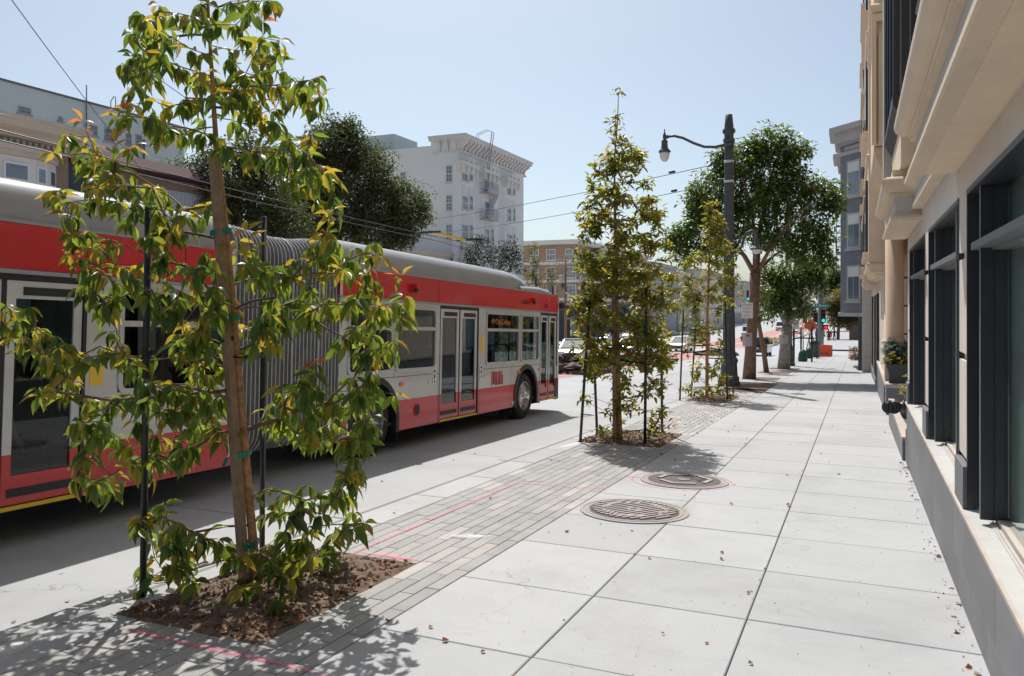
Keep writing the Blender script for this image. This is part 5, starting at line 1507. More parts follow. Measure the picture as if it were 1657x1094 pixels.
# succulent planters by the entrance
MT['succ_green'] = leaf_mat('succulent_green', [(0.10, 0.16, 0.03), (0.16, 0.2, 0.04), (0.22, 0.12, 0.05)], [(0.3, 0.4, 0.05), (0.4, 0.4, 0.06), (0.4, 0.2, 0.06)], 0.4, 0.3)
MT['succ_blue'] = leaf_mat('succulent_blue', [(0.16, 0.22, 0.21), (0.24, 0.30, 0.29)], [(0.2, 0.3, 0.25), (0.3, 0.35, 0.3)], 0.5, 0.2)
MT['pot'] = pbr('dark_grey_planter', (0.065, 0.068, 0.075), 0.6, 0.15, 6, 0.1, 40)
def planter(label, x0, x1, y0, y1, z0, z1, seed, blue=True, hh=.4):
    e = thing('planter', label, 'planter', ((x0 + x1) / 2, (y0 + y1) / 2, z0), group='succulent planters beside the tan building')
    mb = MB(); cx, cy = (x0 + x1) / 2, (y0 + y1) / 2
    mb.box(x0 + .05, x1 - .05, y0 + .05, y1 - .05, z0, z1 - .1); mb.box(x0, x1, y0, y1, z1 - .1, z1); mb.box(x0 + .03, x1 - .03, y0 + .03, y1 - .03, z1 - .16, z1 - .1)
    mb.build('pot', MT['pot'], e, world=True)
    rn = random.Random(seed)
    def ros(n, mat, sz, xr, yr, zb, spread):
        m_, l_, s_ = [], [], []
        for _ in range(n):
            px_, py_ = rn.uniform(*xr), rn.uniform(*yr); hz = zb + rn.uniform(0, hh) * rn.random()
            for k in range(9):
                a = k * 2.4; el = rn.uniform(*spread)
                m_.append(frame((math.cos(a), math.sin(a), math.tan(el)), 0)); l_.append((px_ - e.location.x, py_ - e.location.y, hz - e.location.z)); s_.append(rn.uniform(*sz))
        me = leaves_mesh('succulent', leaf_template(1, .5, .3, .1, seg=3), m_, l_, s_, mat)
        link('succulent', me, e, kind='stuff')
    ros(90, MT['succ_green'], (.05, .09), (x0 - .06, x1), (y0, cy + .1), z1, (-.2, .9))
    if blue: ros(70, MT['succ_blue'], (.12, .22), (x0, x1), (cy, y1), z1 + .12, (.5, 1.3))
planter('dark planter of blue and green succulents below the peach column', .62, 1.12, 19.2, 20.0, .0, .42, 3)
planter('smaller dark planter of green succulents in front of the entrance recess', .70, .98, 12.9, 14.3, -.10, .36, 5, False, .3)
# fire department connection: two capped inlets on a pipe from the wall
fd = thing('standpipe_connection', 'dark twin inlet fire pipe sticking out of the wall beside the small planter', 'standpipe', (.66, 12.0, .33))
mb = MB(); mb.tube([(.74, 12.0, .33), (.5, 12.0, .33)], .06, 14); mb.tube([(.60, 12.0, .33), (.58, 12.0, .33)], .085, 14); mb.tube([(.52, 12.0, .33), (.43, 11.95, .33)], .085, 14); mb.build('pipe', MT['pole_green'], fd, world=True)
for a_ in (-.25, .2):
    d = Vector((a_ * .8 - .1, -.85, -.03)).normalized(); p = Vector((.45 + a_ * .07, 11.93, .33))
    mb = MB(); mb.tube([p, p + d * .08, p + d * .081, p + d * .11], [.055, .055, .082, .082], 14); mb.build('inlet', MT['black_metal'], fd, world=True)
    mb = MB(); mb.tube([p + d * .111, p + d * .125], [.070, .062], 14); mb.obox(p + d * .135, Vector((.012, 0, 0)), d * .012, Vector((0, 0, .05))); mb.build('cap', MT['black_metal'], fd, world=True)

# ================================================================== grey bay-windowed building beyond
MT['grey_paint'] = stucco('blue_grey_paint', (0.22, 0.235, 0.265), 0.05, 1.5, 0.2, 0.15)
MT['trim'] = stucco('pale_trim', (0.46, 0.45, 0.44), 0.05, 2, 0.2, 0.25)
MT['canvas_black'] = pbr('black_canvas', (0.018, 0.018, 0.02), 0.85, 0.2, 8)
gb = thing('apartment_building', 'blue grey building with angled bay windows and a bracketed cornice past the tan building', 'building', (.5, 45, g(45)))
def G_(name, mb, mat, par=None):
    if par is None: return mb.build(name, mat, gb, world=True)
    l = gb.location; mb.v = [(p[0] - l[0], p[1] - l[1], p[2] - l[2]) for p in mb.v]; return mb.build(name, mat, par)
mb = MB(); mb.box(.42, 14, 41.6, 62, -3.2, 11.0); G_('wall', mb, MT['grey_paint'])
def gbay(y0):
    P = [(.44, y0), (-.75, y0 + 1.5), (-.75, y0 + 3.6), (.44, y0 + 5.1)]
    mb = MB(); mb.prism(P, 1.35, 10.2, 'z'); G_('bay', mb, MT['grey_paint'])
    for d, z0, z1, mt in ((.12, 1.15, 1.35, 'trim'), (.10, 9.55, 9.75, 'trim'), (.28, 10.201, 10.75, 'trim'), (.55, 10.751, 11.05, 'trim')):
        Q = [(.44, y0 - d), (-.75 - d, y0 + 1.5 - d * .5), (-.75 - d, y0 + 3.6 + d * .5), (.44, y0 + 5.1 + d)]
        mb = MB(); mb.prism(Q, z0, z1, 'z'); G_('cornice', mb, MT[mt])
    A, Bp = Vector((.44, y0, 0)), Vector((-.75, y0 + 1.5, 0)); u = (Bp - A).normalized(); n = Vector((-u.y, u.x, 0)); n = n if n.y < 0 else -n
    Lb = (Bp - A).length
    # dentils under the cornice and a panel with a round ornament
    for k in range(12):
        c = A + u * (Lb * (k + .5) / 12) + n * .16; mb = MB(); mb.obox((c.x, c.y, 10.12), u * .045, n * .10, Vector((0, 0, .07))); G_('dentil', mb, MT['trim'])
    c = A + u * Lb * .5 + n * .01; mb = MB(); mb.obox((c.x, c.y, 9.95 - .05), u * .6, n * .03, Vector((0, 0, .1))); G_('panel', mb, MT['trim'])
    for zc_ in (2.95, 5.65, 8.35):
        z0, z1 = zc_ - 1.0, zc_ + .85
        c = A + u * (Lb * .42) + n * .02
        mb = MB(); hw = .52
        mb.obox((c.x, c.y, (z0 + z1) / 2), u * hw, n * .06, Vector((0, 0, (z1 - z0) / 2)))
        f_ = G_('window', mb, MT['trim'])
        c2 = c + n * .03
        for zz0, zz1 in ((z0 + .12, z1 - .62), (z1 - .58, z1 - .1)):
            for s_ in ((-.5, .5) if zz1 < z1 - .3 else (0,)):
                wv = hw - .12 if s_ == 0 else (hw - .14) / 2
                cc = c2 + u * (s_ * (hw - .1)); mb = MB(); mb.obox((cc.x, cc.y, (zz0 + zz1) / 2), u * wv, n * .035, Vector((0, 0, (zz1 - zz0) / 2))); G_('pane', mb, MT['far_glass'] if s_ else MT['pale_panel'], f_)
        mb = MB(); mb.obox((c.x, c.y, z0 - .05), u * (hw + .12), n * .13, Vector((0, 0, .05))); G_('window_sill', mb, MT['trim'])
gbay(43.7); gbay(51.5)
# awning over the shop door
mb = MB(); ps = [(.42 - 1.38 * math.cos(a), 1.25 * math.sin(a) + .1) for a in np.linspace(0, math.pi / 2, 8)] + [(.42, .1)]
mb.prism(ps, 47.4, 51.3, 'y', 0, True); mb.v = [(p[0], p[1], p[2] + 1.0) for p in mb.v]; G_('awning', mb, MT['canvas_black'])
mb = MB()
for k in range(8): mb.box(-.965, -.945, 47.4 + .487 * k, 47.4 + .487 * k + .40, .86, 1.10)
for k in range(6): mb.box(-.94 + .225 * k, -.94 + .225 * k + .19, 47.38, 47.395, .86, 1.10)
o_ = G_('awning_valance', mb, MT['canvas_black']); o_['kind'] = 'stuff'
mb = MB(); mb.box(.10, .44, 42.6, 42.9, -2.2, 1.1); mb.box(.2, .44, 50, 50.4, -2.2, .6); G_('shop_pier', mb, MT['pole_green'])
# fire escape on the far bay
fe = []
for z in (5.0, 7.8):
    mb = MB(); mb.box(-1.15, -.76, 53.3, 56.0, z, z + .06)
    for zz in (.35, .7, 1.0): mb.bar((-1.15, 53.3, z + zz), (-1.15, 56, z + zz), .035); mb.bar((-1.15, 53.3, z + zz), (-.76, 53.3, z + zz), .035)
    for k in range(10): mb.bar((-1.15, 53.3 + .3 * k, z), (-1.15, 53.3 + .3 * k, z + 1.0), .03)
    for k in range(3): mb.bar((-1.15 + .18 * k, 53.3, z), (-1.15 + .18 * k, 53.3, z + 1.0), .03)
    G_('fire_escape_landing', mb, MT['pole_green'])
mb = MB()
for x in (-1.12, -.85): mb.bar((x, 53.2, 3.7), (x, 53.2, 8.4), .04)
for k in range(12): mb.bar((-1.12, 53.2, 3.8 + .4 * k), (-.85, 53.2, 3.8 + .4 * k), .03)
G_('fire_escape_ladder', mb, MT['pole_green'])
# plainer frontages further along, and a dry shrub at the foot of the wall
for i, (y0, y1, h, mt, lab) in enumerate(((62.2, 77.5, 9, 'trim', 'pale low building at the corner beyond the grey bay building'),)):
    e = thing('corner_building', lab, 'building', (3, y0, g(y0)))
    mb = MB(); mb.box(1.2, 16, y0, y1, -3.5, h); mb.build('wall', MT[mt], e, world=True)
    for k in range(4):
        mb = MB(); mb.box(1.14, 1.199, y0 + 1 + 3.5 * k, y0 + 3.3 + 3.5 * k, 2.5, 4.6); mb.build('window', MT['far_glass'], e, world=True)
    mb = MB(); mb.box(.9, 16.2, y0 - .1, y1 + .3, h, h + .4); mb.build('cornice', MT['trim'], e, world=True)
rn = random.Random(8)
def clump(name, label, cat, c, rad, hgt, n, mat, size, seed, group=None, elev=(.4, 1.3), tmpl=None):
    rn = random.Random(seed); e = thing(name, label, cat, c, group=group); m_, l_, s_ = [], [], []
    for _ in range(n):
        a = rn.uniform(0, 6.28); r = rad * rn.random() ** .5; el = rn.uniform(*elev)
        m_.append(frame((math.cos(a), math.sin(a), math.tan(min(1.4, el))), rn.uniform(-.6, .6))); l_.append((r * math.cos(a), r * math.sin(a), rn.random() ** 1.3 * hgt)); s_.append(rn.uniform(*size))
    me = leaves_mesh('foliage', tmpl or leaf_template(1, .3, .3, .3, seg=3), m_, l_, s_, mat); link('foliage', me, e, kind='stuff')
    mb = MB()
    for _ in range(8):
        a = rn.uniform(0, 6.28); mb.tube([(0, 0, 0), (rad * .3 * math.cos(a), rad * .3 * math.sin(a), hgt * .5), (rad * .7 * math.cos(a), rad * .7 * math.sin(a), hgt)], .008, 5)
    o = mb.build('stem', MT['twig'], e); o['kind'] = 'stuff'
    return e
clump('shrub', 'dry straw coloured shrub at the foot of the grey building', 'shrub', (.1, 60, g(60)), .5, .9, 500, MT['dry_leaf'], (.1, .3), 4)
# ================================================================== buildings across the street
MT['white_wall'] = stucco('white_painted_wall', (0.80, 0.80, 0.80), 0.03, 0.5, 0.15, 0.16)
MT['white_trim'] = stucco('white_trim', (0.72, 0.70, 0.68), 0.04, 1.0, 0.15, 0.25)
MT['mint'] = stucco('pale_mint_stucco', (0.62, 0.68, 0.67), 0.04, 0.4, 0.15, 0.2)
MT['cream'] = stucco('cream_paint', (0.70, 0.66, 0.60), 0.05, 0.8, 0.15, 0.2)
MT['corn_tan'] = stucco('tan_cornice', (0.56, 0.48, 0.39), 0.08, 1.2, 0.2, 0.5)
MT['maroon'] = pbr('maroon_canvas', (0.06, 0.014, 0.02), 0.85, 0.15, 2)
MT['corrug'] = pbr('pale_corrugated_metal', (0.50, 0.53, 0.58), 0.55, 0.06, 1)
MT['dark_front'] = pbr('dark_blue_shopfront', (0.045, 0.055, 0.075), 0.7, 0.2, 0.6)
MT['pale_grey'] = stucco('pale_grey_paint', (0.40, 0.40, 0.41), 0.05, 0.4, 0.1, 0.2)
MT['roof_grey'] = pbr('roof_felt', (0.17, 0.17, 0.18), 0.9, 0.15, 0.8)
def brick(name, col, mort, sc=1.0):
    m, nt, b = _nt(name)
    ge = nt.nodes.new('ShaderNodeNewGeometry')
    # brick courses on upright walls whichever way they face
    sp = nt.nodes.new('ShaderNodeSeparateXYZ'); nt.links.new(ge.outputs['Position'], sp.inputs[0])
    ad = nt.nodes.new('ShaderNodeMath'); ad.operation = 'ADD'; nt.links.new(sp.outputs[0], ad.inputs[0]); nt.links.new(sp.outputs[1], ad.inputs[1])
    cb = nt.nodes.new('ShaderNodeCombineXYZ'); nt.links.new(ad.outputs[0], cb.inputs[0]); nt.links.new(sp.outputs[2], cb.inputs[1])
    br = nt.nodes.new('ShaderNodeTexBrick'); br.inputs['Scale'].default_value = 1.0
    br.inputs['Brick Width'].default_value = 0.23 * sc; br.inputs['Row Height'].default_value = 0.075 * sc; br.inputs['Mortar Size'].default_value = 0.01
    br.inputs['Color1'].default_value = (*col, 1); br.inputs['Color2'].default_value = (*[c * .75 for c in col], 1); br.inputs['Mortar'].default_value = (*mort, 1)
    nt.links.new(cb.outputs[0], br.inputs['Vector'])
    f = noise(nt, ge.outputs['Position'], 0.5, 4)
    c = mix(nt, br.outputs['Color'], ramp(nt, f, [(0.3, (.85,) * 3), (0.7, (1.12,) * 3)]), 1.0, 'MULTIPLY')
    nt.links.new(c, b.inputs['Base Color']); b.inputs['Roughness'].default_value = 0.9
    return m
MT['brick_brown'] = brick('brown_brick', (0.40, 0.26, 0.175), (0.40, 0.27, 0.22))
MT['brick_dark'] = brick('dark_red_brick', (0.23, 0.14, 0.10), (0.30, 0.26, 0.22))
class Bld:
    def __init__(s, name, label, loc, group=None):
        s.e = thing(name, label, 'building', loc, group=group)
    def part(s, name, mb, mat, par=None):
        l = s.e.location; mb.v = [(p[0] - l[0], p[1] - l[1], p[2] - l[2]) for p in mb.v]
        return mb.build(name, mat, par or s.e)
    def box(s, name, x0, x1, y0, y1, z0, z1, mat, par=None):
        mb = MB(); mb.box(x0, x1, y0, y1, z0, z1); return s.part(name, mb, mat, par)
    def win(s, axis, p, a0, a1, z0, z1, frame='white_trim', glass='far_glass', bars=(1, 1), sgn=1, fw=0.09, depth=0.08, split=.5):
        """window in a wall: frame ring standing proud, sunk panes, glazing bars.
        axis 'x': wall plane x=p facing +x; axis 'y': wall plane y=p facing -y"""
        def bx(mb, a, b, z, zz, d0, d1, m=0):
            if axis == 'x': mb.box(p + d0, p + d1, a, b, z, zz, m)
            else: mb.box(a, b, p - d1, p - d0, z, zz, m)
        mb = MB()
        bx(mb, a0, a0 + fw, z0, z1, -.02, depth); bx(mb, a1 - fw, a1, z0, z1, -.02, depth)
        bx(mb, a0 + fw, a1 - fw, z1 - fw, z1, -.02, depth); bx(mb, a0 + fw, a1 - fw, z0, z0 + fw, -.02, depth)
        zs = z0 + (z1 - z0) * split
        bx(mb, a0 + fw, a1 - fw, zs - fw * .45, zs + fw * .45, -.02, depth * .8)
        f = s.part('window', mb, MT[frame])
        for za, zb in ((z0 + fw, zs - fw * .45), (zs + fw * .45, z1 - fw)):
            mb = MB(); bx(mb, a0 + fw, a1 - fw, za, zb, .003, .02); s.part('pane', mb, MT[glass], f)
        if bars[0] or bars[1]:
            mb = MB()
            for k in range(1, bars[0] + 1): q = a0 + fw + (a1 - a0 - 2 * fw) * k / (bars[0] + 1); bx(mb, q - .02, q + .02, z0 + fw, z1 - fw, .021, .045)
            for k in range(1, bars[1] + 1): q = z0 + fw + (z1 - z0 - 2 * fw) * k / (bars[1] + 1); bx(mb, a0 + fw, a1 - fw, q - .02, q + .02, .021, .044)
            o = s.part('glazing_bar', mb, MT[frame], f); o['kind'] = 'stuff'
        mb = MB(); bx(mb, a0 - .08, a1 + .08, z0 - .10, z0 - .003, -.02, depth + .08); s.part('window_sill', mb, MT[frame], f)
        return f

# --- white apartment building with bracketed cornice
XFc = -37.0; YC = 71.5; YE = 88.6; ZR = 19.3
W = Bld('apartment_building', 'white corner apartment building with bracketed cornice and fire escape', (XFc - 8, YC + 8, g(80)))
W.box('wall', -60, XFc, YC, YE, -4, 18.2, MT['white_wall'])
W.box('parapet', XFc - 3.2, XFc + .02, YC - .02, YE + .02, 18.201, ZR - .25, MT['white_wall'])
W.box('roof', -59.8, XFc - .3, YC + .2, YE - .2, 18.2, 18.26, MT['roof_grey'])
W.box('roof_hut', -50.5, -46.5, YC + 3, YC + 8, 18.3, 20.6, MT['mint'])
W.box('cornice', XFc - 3.3, XFc + 1.05, YC - .5, YE + .55, ZR - .45, ZR - .2, MT['white_trim'])
W.box('cornice', XFc - 3.25, XFc + .95, YC - .42, YE + .45, ZR - .7, ZR - .451, MT['white_trim'])
W.box('cornice', XFc - 3.0, XFc + .35, YC - .12, YE + .12, ZR - 2.0, ZR - 1.8, MT['white_trim'])
nb = 20
for k in range(nb):
    y = YC + .3 + (YE - YC - .6) * k / (nb - 1)
    mb = MB(); mb.prism([(XFc, ZR - 1.79), (XFc + .22, ZR - 1.79), (XFc + .34, ZR - 1.35), (XFc + .9, ZR - 1.0), (XFc + .95, ZR - .705), (XFc, ZR - .705)], y - .17, y + .17); W.part('bracket', mb, MT['white_trim'])
for k in range(3):
    x = XFc - .4 - .9 * k
    mb = MB(); mb.prism([(YC, ZR - 1.79), (YC - .15, ZR - 1.79), (YC - .2, ZR - 1.35), (YC - .4, ZR - 1.0), (YC - .42, ZR - .705), (YC, ZR - .705)], x - .17, x + .17, 'x'); W.part('bracket', mb, MT['white_trim'])
# side wall windows (measured rows)
def yrow(px, py, Y): return on_y(px, py, Y).z
for (xa, xb, rows) in ((721.5, 733, ((267.5, 295), (315.5, 341.5), (362.5, 389))), (647, 657.5, ((278, 303), (325, 349)))):
    for ya, yb in rows:
        a, b = on_y(xa, ya, YC), on_y(xb, yb, YC); W.win('y', YC, a.x, b.x, b.z, a.z, bars=(2, 3), fw=.12)
# the three slightly projecting bays of the street front
bays = [((747, 756.5, 758.3, 764.8), ((267.5, 294), (316.5, 340.5), (363, 388))),
        ((783.8, 791.2, 793.5, 798.6), ((281, 304.5), (326, 349.5), (370, 392))),
        ((820, 826.8, 829.3, 833.5), ((293.5, 316.5), (336.5, 359), (378.5, 396)))]
for i, (xs_, rows) in enumerate(bays):
    Xb = XFc + .55
    y0 = on_x(xs_[0] - 2.5, 300, Xb).y; y1 = on_x(xs_[3] + 1.5, 300, Xb).y
    mb = MB(); mb.prism([(XFc - .01, y0 - .5), (Xb, y0), (Xb, y1), (XFc - .01, y1 + .5)], -2.5, 16.3, 'z'); W.part('bay', mb, MT['white_wall'])
    zt = 16.3
    W.box('bay_crown', XFc, Xb + .5, y0 - .55, y1 + .55, 15.9, 16.25, MT['white_trim']); W.box('bay_crown', XFc, Xb + .25, y0 - .3, y1 + .3, 15.2, 15.899, MT['white_trim'])
    for k in range(4):
        y = y0 - .1 + (y1 - y0 + .2) * k / 3
        mb = MB(); mb.prism([(Xb + .2, 15.2), (Xb + .32, 15.1), (Xb + .45, 15.6), (Xb + .46, 15.89), (Xb + .2, 15.89)], y - .1, y + .1); W.part('bay_bracket', mb, MT['white_trim'])
        mb = MB(); mb.lathe([(.13, 0), (.16, .12), (.05, .3), (.02, .42)], (Xb + .3, y, 16.25), 8); W.part('finial', mb, MT['white_trim'])
    for r, (ya, yb) in enumerate(rows):
        for xa, xb in ((xs_[0], xs_[1]), (xs_[2], xs_[3])):
            a = on_x(xa, ya, Xb); b = on_x(xb, yb, Xb); za = on_x((xa + xb) / 2, ya, Xb).z; zb = on_x((xa + xb) / 2, yb, Xb).z
            W.win('x', Xb, a.y, b.y, zb, za, bars=(0, 2) if r else (1, 0), fw=.1)
        zb = on_x(xs_[1], yb, Xb).z
        for s_ in (0, 1):
            yy = y0 + .35 + s_ * (y1 - y0) * .5
            W.box('spandrel_panel', Xb + .001, Xb + .05, yy, yy + (y1 - y0) * .38, zb - 1.35, zb - .45, MT['white_trim'])
# fire escape over the middle bay
yb0 = on_x(772, 300, XFc).y; yb1 = on_x(800, 300, XFc + 1).y
MT['escape'] = pbr('pale_painted_iron', (0.42, 0.42, 0.43), 0.6, 0.1, 3)
for ya in (311, 354):
    z = on_x(786, ya, XFc + 1).z
    mb = MB(); mb.box(XFc + .05, XFc + 1.5, yb0, yb1, z - .1, z + .02); 
    for zz in (.4, .75, 1.05):
        mb.bar((XFc + 1.5, yb0, z + zz), (XFc + 1.5, yb1, z + zz), .05); mb.bar((XFc + .05, yb0, z + zz), (XFc + 1.5, yb0, z + zz), .05)
    for k in range(13): mb.bar((XFc + 1.5, yb0 + (yb1 - yb0) * k / 12, z), (XFc + 1.5, yb0 + (yb1 - yb0) * k / 12, z + 1.05), .035)
    for k in range(4): mb.bar((XFc + .05 + .45 * k, yb0, z), (XFc + .05 + .45 * k, yb0, z + 1.05), .035)
    W.part('fire_escape_landing', mb, MT['escape'])
mb = MB(); z0 = on_x(786, 311, XFc + 1).z
for dy in (0, .5): mb.tube([(XFc + .6, yb0 + .5 + dy, z0), (XFc + 1.3, yb0 + .5 + dy, ZR - .6), (XFc + 1.5, yb0 + .5 + dy, ZR + .9), (XFc + .9, yb0 + .5 + dy, ZR + 1.2), (XFc - .3, yb0 + .5 + dy, ZR + .8), (XFc - .3, yb0 + .5 + dy, ZR - .2)], .045, 6)
for k in range(24):
    u = k / 24; mb.bar((XFc + .6 + .8 * u, yb0 + .5, z0 + (ZR + .8 - z0) * u), (XFc + .6 + .8 * u, yb0 + 1.0, z0 + (ZR + .8 - z0) * u), .035)
W.part('roof_ladder', mb, MT['escape'])
mb = MB(); z1 = on_x(786, 354, XFc + 1).z; mb.bar((XFc + .4, yb0 + 1, z1), (XFc + 1.2, yb0 + 2.4, z0), .12, .5); W.part('fire_escape_stair', mb, MT['escape'])
W.box('shopfront', XFc, XFc + .12, YC + .5, YE - .5, -3.2, .2, MT['dark_front'])

# --- brown brick block across the side street
XK = -37.0; YK = 108.4; ZK = 10.6
K = Bld('apartment_building', 'brown brick apartment block with white floor bands and dark shopfronts', (XK - 8, YK + 10, g(115)))
K.box('wall', -62, XK, YK, YK + 42, -4, ZK, MT['brick_brown'])
for z in (5.75 + 1.95, 5.1, 2.45): K.box('floor_band', -62.1, XK + .12, YK - .12, YK + 42.1, z, z + .42, MT['white_trim'])
K.box('roof_slab', -62.6, XK + .9, YK - .9, YK + 42.6, ZK + .001, ZK + .65, MT['white_trim'])
K.box('shopfront', XK + .001, XK + .15, YK + .3, YK + 41, -3.8, 1.9, MT['dark_front'])
K.box('shopfront', -61, XK - .3, YK - .13, YK, -3.8, 1.6, MT['dark_front'])
for k in range(3):
    mb = MB(); y0 = YK + 3 + 11 * k; mb.prism([(XK + .15, 1.6), (XK + 1.6, .1), (XK + 1.6, -.3), (XK + .15, -.3)], y0, y0 + 8); K.part('awning', mb, MT['dark_front'])
for z in (8.35, 5.75, 3.1, .4):
    for xa, xb in ((915, 932.5), (884, 899), (858, 872)):
        a = on_y(xa, 430, YK).x; b = on_y(xb, 430, YK).x
        K.win('y', YK, a, b, z + (0 if z > 1 else -.5), z + 1.65, bars=(2, 0), fw=.1)
    for k in range(7): K.win('x', XK, YK + 1.2 + 5.6 * k, YK + 4.4 + 5.6 * k, max(z, 2.1 if z < 2 else z), z + 1.6 if z > 2 else 2.4, bars=(2, 0), fw=.1) if z > 2 else None

# --- cream bay-fronted building with a brick top and deep cornice (left edge)
C_ = Bld('bay_front_building', 'old cream building with rounded bay windows under a brown brick cornice at the left edge', (-40, 24, g(24)))
C_.box('wall', -44, -37, 12, 28.1, -1.5, 10.2, MT['brick_dark'])
mb = MB()
prof = [(-37, 9.35), (-36.75, 9.4), (-36.7, 9.6), (-36.45, 9.7), (-36.4, 9.95), (-35.95, 10.1), (-35.9, 10.35), (-35.7, 10.45), (-35.7, 10.62), (-37.2, 10.9)]
mb.prism(prof, 11.6, 28.5); C_.part('cornice', mb, MT['corn_tan'])
for k in range(52):
    y = 12 + .31 * k
    mb = MB(); mb.box(-36.74, -36.5, y, y + .15, 9.42, 9.58); C_.part('dentil', mb, MT['corn_tan'])
for y0, y1 in ((12.8, 19.6), (20.4, 27.4)):
    P = [(-37.0, y0)] + [(-36.98 + .95 * math.sin(math.pi * u) ** .6, y0 + (y1 - y0) * u) for u in (.12, .24, .76, .88)] + [(-37.0, y1)]
    mb = MB(); mb.prism(P, -.5, 8.75, 'z'); C_.part('bay', mb, MT['cream'])
    for d, z0, z1 in ((.14, 8.76, 9.0), (.24, 9.001, 9.3), (.10, 5.9, 6.1)):
        Q = [(p[0] + (d if 0 < i < 5 else 0), p[1] + (d if i > 2 else -d)) for i, p in enumerate(P)]
        mb = MB(); mb.prism(Q, z0, z1, 'z'); C_.part('bay_moulding', mb, MT['corn_tan'])
    for z0 in (6.35, 3.0):
        for i in range(5):
            A, Bq = Vector((P[i][0], P[i][1], 0)), Vector((P[i + 1][0], P[i + 1][1], 0)); u = (Bq - A); Lq = u.length; u.normalize(); n = Vector((u.y, -u.x, 0))
            ws = ([.5] if Lq < 2 else [.25, .75])
            for q in ws:
                c = A + u * Lq * q; hw = min(.62, Lq * .36)
                mb = MB(); mb.obox((c.x + n.x * .02, c.y + n.y * .02, z0 + 1.05), u * hw, n * .05, Vector((0, 0, 1.05))); f_ = C_.part('window', mb, MT['white_trim'])
                for (ds, wz, z_) in ((0, hw - .1, 1.66), (-.5, (hw - .16) / 2, .68), (.5, (hw - .16) / 2, .68)):
                    cc = c + u * ds * (hw - .06) + n * .055
                    mb = MB(); mb.obox((cc.x, cc.y, z0 + z_), u * wz, n * .025, Vector((0, 0, .33 if ds == 0 else .56))); C_.part('pane', mb, MT['far_glass'], f_)
# --- low shop with a maroon fascia
S_ = Bld('low_shop', 'low shop with a maroon canvas fascia and pale corrugated front beside the cream building', (-40, 33, g(33)))
S_.box('wall', -44, -37.4, 28.2, 41, -2, 9.2, MT['pale_grey'])
mb = MB(); mb.prism([(-37.4, 10.1), (-36.6, 9.35), (-36.6, 9.2), (-37.4, 9.2)], 28.2, 41); S_.part('canvas_fascia', mb, MT['maroon'])
S_.box('recess_shade_panel', -37.45, -37.33, 28.3, 30.6, -1.2, 9.19, MT['dark_front'])  # flat dark panel; the shade of the open recess is put into its colour
S_.box('brick_strip', -37.45, -37.3, 30.61, 41, 8.6, 9.19, MT['brick_dark'])
mb = MB()
for k in range(52): y = 30.7 + .2 * k; mb.prism([(-37.4, y), (-37.3, y + .03), (-37.3, y + .11), (-37.4, y + .14)], -1.3, 8.58, 'z')
o = S_.part('corrugated_front', mb, MT['corrug']); o['kind'] = 'stuff'
# --- tall pale mint building behind them
M_ = Bld('mint_building', 'tall pale mint stucco building rising behind the cream and maroon shops', (-48, 32, g(32)))
M_.box('wall', -58, -44.5, 8, 43, -2, 14.5, MT['mint'])
M_.box('coping', -58.1, -44.42, 7.9, 43.1, 14.501, 14.62, MT['roof_grey'])
for xa, xb, ya, yb in ((29, 50, 172, 185), (94, 101.5, 188, 197), (145, 158, 201, 221), (168.5, 185, 206, 231), (203, 213, 214, 237), (219, 229.5, 216, 240)):
    a = on_x(xa, ya, -44.5); b = on_x(xb, yb, -44.5); zt = on_x((xa + xb) / 2, (ya + yb) / 2 - (yb - ya) * .42, -44.5).z; zb = on_x((xa + xb) / 2, (ya + yb) / 2 + (yb - ya) * .42, -44.5).z
    M_.win('x', -44.5, a.y, b.y, zb, zt, frame='pale_grey', bars=(1, 0), fw=.07, split=.55, depth=.03)
mb = MB(); a = on_x(140, 170, -44.4); mb.tube([(-44.4, a.y, 10), (-44.4, a.y, 15.6)], .04, 6); 
for d in (2.3, 3.1): mb.tube([(-44.6, a.y + d, 14.5), (-44.6, a.y + d, 15.4), (-45.0, a.y + d + .2, 15.55), (-45.4, a.y + d + .3, 15.3), (-45.4, a.y + d + .3, 14.5)], .03, 6)
mb.tube([(-44.4, on_x(233, 230, -44.4).y, 6), (-44.4, on_x(233, 230, -44.4).y, 13)], .07, 6)
o = M_.part('roof_pipe', mb, MT['roof_grey']); o['kind'] = 'stuff'
# --- plain infill behind the big trees
I_ = Bld('shop_row', 'low buff shop building behind the big dark evergreen trees', (-40, 56, g(56)))
I_.box('wall', -52, -37.3, 43.2, 71.2, -3, 6.5, MT['cream']); I_.box('cornice', -52.1, -36.9, 43.1, 71.3, 6.501, 6.9, MT['corn_tan'])
for k in range(7): I_.win('x', -37.3, 44.5 + 3.8 * k, 46.7 + 3.8 * k, 2.6, 4.6)
I_.box('shopfront', -37.3, -37.15, 44, 70.8, -2.4, 1.6, MT['dark_front'])
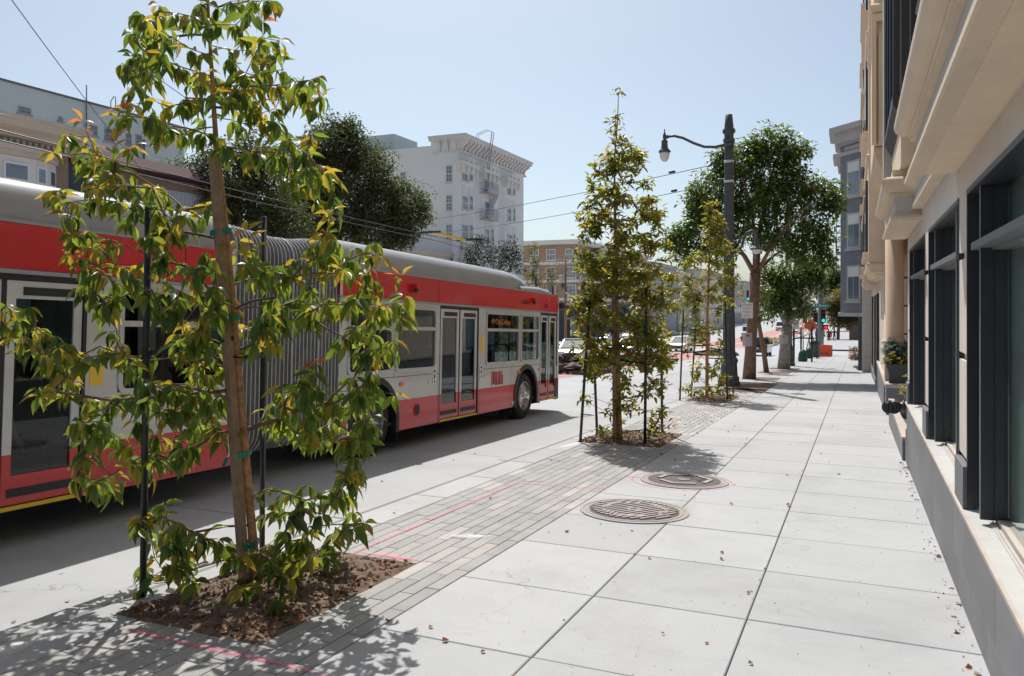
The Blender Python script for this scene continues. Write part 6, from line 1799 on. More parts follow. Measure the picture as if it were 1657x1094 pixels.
# --- farther up the street, both sides
def plain(label, x0, x1, y0, y1, h, mat, nwy, nfl, face='x', roof=None, name='town_building'):
    e = Bld(name, label, ((x0 + x1) / 2, (y0 + y1) / 2, g(y0)))
    gz = g((y0 + y1) / 2)
    e.box('wall', x0, x1, y0, y1, gz - 2, gz + h, MT[mat]); e.box('cornice', x0 - .3, x1 + .4, y0 - .3, y1 + .3, gz + h, gz + h + .6, MT['trim'])
    px_ = x1 if x1 < 0 else x0
    for f in range(nfl):
        z = gz + 3.6 + 3.0 * f
        if z + 1.8 > gz + h: break
        for k in range(nwy):
            y = y0 + (y1 - y0) * (k + .25) / nwy; w_ = (y1 - y0) / nwy * .5
            mb = MB()
            if x1 < 0: mb.box(x1 - .02, x1 + .05, y, y + w_, z, z + 1.7)
            else: mb.box(x0 - .05, x0 + .02, y, y + w_, z, z + 1.7)
            e.part('window', mb, MT['far_glass'])
        n2 = max(2, int((x1 - x0) / 4))
        for k in range(n2):
            x = x0 + (x1 - x0) * (k + .3) / n2
            mb = MB(); mb.box(x, x + 1.3, y0 - .05, y0 + .02, z, z + 1.7); e.part('window', mb, MT['far_glass'])
    if roof:
        mb = MB(); cy = (y0 + y1) / 2; mb.prism([(x0, gz + h + .6), (x1, gz + h + .6), ((x0 + x1) / 2, gz + h + roof)], y0, y1); e.part('gable_roof', mb, MT['roof_grey'])
    return e
plain('grey brown building with flat roof beyond the brown brick block', -58, -37, 154, 178, 14, 'pale_grey', 5, 3)
plain('pale building with a gabled front far up the left side', -56, -37.5, 182, 204, 13, 'trim', 4, 3, roof=4.0)
plain('long beige building on the far left side of the street', -60, -37, 208, 246, 15, 'cream', 7, 3)
plain('grey block on the rise at the end of the street', -58, -37, 252, 290, 13, 'pale_grey', 7, 3)
plain('white block highest on the rise to the left', -62, -37, 296, 350, 14, 'trim', 8, 3)
plain('tan block high on the hillside left of the street', -100, -70, 300, 340, 18, 'cream', 6, 4)
plain('wide pale block spread along the hillside far left', -150, -108, 310, 350, 16, 'pale_grey', 6, 4)
plain('low cream garage with a blank side wall behind the far pedestrians', 1.6, 16, 176, 200, 5, 'cream', 3, 1)
plain('grey terrace on the right side beyond the crossing trees', 4, 18, 206, 250, 10, 'pale_grey', 6, 2)
plain('pale terrace at the top of the right hand side', 4, 20, 256, 330, 11, 'trim', 8, 2)
mw = thing('low_wall', 'low rust brown mural wall at the back of the far sidewalk corner', 'wall', (1.0, 140, g(140)))
mb = MB(); mb.box(-1.0, 1.6, 139, 139.4, g(139) - .3, g(139) + 3.2); mb.build('wall', MT['brick_dark'], mw, world=True)
mb = MB(); mb.box(-1.1, 1.7, 138.95, 139.45, g(139) + 3.201, g(139) + 3.35); mb.build('coping', MT['corn_tan'], mw, world=True)
# ================================================================== young trees farther along the kerb
def sapling(label, trunk_px, zc, rows, ncl, depth, per, leafsz, seed, mats, low=(), singles=0, rmin=.0022):
    """crown clusters drawn at random from the measured half-widths of the crown"""
    rn = random.Random(seed)
    P = [at_depth(px, py, zc) for px, py, r in trunk_px]; Rr = [r * .62 * zc / F for _, _, r in trunk_px]
    base = Vector(P[0]); e = thing('street_tree', label, 'tree', base, group='young staked street trees by the kerb')
    P[0] = P[0] - Vector((0, 0, .06))
    mb = MB(); mb.tube(P, Rr, 10); mb.build('trunk', MT['bark_young'], e, world=True)
    tg = []
    ysr = [r[0] for r in rows]
    tries = 0
    while len(tg) < ncl and tries < ncl * 60:
        tries += 1
        i = rn.random(); y = ysr[0] + (ysr[-1] - ysr[0]) * i
        a = np.interp(y, ysr, [r[1] for r in rows]); b = np.interp(y, ysr, [r[2] for r in rows]); dn = np.interp(y, ysr, [r[3] for r in rows])
        if rn.random() > dn * (b - a) / max(r[2] - r[1] for r in rows): continue
        x = rn.uniform(a, b); c = (a + b) / 2; hw = max(4, (b - a) / 2)
        if mn.noise(Vector((x / 24 + seed, y / 24, seed * 1.7))) < rn.uniform(-.45, .12): continue
        x += rn.gauss(0, 6)
        dd = depth * math.sqrt(max(.05, 1 - ((x - c) / hw) ** 2)) * hw / (max(r[2] - r[1] for r in rows) / 2)
        tg.append(at_depth(x, y, zc + rn.uniform(-dd, dd)))
    for (x, y) in low: tg.append(at_depth(x, y, zc + rn.uniform(-depth, depth) * .6))
    nodes = []
    for i in range(1, len(P)):
        for k in range(4): nodes.append((P[i - 1].lerp(P[i], k / 4), len(nodes) - 1, 0.0))
    nodes.append((P[-1], len(nodes) - 1, 0.0))
    segs, tips, dirs = grow(nodes, tg, rn, .08, .3, .25, .0028, rmin)
    branch_mesh(segs, None, 5).build('branch', MT['twig'], e, world=True, kind='stuff')
    recs = []
    TMs = [leaf_template(1, .36, .3, .5, seg=3), leaf_template(1, .4, .45, .25, seg=3)]
    for p, d in zip(tips, dirs):
        n = max(2, int(per * rn.uniform(.6, 1.4)))
        for i in range(n):
            a = rn.uniform(0, 6.28); el = rn.uniform(-.9, .9)
            dd = Vector((math.cos(a) * math.cos(el), math.sin(a) * math.cos(el), math.sin(el)))
            q = p - d * rn.uniform(0, .16) + Vector((rn.gauss(0, .03), rn.gauss(0, .03), rn.gauss(0, .03)))
            u = rn.random(); mk = mats[0] if u < .82 else (mats[1] if u < .985 else mats[2])
            recs.append((q, dd, rn.uniform(-.9, .9), rn.uniform(*leafsz), rn.randrange(2), mk))
    rn.shuffle(recs); recs.sort(key=lambda r: (r[0] - Vector((0, 0, CAM_H))).length)
    cache = {}
    for r in recs[:singles]:
        key = (r[4], r[5])
        if key not in cache:
            V, Fs = TMs[r[4]]; me = bpy.data.meshes.new('leaf'); me.from_pydata([tuple(v) for v in V], [], Fs); me.materials.append(MT[r[5]]); cache[key] = me
        o = link('leaf', cache[key], e); o.matrix_local = Matrix.Translation(r[0] - base) @ frame(r[1], r[2]).to_4x4() @ Matrix.Scale(r[3], 4)
    for mk in mats:
        for ti in range(2):
            rr = [r for r in recs[singles:] if r[5] == mk and r[4] == ti]
            if rr: link('foliage', leaves_mesh('foliage', TMs[ti], [frame(r[1], r[2]) for r in rr], [tuple(r[0] - base) for r in rr], [r[3] for r in rr], MT[mk]), e, kind='stuff')
    return e
Z2 = 12.45
sapling('slim young tree with a pointed top in the middle of the paver band', [(1003, 716, 8), (1001, 650, 6.5), (999, 560, 6), (998, 480, 5), (997, 400, 4), (995, 330, 3), (994, 260, 2.2), (999, 200, 1.5), (1001, 150, 1.0)], Z2,
        [(150, 994, 1010, .5), (175, 990, 1006, .3), (215, 980, 1008, .5), (240, 970, 1034, .8), (300, 952, 1056, 1), (350, 940, 1074, 1), (400, 932, 1088, 1), (440, 926, 1098, 1), (480, 928, 1104, 1), (520, 930, 1098, .9), (560, 936, 1096, .85), (600, 940, 1092, .6), (645, 980, 1066, .4), (690, 958, 1090, .22)],
        720, .85, 10, (.09, .155), 12, ('leaf_mid', 'leaf_yellow', 'leaf_young'), [(945, 585), (955, 595), (948, 640), (940, 645), (1046, 600), (1055, 620), (1040, 640), (1060, 690), (1075, 700), (1062, 705), (1050, 695), (1080, 692), (966, 695), (972, 700), (990, 700), (940, 572), (932, 580), (1085, 600), (1075, 575)], 300)
Z3 = 20.9
sapling('smallest young tree beside the tall lamp post', [(1144, 647, 4.6), (1144, 580, 4.2), (1145, 500, 3.6), (1147, 440, 2.8), (1149, 380, 2), (1151, 330, 1.2)], Z3,
        [(322, 1146, 1158, .6), (350, 1136, 1166, .8), (400, 1118, 1184, 1), (440, 1104, 1190, 1), (480, 1098, 1198, .8), (520, 1100, 1194, .65), (560, 1112, 1186, .35), (600, 1108, 1180, .3), (630, 1098, 1196, .7), (642, 1106, 1190, .6)],
        380, .8, 8, (.11, .17), 31, ('leaf_mid', 'leaf_yellow', 'leaf_young'), [(1168, 545), (1175, 560), (1165, 570), (1180, 610), (1170, 615), (1160, 605), (1105, 625), (1110, 630), (1186, 630), (1125, 610)], 0, .004)
# their black stakes with cross straps
def stakes(items, grp, z, r, labs, tpx, strap_row):
    es = []
    for (px, py, tx, ty, zc), lab in zip(items, labs):
        e, b0, t0 = black_stake(px, py, tx, ty, zc, lab, grp, r); es.append((e, b0, t0))
    for (e, b0, t0) in es:
        u = .52; p = b0.lerp(t0, u); q = at_depth(tpx, strap_row, z)
        q = Vector((q.x, q.y, p.z + .02)); strap(e, p, q, .03)
    return es
def gd(px, py):
    p = on_ground(px, py); return p.y * _c - p.x * _s
stakes([(938.5, 715.5, 956, 466, gd(938.5, 715.5)), (966.5, 704, 957, 475, gd(966.5, 704)), (1043.5, 720, 1046, 465, gd(1043.5, 720)), (1071.5, 700, 1070, 480, gd(1071.5, 700))], 'black stakes round the pointed young tree', Z2, .022,
       ['black leaning stake at the left front corner of the middle soil pit', 'black stake at the left rear corner of the middle soil pit', 'black stake at the right front corner of the middle soil pit, in front of leaves', 'black stake at the right rear corner of the middle soil pit'], 1000, 575)
stakes([(1100, 648, 1106, 500, gd(1100, 648)), (1118, 643, 1127, 510, gd(1118, 643)), (1177, 648, 1174, 490, gd(1177, 648)), (1187, 643, 1180, 520, gd(1187, 643))], 'black stakes round the smallest young tree', Z3, .022,
       ['black stake at the left front corner of the third soil pit', 'black stake at the left rear corner of the third soil pit', 'black stake at the right front corner of the third soil pit', 'black stake at the right rear corner of the third soil pit, against the lamp post'], 1145, 555)
for zc, pts in ((Z2, [(1001, 690, 7.5), (999, 600, 7), (998, 450, 6)]), ):
    a = at_depth(995, 716, zc - .05); b = at_depth(993, 420, zc - .05)
    e = thing('tree_stake', 'brown wooden stake tied to the pointed young tree with green tape', 'stake', a)
    mb = MB(); mb.bar(a - Vector((0, 0, .06)), b, .055, .045, up=(.2, 1, 0)); mb.build('post', MT['wood_stake'], e, world=True)
    for py in (687, 604, 484, 426):
        c = at_depth(998, py, zc); mb = MB(); mb.tube([c + Vector((.075 * math.cos(q) * _c, .075 * math.cos(q) * _s + .06 * math.sin(q), .01 * math.cos(q))) for q in np.linspace(0, 6.283, 13)], .012, 5, cap=False); mb.build('green_tie', MT['green_tape'], e, world=True)

# ================================================================== big trees
DENS = 5.6
def tree_(label, trunk, limbs, blobs, zc, dn, per, rad, size, leaf, bark, seed, depthk=.8, cat='tree', name='street_tree', group=None, tm=None, droop=(-.9, .5), thin=1.0, upv=0.0, radk=.006, rmin=.009):
    rn = random.Random(seed)
    P = [at_depth(px, py, zc) for px, py, r in trunk]; Rr = [r * zc / F for _, _, r in trunk]
    base = Vector(P[0]); e = thing(name, label, cat, base, group=group)
    P[0] = P[0] - Vector((0, 0, .1))
    mb = MB(); mb.tube(P, Rr, 12); nodes = []
    for i in range(1, len(P)):
        for k in range(2): nodes.append((P[i - 1].lerp(P[i], k / 2), len(nodes) - 1, 0.0))
    nodes.append((P[-1], len(nodes) - 1, 0.0))
    tr = mb.build('trunk', MT[bark], e, world=True)
    lim = MB()
    for lb in limbs:
        pts = [at_depth(px, py, zc + dz) for px, py, r, dz in lb]; lim.tube(pts, [r * .62 * zc / F for _, _, r, _ in lb], 8)
        for k in range(1, len(pts)):
            nodes.append((pts[k], len(nodes) - 1 if k > 1 else 0, 0.0))
    if limbs: lim.build('limb', MT[bark], e, world=True)['kind'] = 'stuff'
    tg = []
    for (bx, by, br) in blobs:
        rm = br * zc / F; n = max(6, int(DENS * dn * rm * rm))
        for _ in range(n):
            v = Vector((rn.gauss(0, 1), rn.gauss(0, 1), rn.gauss(0, 1))).normalized() * (rn.random() ** .45)
            tg.append(at_depth(bx + v.x * br, by - v.z * br, zc + v.y * rm * depthk * 1.2))
    if len(tg) > 420: rn.shuffle(tg)
    tsel = tg[:420]
    segs, tips, dirs = grow(nodes, tsel, rn, .12, 1.2, .3, radk, rmin, zup=upv)
    o = branch_mesh(segs, None, 5).build('branch', MT[bark], e, world=True); o['kind'] = 'stuff'
    for q in tg[420:]: tips.append(q); dirs.append(Vector((0, 0, 1)))
    m_, l_, s_ = crown_leaves(tips, dirs, rn, per * 1.25, rad, size, droop)
    l_ = [tuple(Vector(q) - base) for q in l_]
    link('crown', leaves_mesh('crown', tm or leaf_template(1, .45, .3, .4, seg=3), m_, l_, s_, MT[leaf]), e, kind='stuff')
    return e
tree_('largest dark glossy street tree, its crown behind the tall lamp post', [(1212, 614, 11), (1215, 560, 8.6), (1219, 500, 8), (1222, 442, 8.5)],
      [[(1222, 445, 7, 0), (1205, 415, 6, 0), (1185, 390, 4, .3), (1150, 370, 2, .6)], [(1222, 440, 7, 0), (1222, 390, 5, -.3), (1215, 330, 3.5, -.5), (1200, 280, 2, -.6)], [(1224, 442, 8, 0), (1228, 380, 6, .2), (1240, 320, 4, .4), (1255, 260, 2, .5)], [(1226, 440, 6, 0), (1250, 395, 4.5, -.4), (1290, 345, 3, -.8), (1330, 320, 1.5, -1)], [(1226, 438, 5, .2), (1250, 415, 4, .8), (1295, 385, 2.5, 1.2)]],
      [(1128, 372, 42), (1104, 392, 26), (1160, 318, 46), (1140, 335, 35), (1195, 268, 40), (1172, 268, 25), (1248, 238, 36), (1225, 250, 30), (1282, 255, 32), (1296, 240, 18), (1272, 300, 46), (1318, 312, 34), (1350, 312, 18), (1236, 318, 50), (1190, 370, 36), (1250, 380, 34), (1300, 365, 34), (1336, 378, 20), (1290, 412, 26), (1325, 400, 24), (1170, 400, 25), (1095, 378, 22), (1110, 412, 18), (1345, 335, 20), (1335, 420, 18)], 30.4, 12.5, 19, .32, (.14, .23), 'leaf_dark', 'bark', 41, .95)
tree_('grey barked street tree with a dense low crown past the largest tree', [(1268, 599, 10.5), (1270, 560, 8), (1274, 528, 8)],
      [[(1274, 530, 7, 0), (1262, 505, 5, 0), (1245, 480, 3, .3)], [(1275, 528, 7, 0), (1295, 500, 5, -.2), (1315, 470, 3, -.4)], [(1274, 528, 6, .1), (1278, 490, 4, .2), (1275, 450, 2, .3)]],
      [(1250, 470, 28), (1245, 440, 22), (1272, 448, 28), (1300, 448, 28), (1322, 462, 16), (1290, 480, 26), (1262, 495, 18), (1318, 432, 20), (1328, 445, 14), (1246, 505, 12), (1292, 505, 14), (1306, 425, 16)], 39.7, 12, 15, .36, (.16, .25), 'leaf_dark', 'bark_grey', 43, .9)
tree_('thin leaning street tree between the largest tree and the grey trunk', [(1241, 604, 4.6), (1236, 570, 3.6), (1229, 530, 3.2), (1226, 512, 3)], [], [(1226, 490, 17), (1236, 475, 14), (1232, 508, 10)], 35.6, 14, 14, .30, (.13, .2), 'leaf_dark', 'bark', 47)
# soil squares of these trees
for nm, x0, x1, y0, y1 in (('tree_soil', -3.9, -2.5, 25.6, 27.9), ('tree_soil', -4.0, -2.7, 30.9, 32.9), ('tree_soil', -4.0, -2.7, 36.4, 38.4), ('tree_soil', -4.0, -2.6, 41.0, 43.2)):
    strip(nm, x0, x1, [y0, y1], .006, MT['soil'])
# opposite side: big evergreen, sparse street trees, trees beyond the crossing
OAK = dict(tm=leaf_template(1, .6, .2, .2, seg=2))
tree_('broad dark evergreen tree across the street behind the bus bellows', [(560, 505, 12), (556, 440, 10), (552, 400, 9)], [],
      [(540, 235, 46), (510, 262, 44), (575, 240, 36), (600, 280, 44), (545, 300, 60), (620, 325, 46), (655, 330, 34), (680, 325, 20), (662, 375, 24), (640, 365, 36), (590, 360, 50), (530, 370, 50), (490, 320, 44), (470, 280, 30), (690, 345, 14), (635, 390, 22), (555, 205, 24)], 58, 2.9, 40, .75, (.16, .30), 'leaf_oak', 'bark', 51, .9, **OAK, radk=.02, rmin=.03)
tree_('second dark evergreen tree across the street, left of the broad one', [(400, 505, 12), (400, 440, 10), (402, 400, 9)], [],
      [(400, 250, 40), (430, 270, 40), (360, 280, 45), (310, 300, 40), (280, 300, 28), (410, 330, 55), (345, 340, 45), (450, 320, 40), (440, 370, 40), (470, 375, 35)], 50, 2.9, 40, .7, (.15, .28), 'leaf_oak', 'bark', 53, .9, **OAK, radk=.02, rmin=.03)
sp = dict(upv=.6, radk=.012, rmin=.02)
tree_('sparse upright street tree in front of the white building, left of a pair', [(772, 500, 4), (772, 460, 3.5), (774, 430, 3)], [], [(760, 412, 16), (778, 395, 16), (788, 412, 16), (772, 430, 16), (752, 432, 8)], 79, 3.4, 15, .6, (.2, .34), 'leaf_oak', 'bark_grey', 55, tm=leaf_template(1, .5, .2, .2, seg=2), **sp)
tree_('sparse upright street tree in front of the white building, right of a pair', [(818, 510, 4), (818, 460, 3.5), (820, 440, 3)], [], [(812, 405, 13), (826, 400, 13), (838, 415, 12), (820, 425, 16), (806, 430, 12), (838, 436, 10)], 86, 3.4, 15, .6, (.2, .34), 'leaf_oak', 'bark_grey', 57, tm=leaf_template(1, .5, .2, .2, seg=2), **sp)
tree_('slender pale street tree in front of the brown brick block', [(868, 500, 2.5), (868, 460, 2)], [], [(862, 400, 10), (866, 425, 11), (862, 448, 13), (874, 455, 9)], 96, 4.2, 14, .5, (.2, .32), 'leaf_olive', 'bark_grey', 59, tm=leaf_template(1, .5, .2, .2, seg=2), **sp)
tree_('shortest slender street tree in front of the brown brick block', [(890, 500, 2.2), (890, 465, 2)], [], [(892, 438, 10), (888, 455, 8), (894, 447, 7)], 92, 4.2, 14, .5, (.2, .3), 'leaf_olive', 'bark_grey', 61, tm=leaf_template(1, .5, .2, .2, seg=2), **sp)
FAR = dict(tm=leaf_template(1, .6, .2, .2, seg=2))
tree_('yellow green tree over the far sidewalk beyond the crossing', [(1356, 549, 2.6), (1357, 530, 2.2), (1359, 515, 2)], [], [(1352, 488, 16), (1366, 482, 18), (1360, 508, 18), (1376, 500, 16), (1346, 514, 13), (1384, 484, 14), (1340, 496, 12), (1386, 512, 14), (1372, 520, 12)], 128, 2.6, 24, .8, (.26, .42), 'leaf_olive', 'bark', 63, **FAR, radk=.02, rmin=.03)
tree_('olive tree on the rise behind the yellow green tree', [(1372, 535, 3), (1372, 500, 3)], [], [(1362, 455, 18), (1380, 450, 20), (1343, 462, 16), (1372, 472, 20), (1350, 444, 14), (1390, 470, 16), (1332, 476, 12)], 190, 1.8, 26, 1.1, (.35, .6), 'leaf_oak', 'bark', 65, **FAR, radk=.03, rmin=.05)
tree_('green street tree far up the left side near the gabled building', [(1060, 530, 2.5), (1060, 510, 2.2)], [], [(1050, 480, 12), (1068, 478, 12), (1058, 495, 12), (1080, 490, 9), (1040, 492, 8)], 170, 2.0, 20, .9, (.3, .5), 'leaf_oak', 'bark', 67, **FAR, radk=.03, rmin=.04)
tree_('rounded green tree far up the left side before the beige building', [(1120, 530, 2.2), (1120, 508, 2)], [], [(1112, 482, 11), (1128, 484, 11), (1120, 496, 11), (1100, 494, 8)], 200, 2.0, 20, 1., (.35, .55), 'leaf_oak', 'bark', 69, **FAR, radk=.03, rmin=.04)
tree_('small round tree at the far end of the street behind the signals', [(1304, 532, 2.2), (1304, 515, 2)], [], [(1296, 500, 10), (1310, 498, 10), (1303, 508, 9), (1318, 506, 8), (1288, 506, 7)], 215, 2.0, 20, 1., (.35, .55), 'leaf_oak', 'bark', 71, **FAR, radk=.03, rmin=.04)
# the wooded hill behind reads as one mass
rn = random.Random(77); m_, l_, s_ = [], [], []
def hill_z(x, y):
    side = max(0, abs(x + 15) - 22)
    return g(y) - .42 + min(1, (y - 190) / 260.0) * .085 * min(side, 260)
for _ in range(420):
    y = rn.uniform(270, 620); x = rn.choice((-1, 1)) * rn.uniform(0, 1) ** .8 * 300
    x = x - 70 if x < 0 else x + 24
    z = hill_z(x, y); r = rn.uniform(3, 6)
    for k in range(26):
        v = Vector((rn.gauss(0, 1), rn.gauss(0, 1), rn.gauss(0, 1))).normalized() * r * rn.random() ** .4
        a = rn.uniform(0, 6.28); m_.append(frame((math.cos(a), math.sin(a), rn.uniform(-.8, .6)), rn.uniform(-.8, .8))); l_.append((x + v.x, y + v.y, z + r * .9 + v.z)); s_.append(rn.uniform(1.2, 2.6))
link('far_wood', leaves_mesh('far_wood', leaf_template(1, .7, .2, .3, seg=2), m_, l_, s_, MT['leaf_oak']), kind='stuff')

# ================================================================== lamp posts
MT['lamp_glass'] = pbr('frosted_lamp_glass', (0.62, 0.66, 0.66), 0.15, 0.05, 4, spec=.6)
def shrink(mb, x, z, k): mb.v = [(x + (p[0] - x) * k, p[1] * k, z + (p[2] - z) * k) for p in mb.v]
def lamp_post(base, label):
    e = thing('street_lamp', label, 'street lamp', base, group='ornate street lamps along the kerb')
    mb = MB()
    mb.lathe([(.36, 0), (.36, .14), (.33, .18), (.33, .30), (.28, .36), (.26, .75), (.29, .80), (.29, .88), (.235, .96), (.22, 1.12), (.205, 1.16)], n=8, smooth=False); mb.build('pedestal', MT['pole_green'], e)
    mb = MB(); mb.lathe([(.20, 1.1), (.20, 1.5), (.185, 2.5), (.165, 5), (.145, 7.6), (.145, 8.0)], n=24, flute=1); mb.build('pole', MT['pole_green'], e)
    mb = MB(); mb.lathe([(.145, 8.0), (.19, 8.03), (.19, 8.12), (.15, 8.16), (.15, 8.28), (.21, 8.34), (.21, 8.42), (.15, 8.48), (.15, 8.52), (.11, 8.92), (.02, 8.95)], n=12); mb.build('cap', MT['pole_green'], e)
    # long arm over the roadway
    mb = MB(); S = [(-.14, 7.93), (-.45, 7.90), (-.8, 7.93), (-1.15, 8.08), (-1.5, 8.28), (-1.8, 8.38), (-2.05, 8.37)]
    mb.tube([(x, 0, z) for x, z in S], [.05, .05, .048, .045, .045, .045, .045], 8); mb.lathe([(.07, 0), (.07, .06)], (-2.08, 0, 8.37), 10, 0, 'x'); mb.lathe([(.17, 7.86), (.17, 8.0)], n=16); arm = mb.build('arm', MT['pole_green'], e)
    mb = MB(); x = -2.13
    mb.lathe([(.02, 8.78), (.035, 8.68), (.02, 8.64), (.05, 8.56), (.09, 8.46), (.09, 8.30), (.06, 8.25), (.15, 8.18), (.17, 8.10), (.15, 8.06), (.17, 7.86), (.20, 7.75), (.30, 7.66), (.32, 7.60), (.30, 7.575), (.27, 7.575)][::-1], (x, 0, 0), 20); shrink(mb, x, 8.37, .66); hd = mb.build('lamp_head', MT['pole_green'], arm)
    mb = MB(); mb.lathe([(.26, 7.57), (.255, 7.45), (.22, 7.28), (.15, 7.15), (.05, 7.09), (.01, 7.085)], (x, 0, 0), 20); shrink(mb, x, 8.37, .66); mb.build('globe', MT['lamp_glass'], arm)
    # short scroll arm over the sidewalk
    mb = MB(); q = [(.15, 4.35), (.3, 4.42), (.42, 4.6), (.48, 4.85), (.58, 5.02), (.72, 5.08), (.84, 5.02), (.88, 4.9)]
    mb.tube([(x, 0, z) for x, z in q], .045, 8); mb.tube([(.15, 0, 4.9), (.28, 0, 4.95), (.36, 0, 4.85), (.34, 0, 4.74), (.27, 0, 4.74)], .03, 6); a2 = mb.build('scroll_arm', MT['pole_green'], e)
    mb = MB(); x = .88
    mb.lathe([(.04, 4.92), (.06, 4.84), (.05, 4.78), (.12, 4.72), (.13, 4.46), (.17, 4.38), (.30, 4.30), (.32, 4.25), (.29, 4.24)][::-1], (x, 0, 0), 18); shrink(mb, x, 4.92, .68); mb.build('lamp_head', MT['pole_green'], a2)
    mb = MB(); mb.lathe([(.27, 4.245), (.24, 4.2), (.15, 4.08), (.05, 4.03), (.01, 4.03)], (x, 0, 0), 18); shrink(mb, x, 4.92, .68); mb.build('globe', MT['lamp_glass'], a2)
    return e
LP = Vector((-3.83, 26.7, g(26.7)))
lp1 = lamp_post(LP, 'tall ornate dark lamp post nearest the camera, beside the smallest young tree')
lp2 = copy_tree(lp1, (-3.45, 46.5, g(46.5)), 'second tall ornate lamp post, mostly behind the grey barked tree')
mb = MB(); mb.lathe([(.17, 2.35), (.24, 2.4), (.26, 2.95), (.24, 3.0), (.17, 3.05)], n=12); mb.build('banner_box', MT['pole_green'], lp2)
# parking signs flagged off the lamp posts
MT['sign_white'] = pbr('white_sign_face', (0.66, 0.66, 0.64), 0.5, 0.04, 8)
MT['sign_red'] = pbr('red_sign_print', (0.50, 0.03, 0.03), 0.5, 0.04, 8)
def parking_sign(loc, label, lines):
    e = thing('parking_sign', label, 'sign', loc, (ATS, 0, 0), group='parking signs on the lamp posts')
    mb = MB(); mb.box(0, .36, -.004, .004, 0, .50); mb.build('plate', MT['sign_white'], e, bevel=.002)
    for i, (t, sz) in enumerate(lines):
        lettering(t, sz, MT['sign_red'], e, (.18, -.0065, .43 - .115 * i), (R(90), 0, 0), .001, sx=.8)
    mb = MB(); mb.box(-.05, .34, .005, .012, .40, .43); mb.box(-.05, .34, .005, .012, .10, .13); mb.build('bracket', MT['black_metal'], e)
q = on_y(1200, 515, 26.6); parking_sign((q.x, 26.55, q.z), 'white parking sign with red letters on the nearest lamp post', [('NO PARKING', .062), ('2 TO 10 AM', .06), ('MONDAY', .062), ('HOLIDAYS', .055)])
q = on_y(1289, 532, 46.4); parking_sign((-3.23, 46.4, q.z), 'white parking sign with red letters on the second lamp post', [('NO PARKING', .062), ('8 TO 10 AM', .06), ('MONDAY', .062), ('HOLIDAYS', .055)])
# wires: two spans from the lamp post, trolley wires over the street, feeder wires
def wire(label, pts, r=.012, grp=None, ins=()):
    e = thing('overhead_wire', label, 'wire', pts[0], group=grp)
    P = []
    for i in range(len(pts) - 1):
        a, b = Vector(pts[i]), Vector(pts[i + 1])
        for k in range(8): u = k / 8; P.append(a.lerp(b, u) - Vector((0, 0, .012 * (b - a).length * 4 * u * (1 - u) * .5)))
    P.append(Vector(pts[-1])); mb = MB(); mb.tube(P, r, 5); mb.build('cable', MT['black_metal'], e, world=True)
    for c, d in ins:
        mb = MB(); d = Vector(d).normalized(); mb.tube([Vector(c) - d * .16, Vector(c) + d * .16], .045, 8); mb.build('insulator', MT['tyre'], e, world=True)
    return e
for (py, ex, ey, lab, ipx, ipy) in ((262, 640, 362, 'upper span wire from the nearest lamp post across the street', 1080, 281), (294, 690, 378, 'lower span wire from the nearest lamp post across the street', 1078, 311)):
    a = on_y(1176, py, 26.7); d_ = ray(ex, ey); t_ = -34 / d_[0]; b = Vector((-34, min(d_[1] * t_, 75), CAM_H + d_[2] * t_))
    i_ = a.lerp(b, .075); wire(lab, [a, b], .013, 'span wires', [(i_, b - a)])
    mb = MB(); mb.lathe([(.165, -.04), (.165, .04)], (LP.x, LP.y, a.z), 16); mb.build('wire_band', MT['alu'], lp1, world=True)
for dx, lab in ((0, 'nearer trolley wire running along the street above the bus'), (.62, 'farther trolley wire running along the street above the bus')):
    X = -12.0 - dx; P_ = [on_x(0, 201, -12.0), on_x(700, 380, -12.0)]; s_ = (P_[1].z - P_[0].z) / (P_[1].y - P_[0].y)
    wire(lab, [(X, 3, P_[0].z + s_ * (3 - P_[0].y)), (X, 23, P_[0].z + s_ * (23 - P_[0].y)), (X, 44, P_[0].z + s_ * (44 - P_[0].y)), (X, 78, P_[0].z + s_ * (78 - P_[0].y))], .011, 'trolley wires')
q = on_x(717, 380.5, -12.3); tsi = thing('section_insulator', 'yellow section insulator bar hanging in the trolley wires', 'insulator', q)
mb = MB(); mb.bar(q + Vector((0, -.9, .05)), q + Vector((0, 1.6, -.05)), .07, .07); mb.build('bar', MT['yellow'], tsi, world=True)
mb = MB(); mb.bar(q + Vector((-.5, 1.9, 0)), q + Vector((.5, 1.9, 0)), .05, .08); mb.bar(q + Vector((-.4, -.9, .02)), q + Vector((.4, -.9, .02)), .04, .06); mb.build('hanger', MT['black_metal'], tsi, world=True)
a = at_depth(-10, -40, 20); b = on_x(238, 285, -36.5); wire('dark feeder wire slanting across the sky at the upper left', [a, b], .014)
wire('thin wire crossing in front of the cream and maroon buildings', [on_x(-40, 172, -34), on_x(300, 265, -34)], .012)
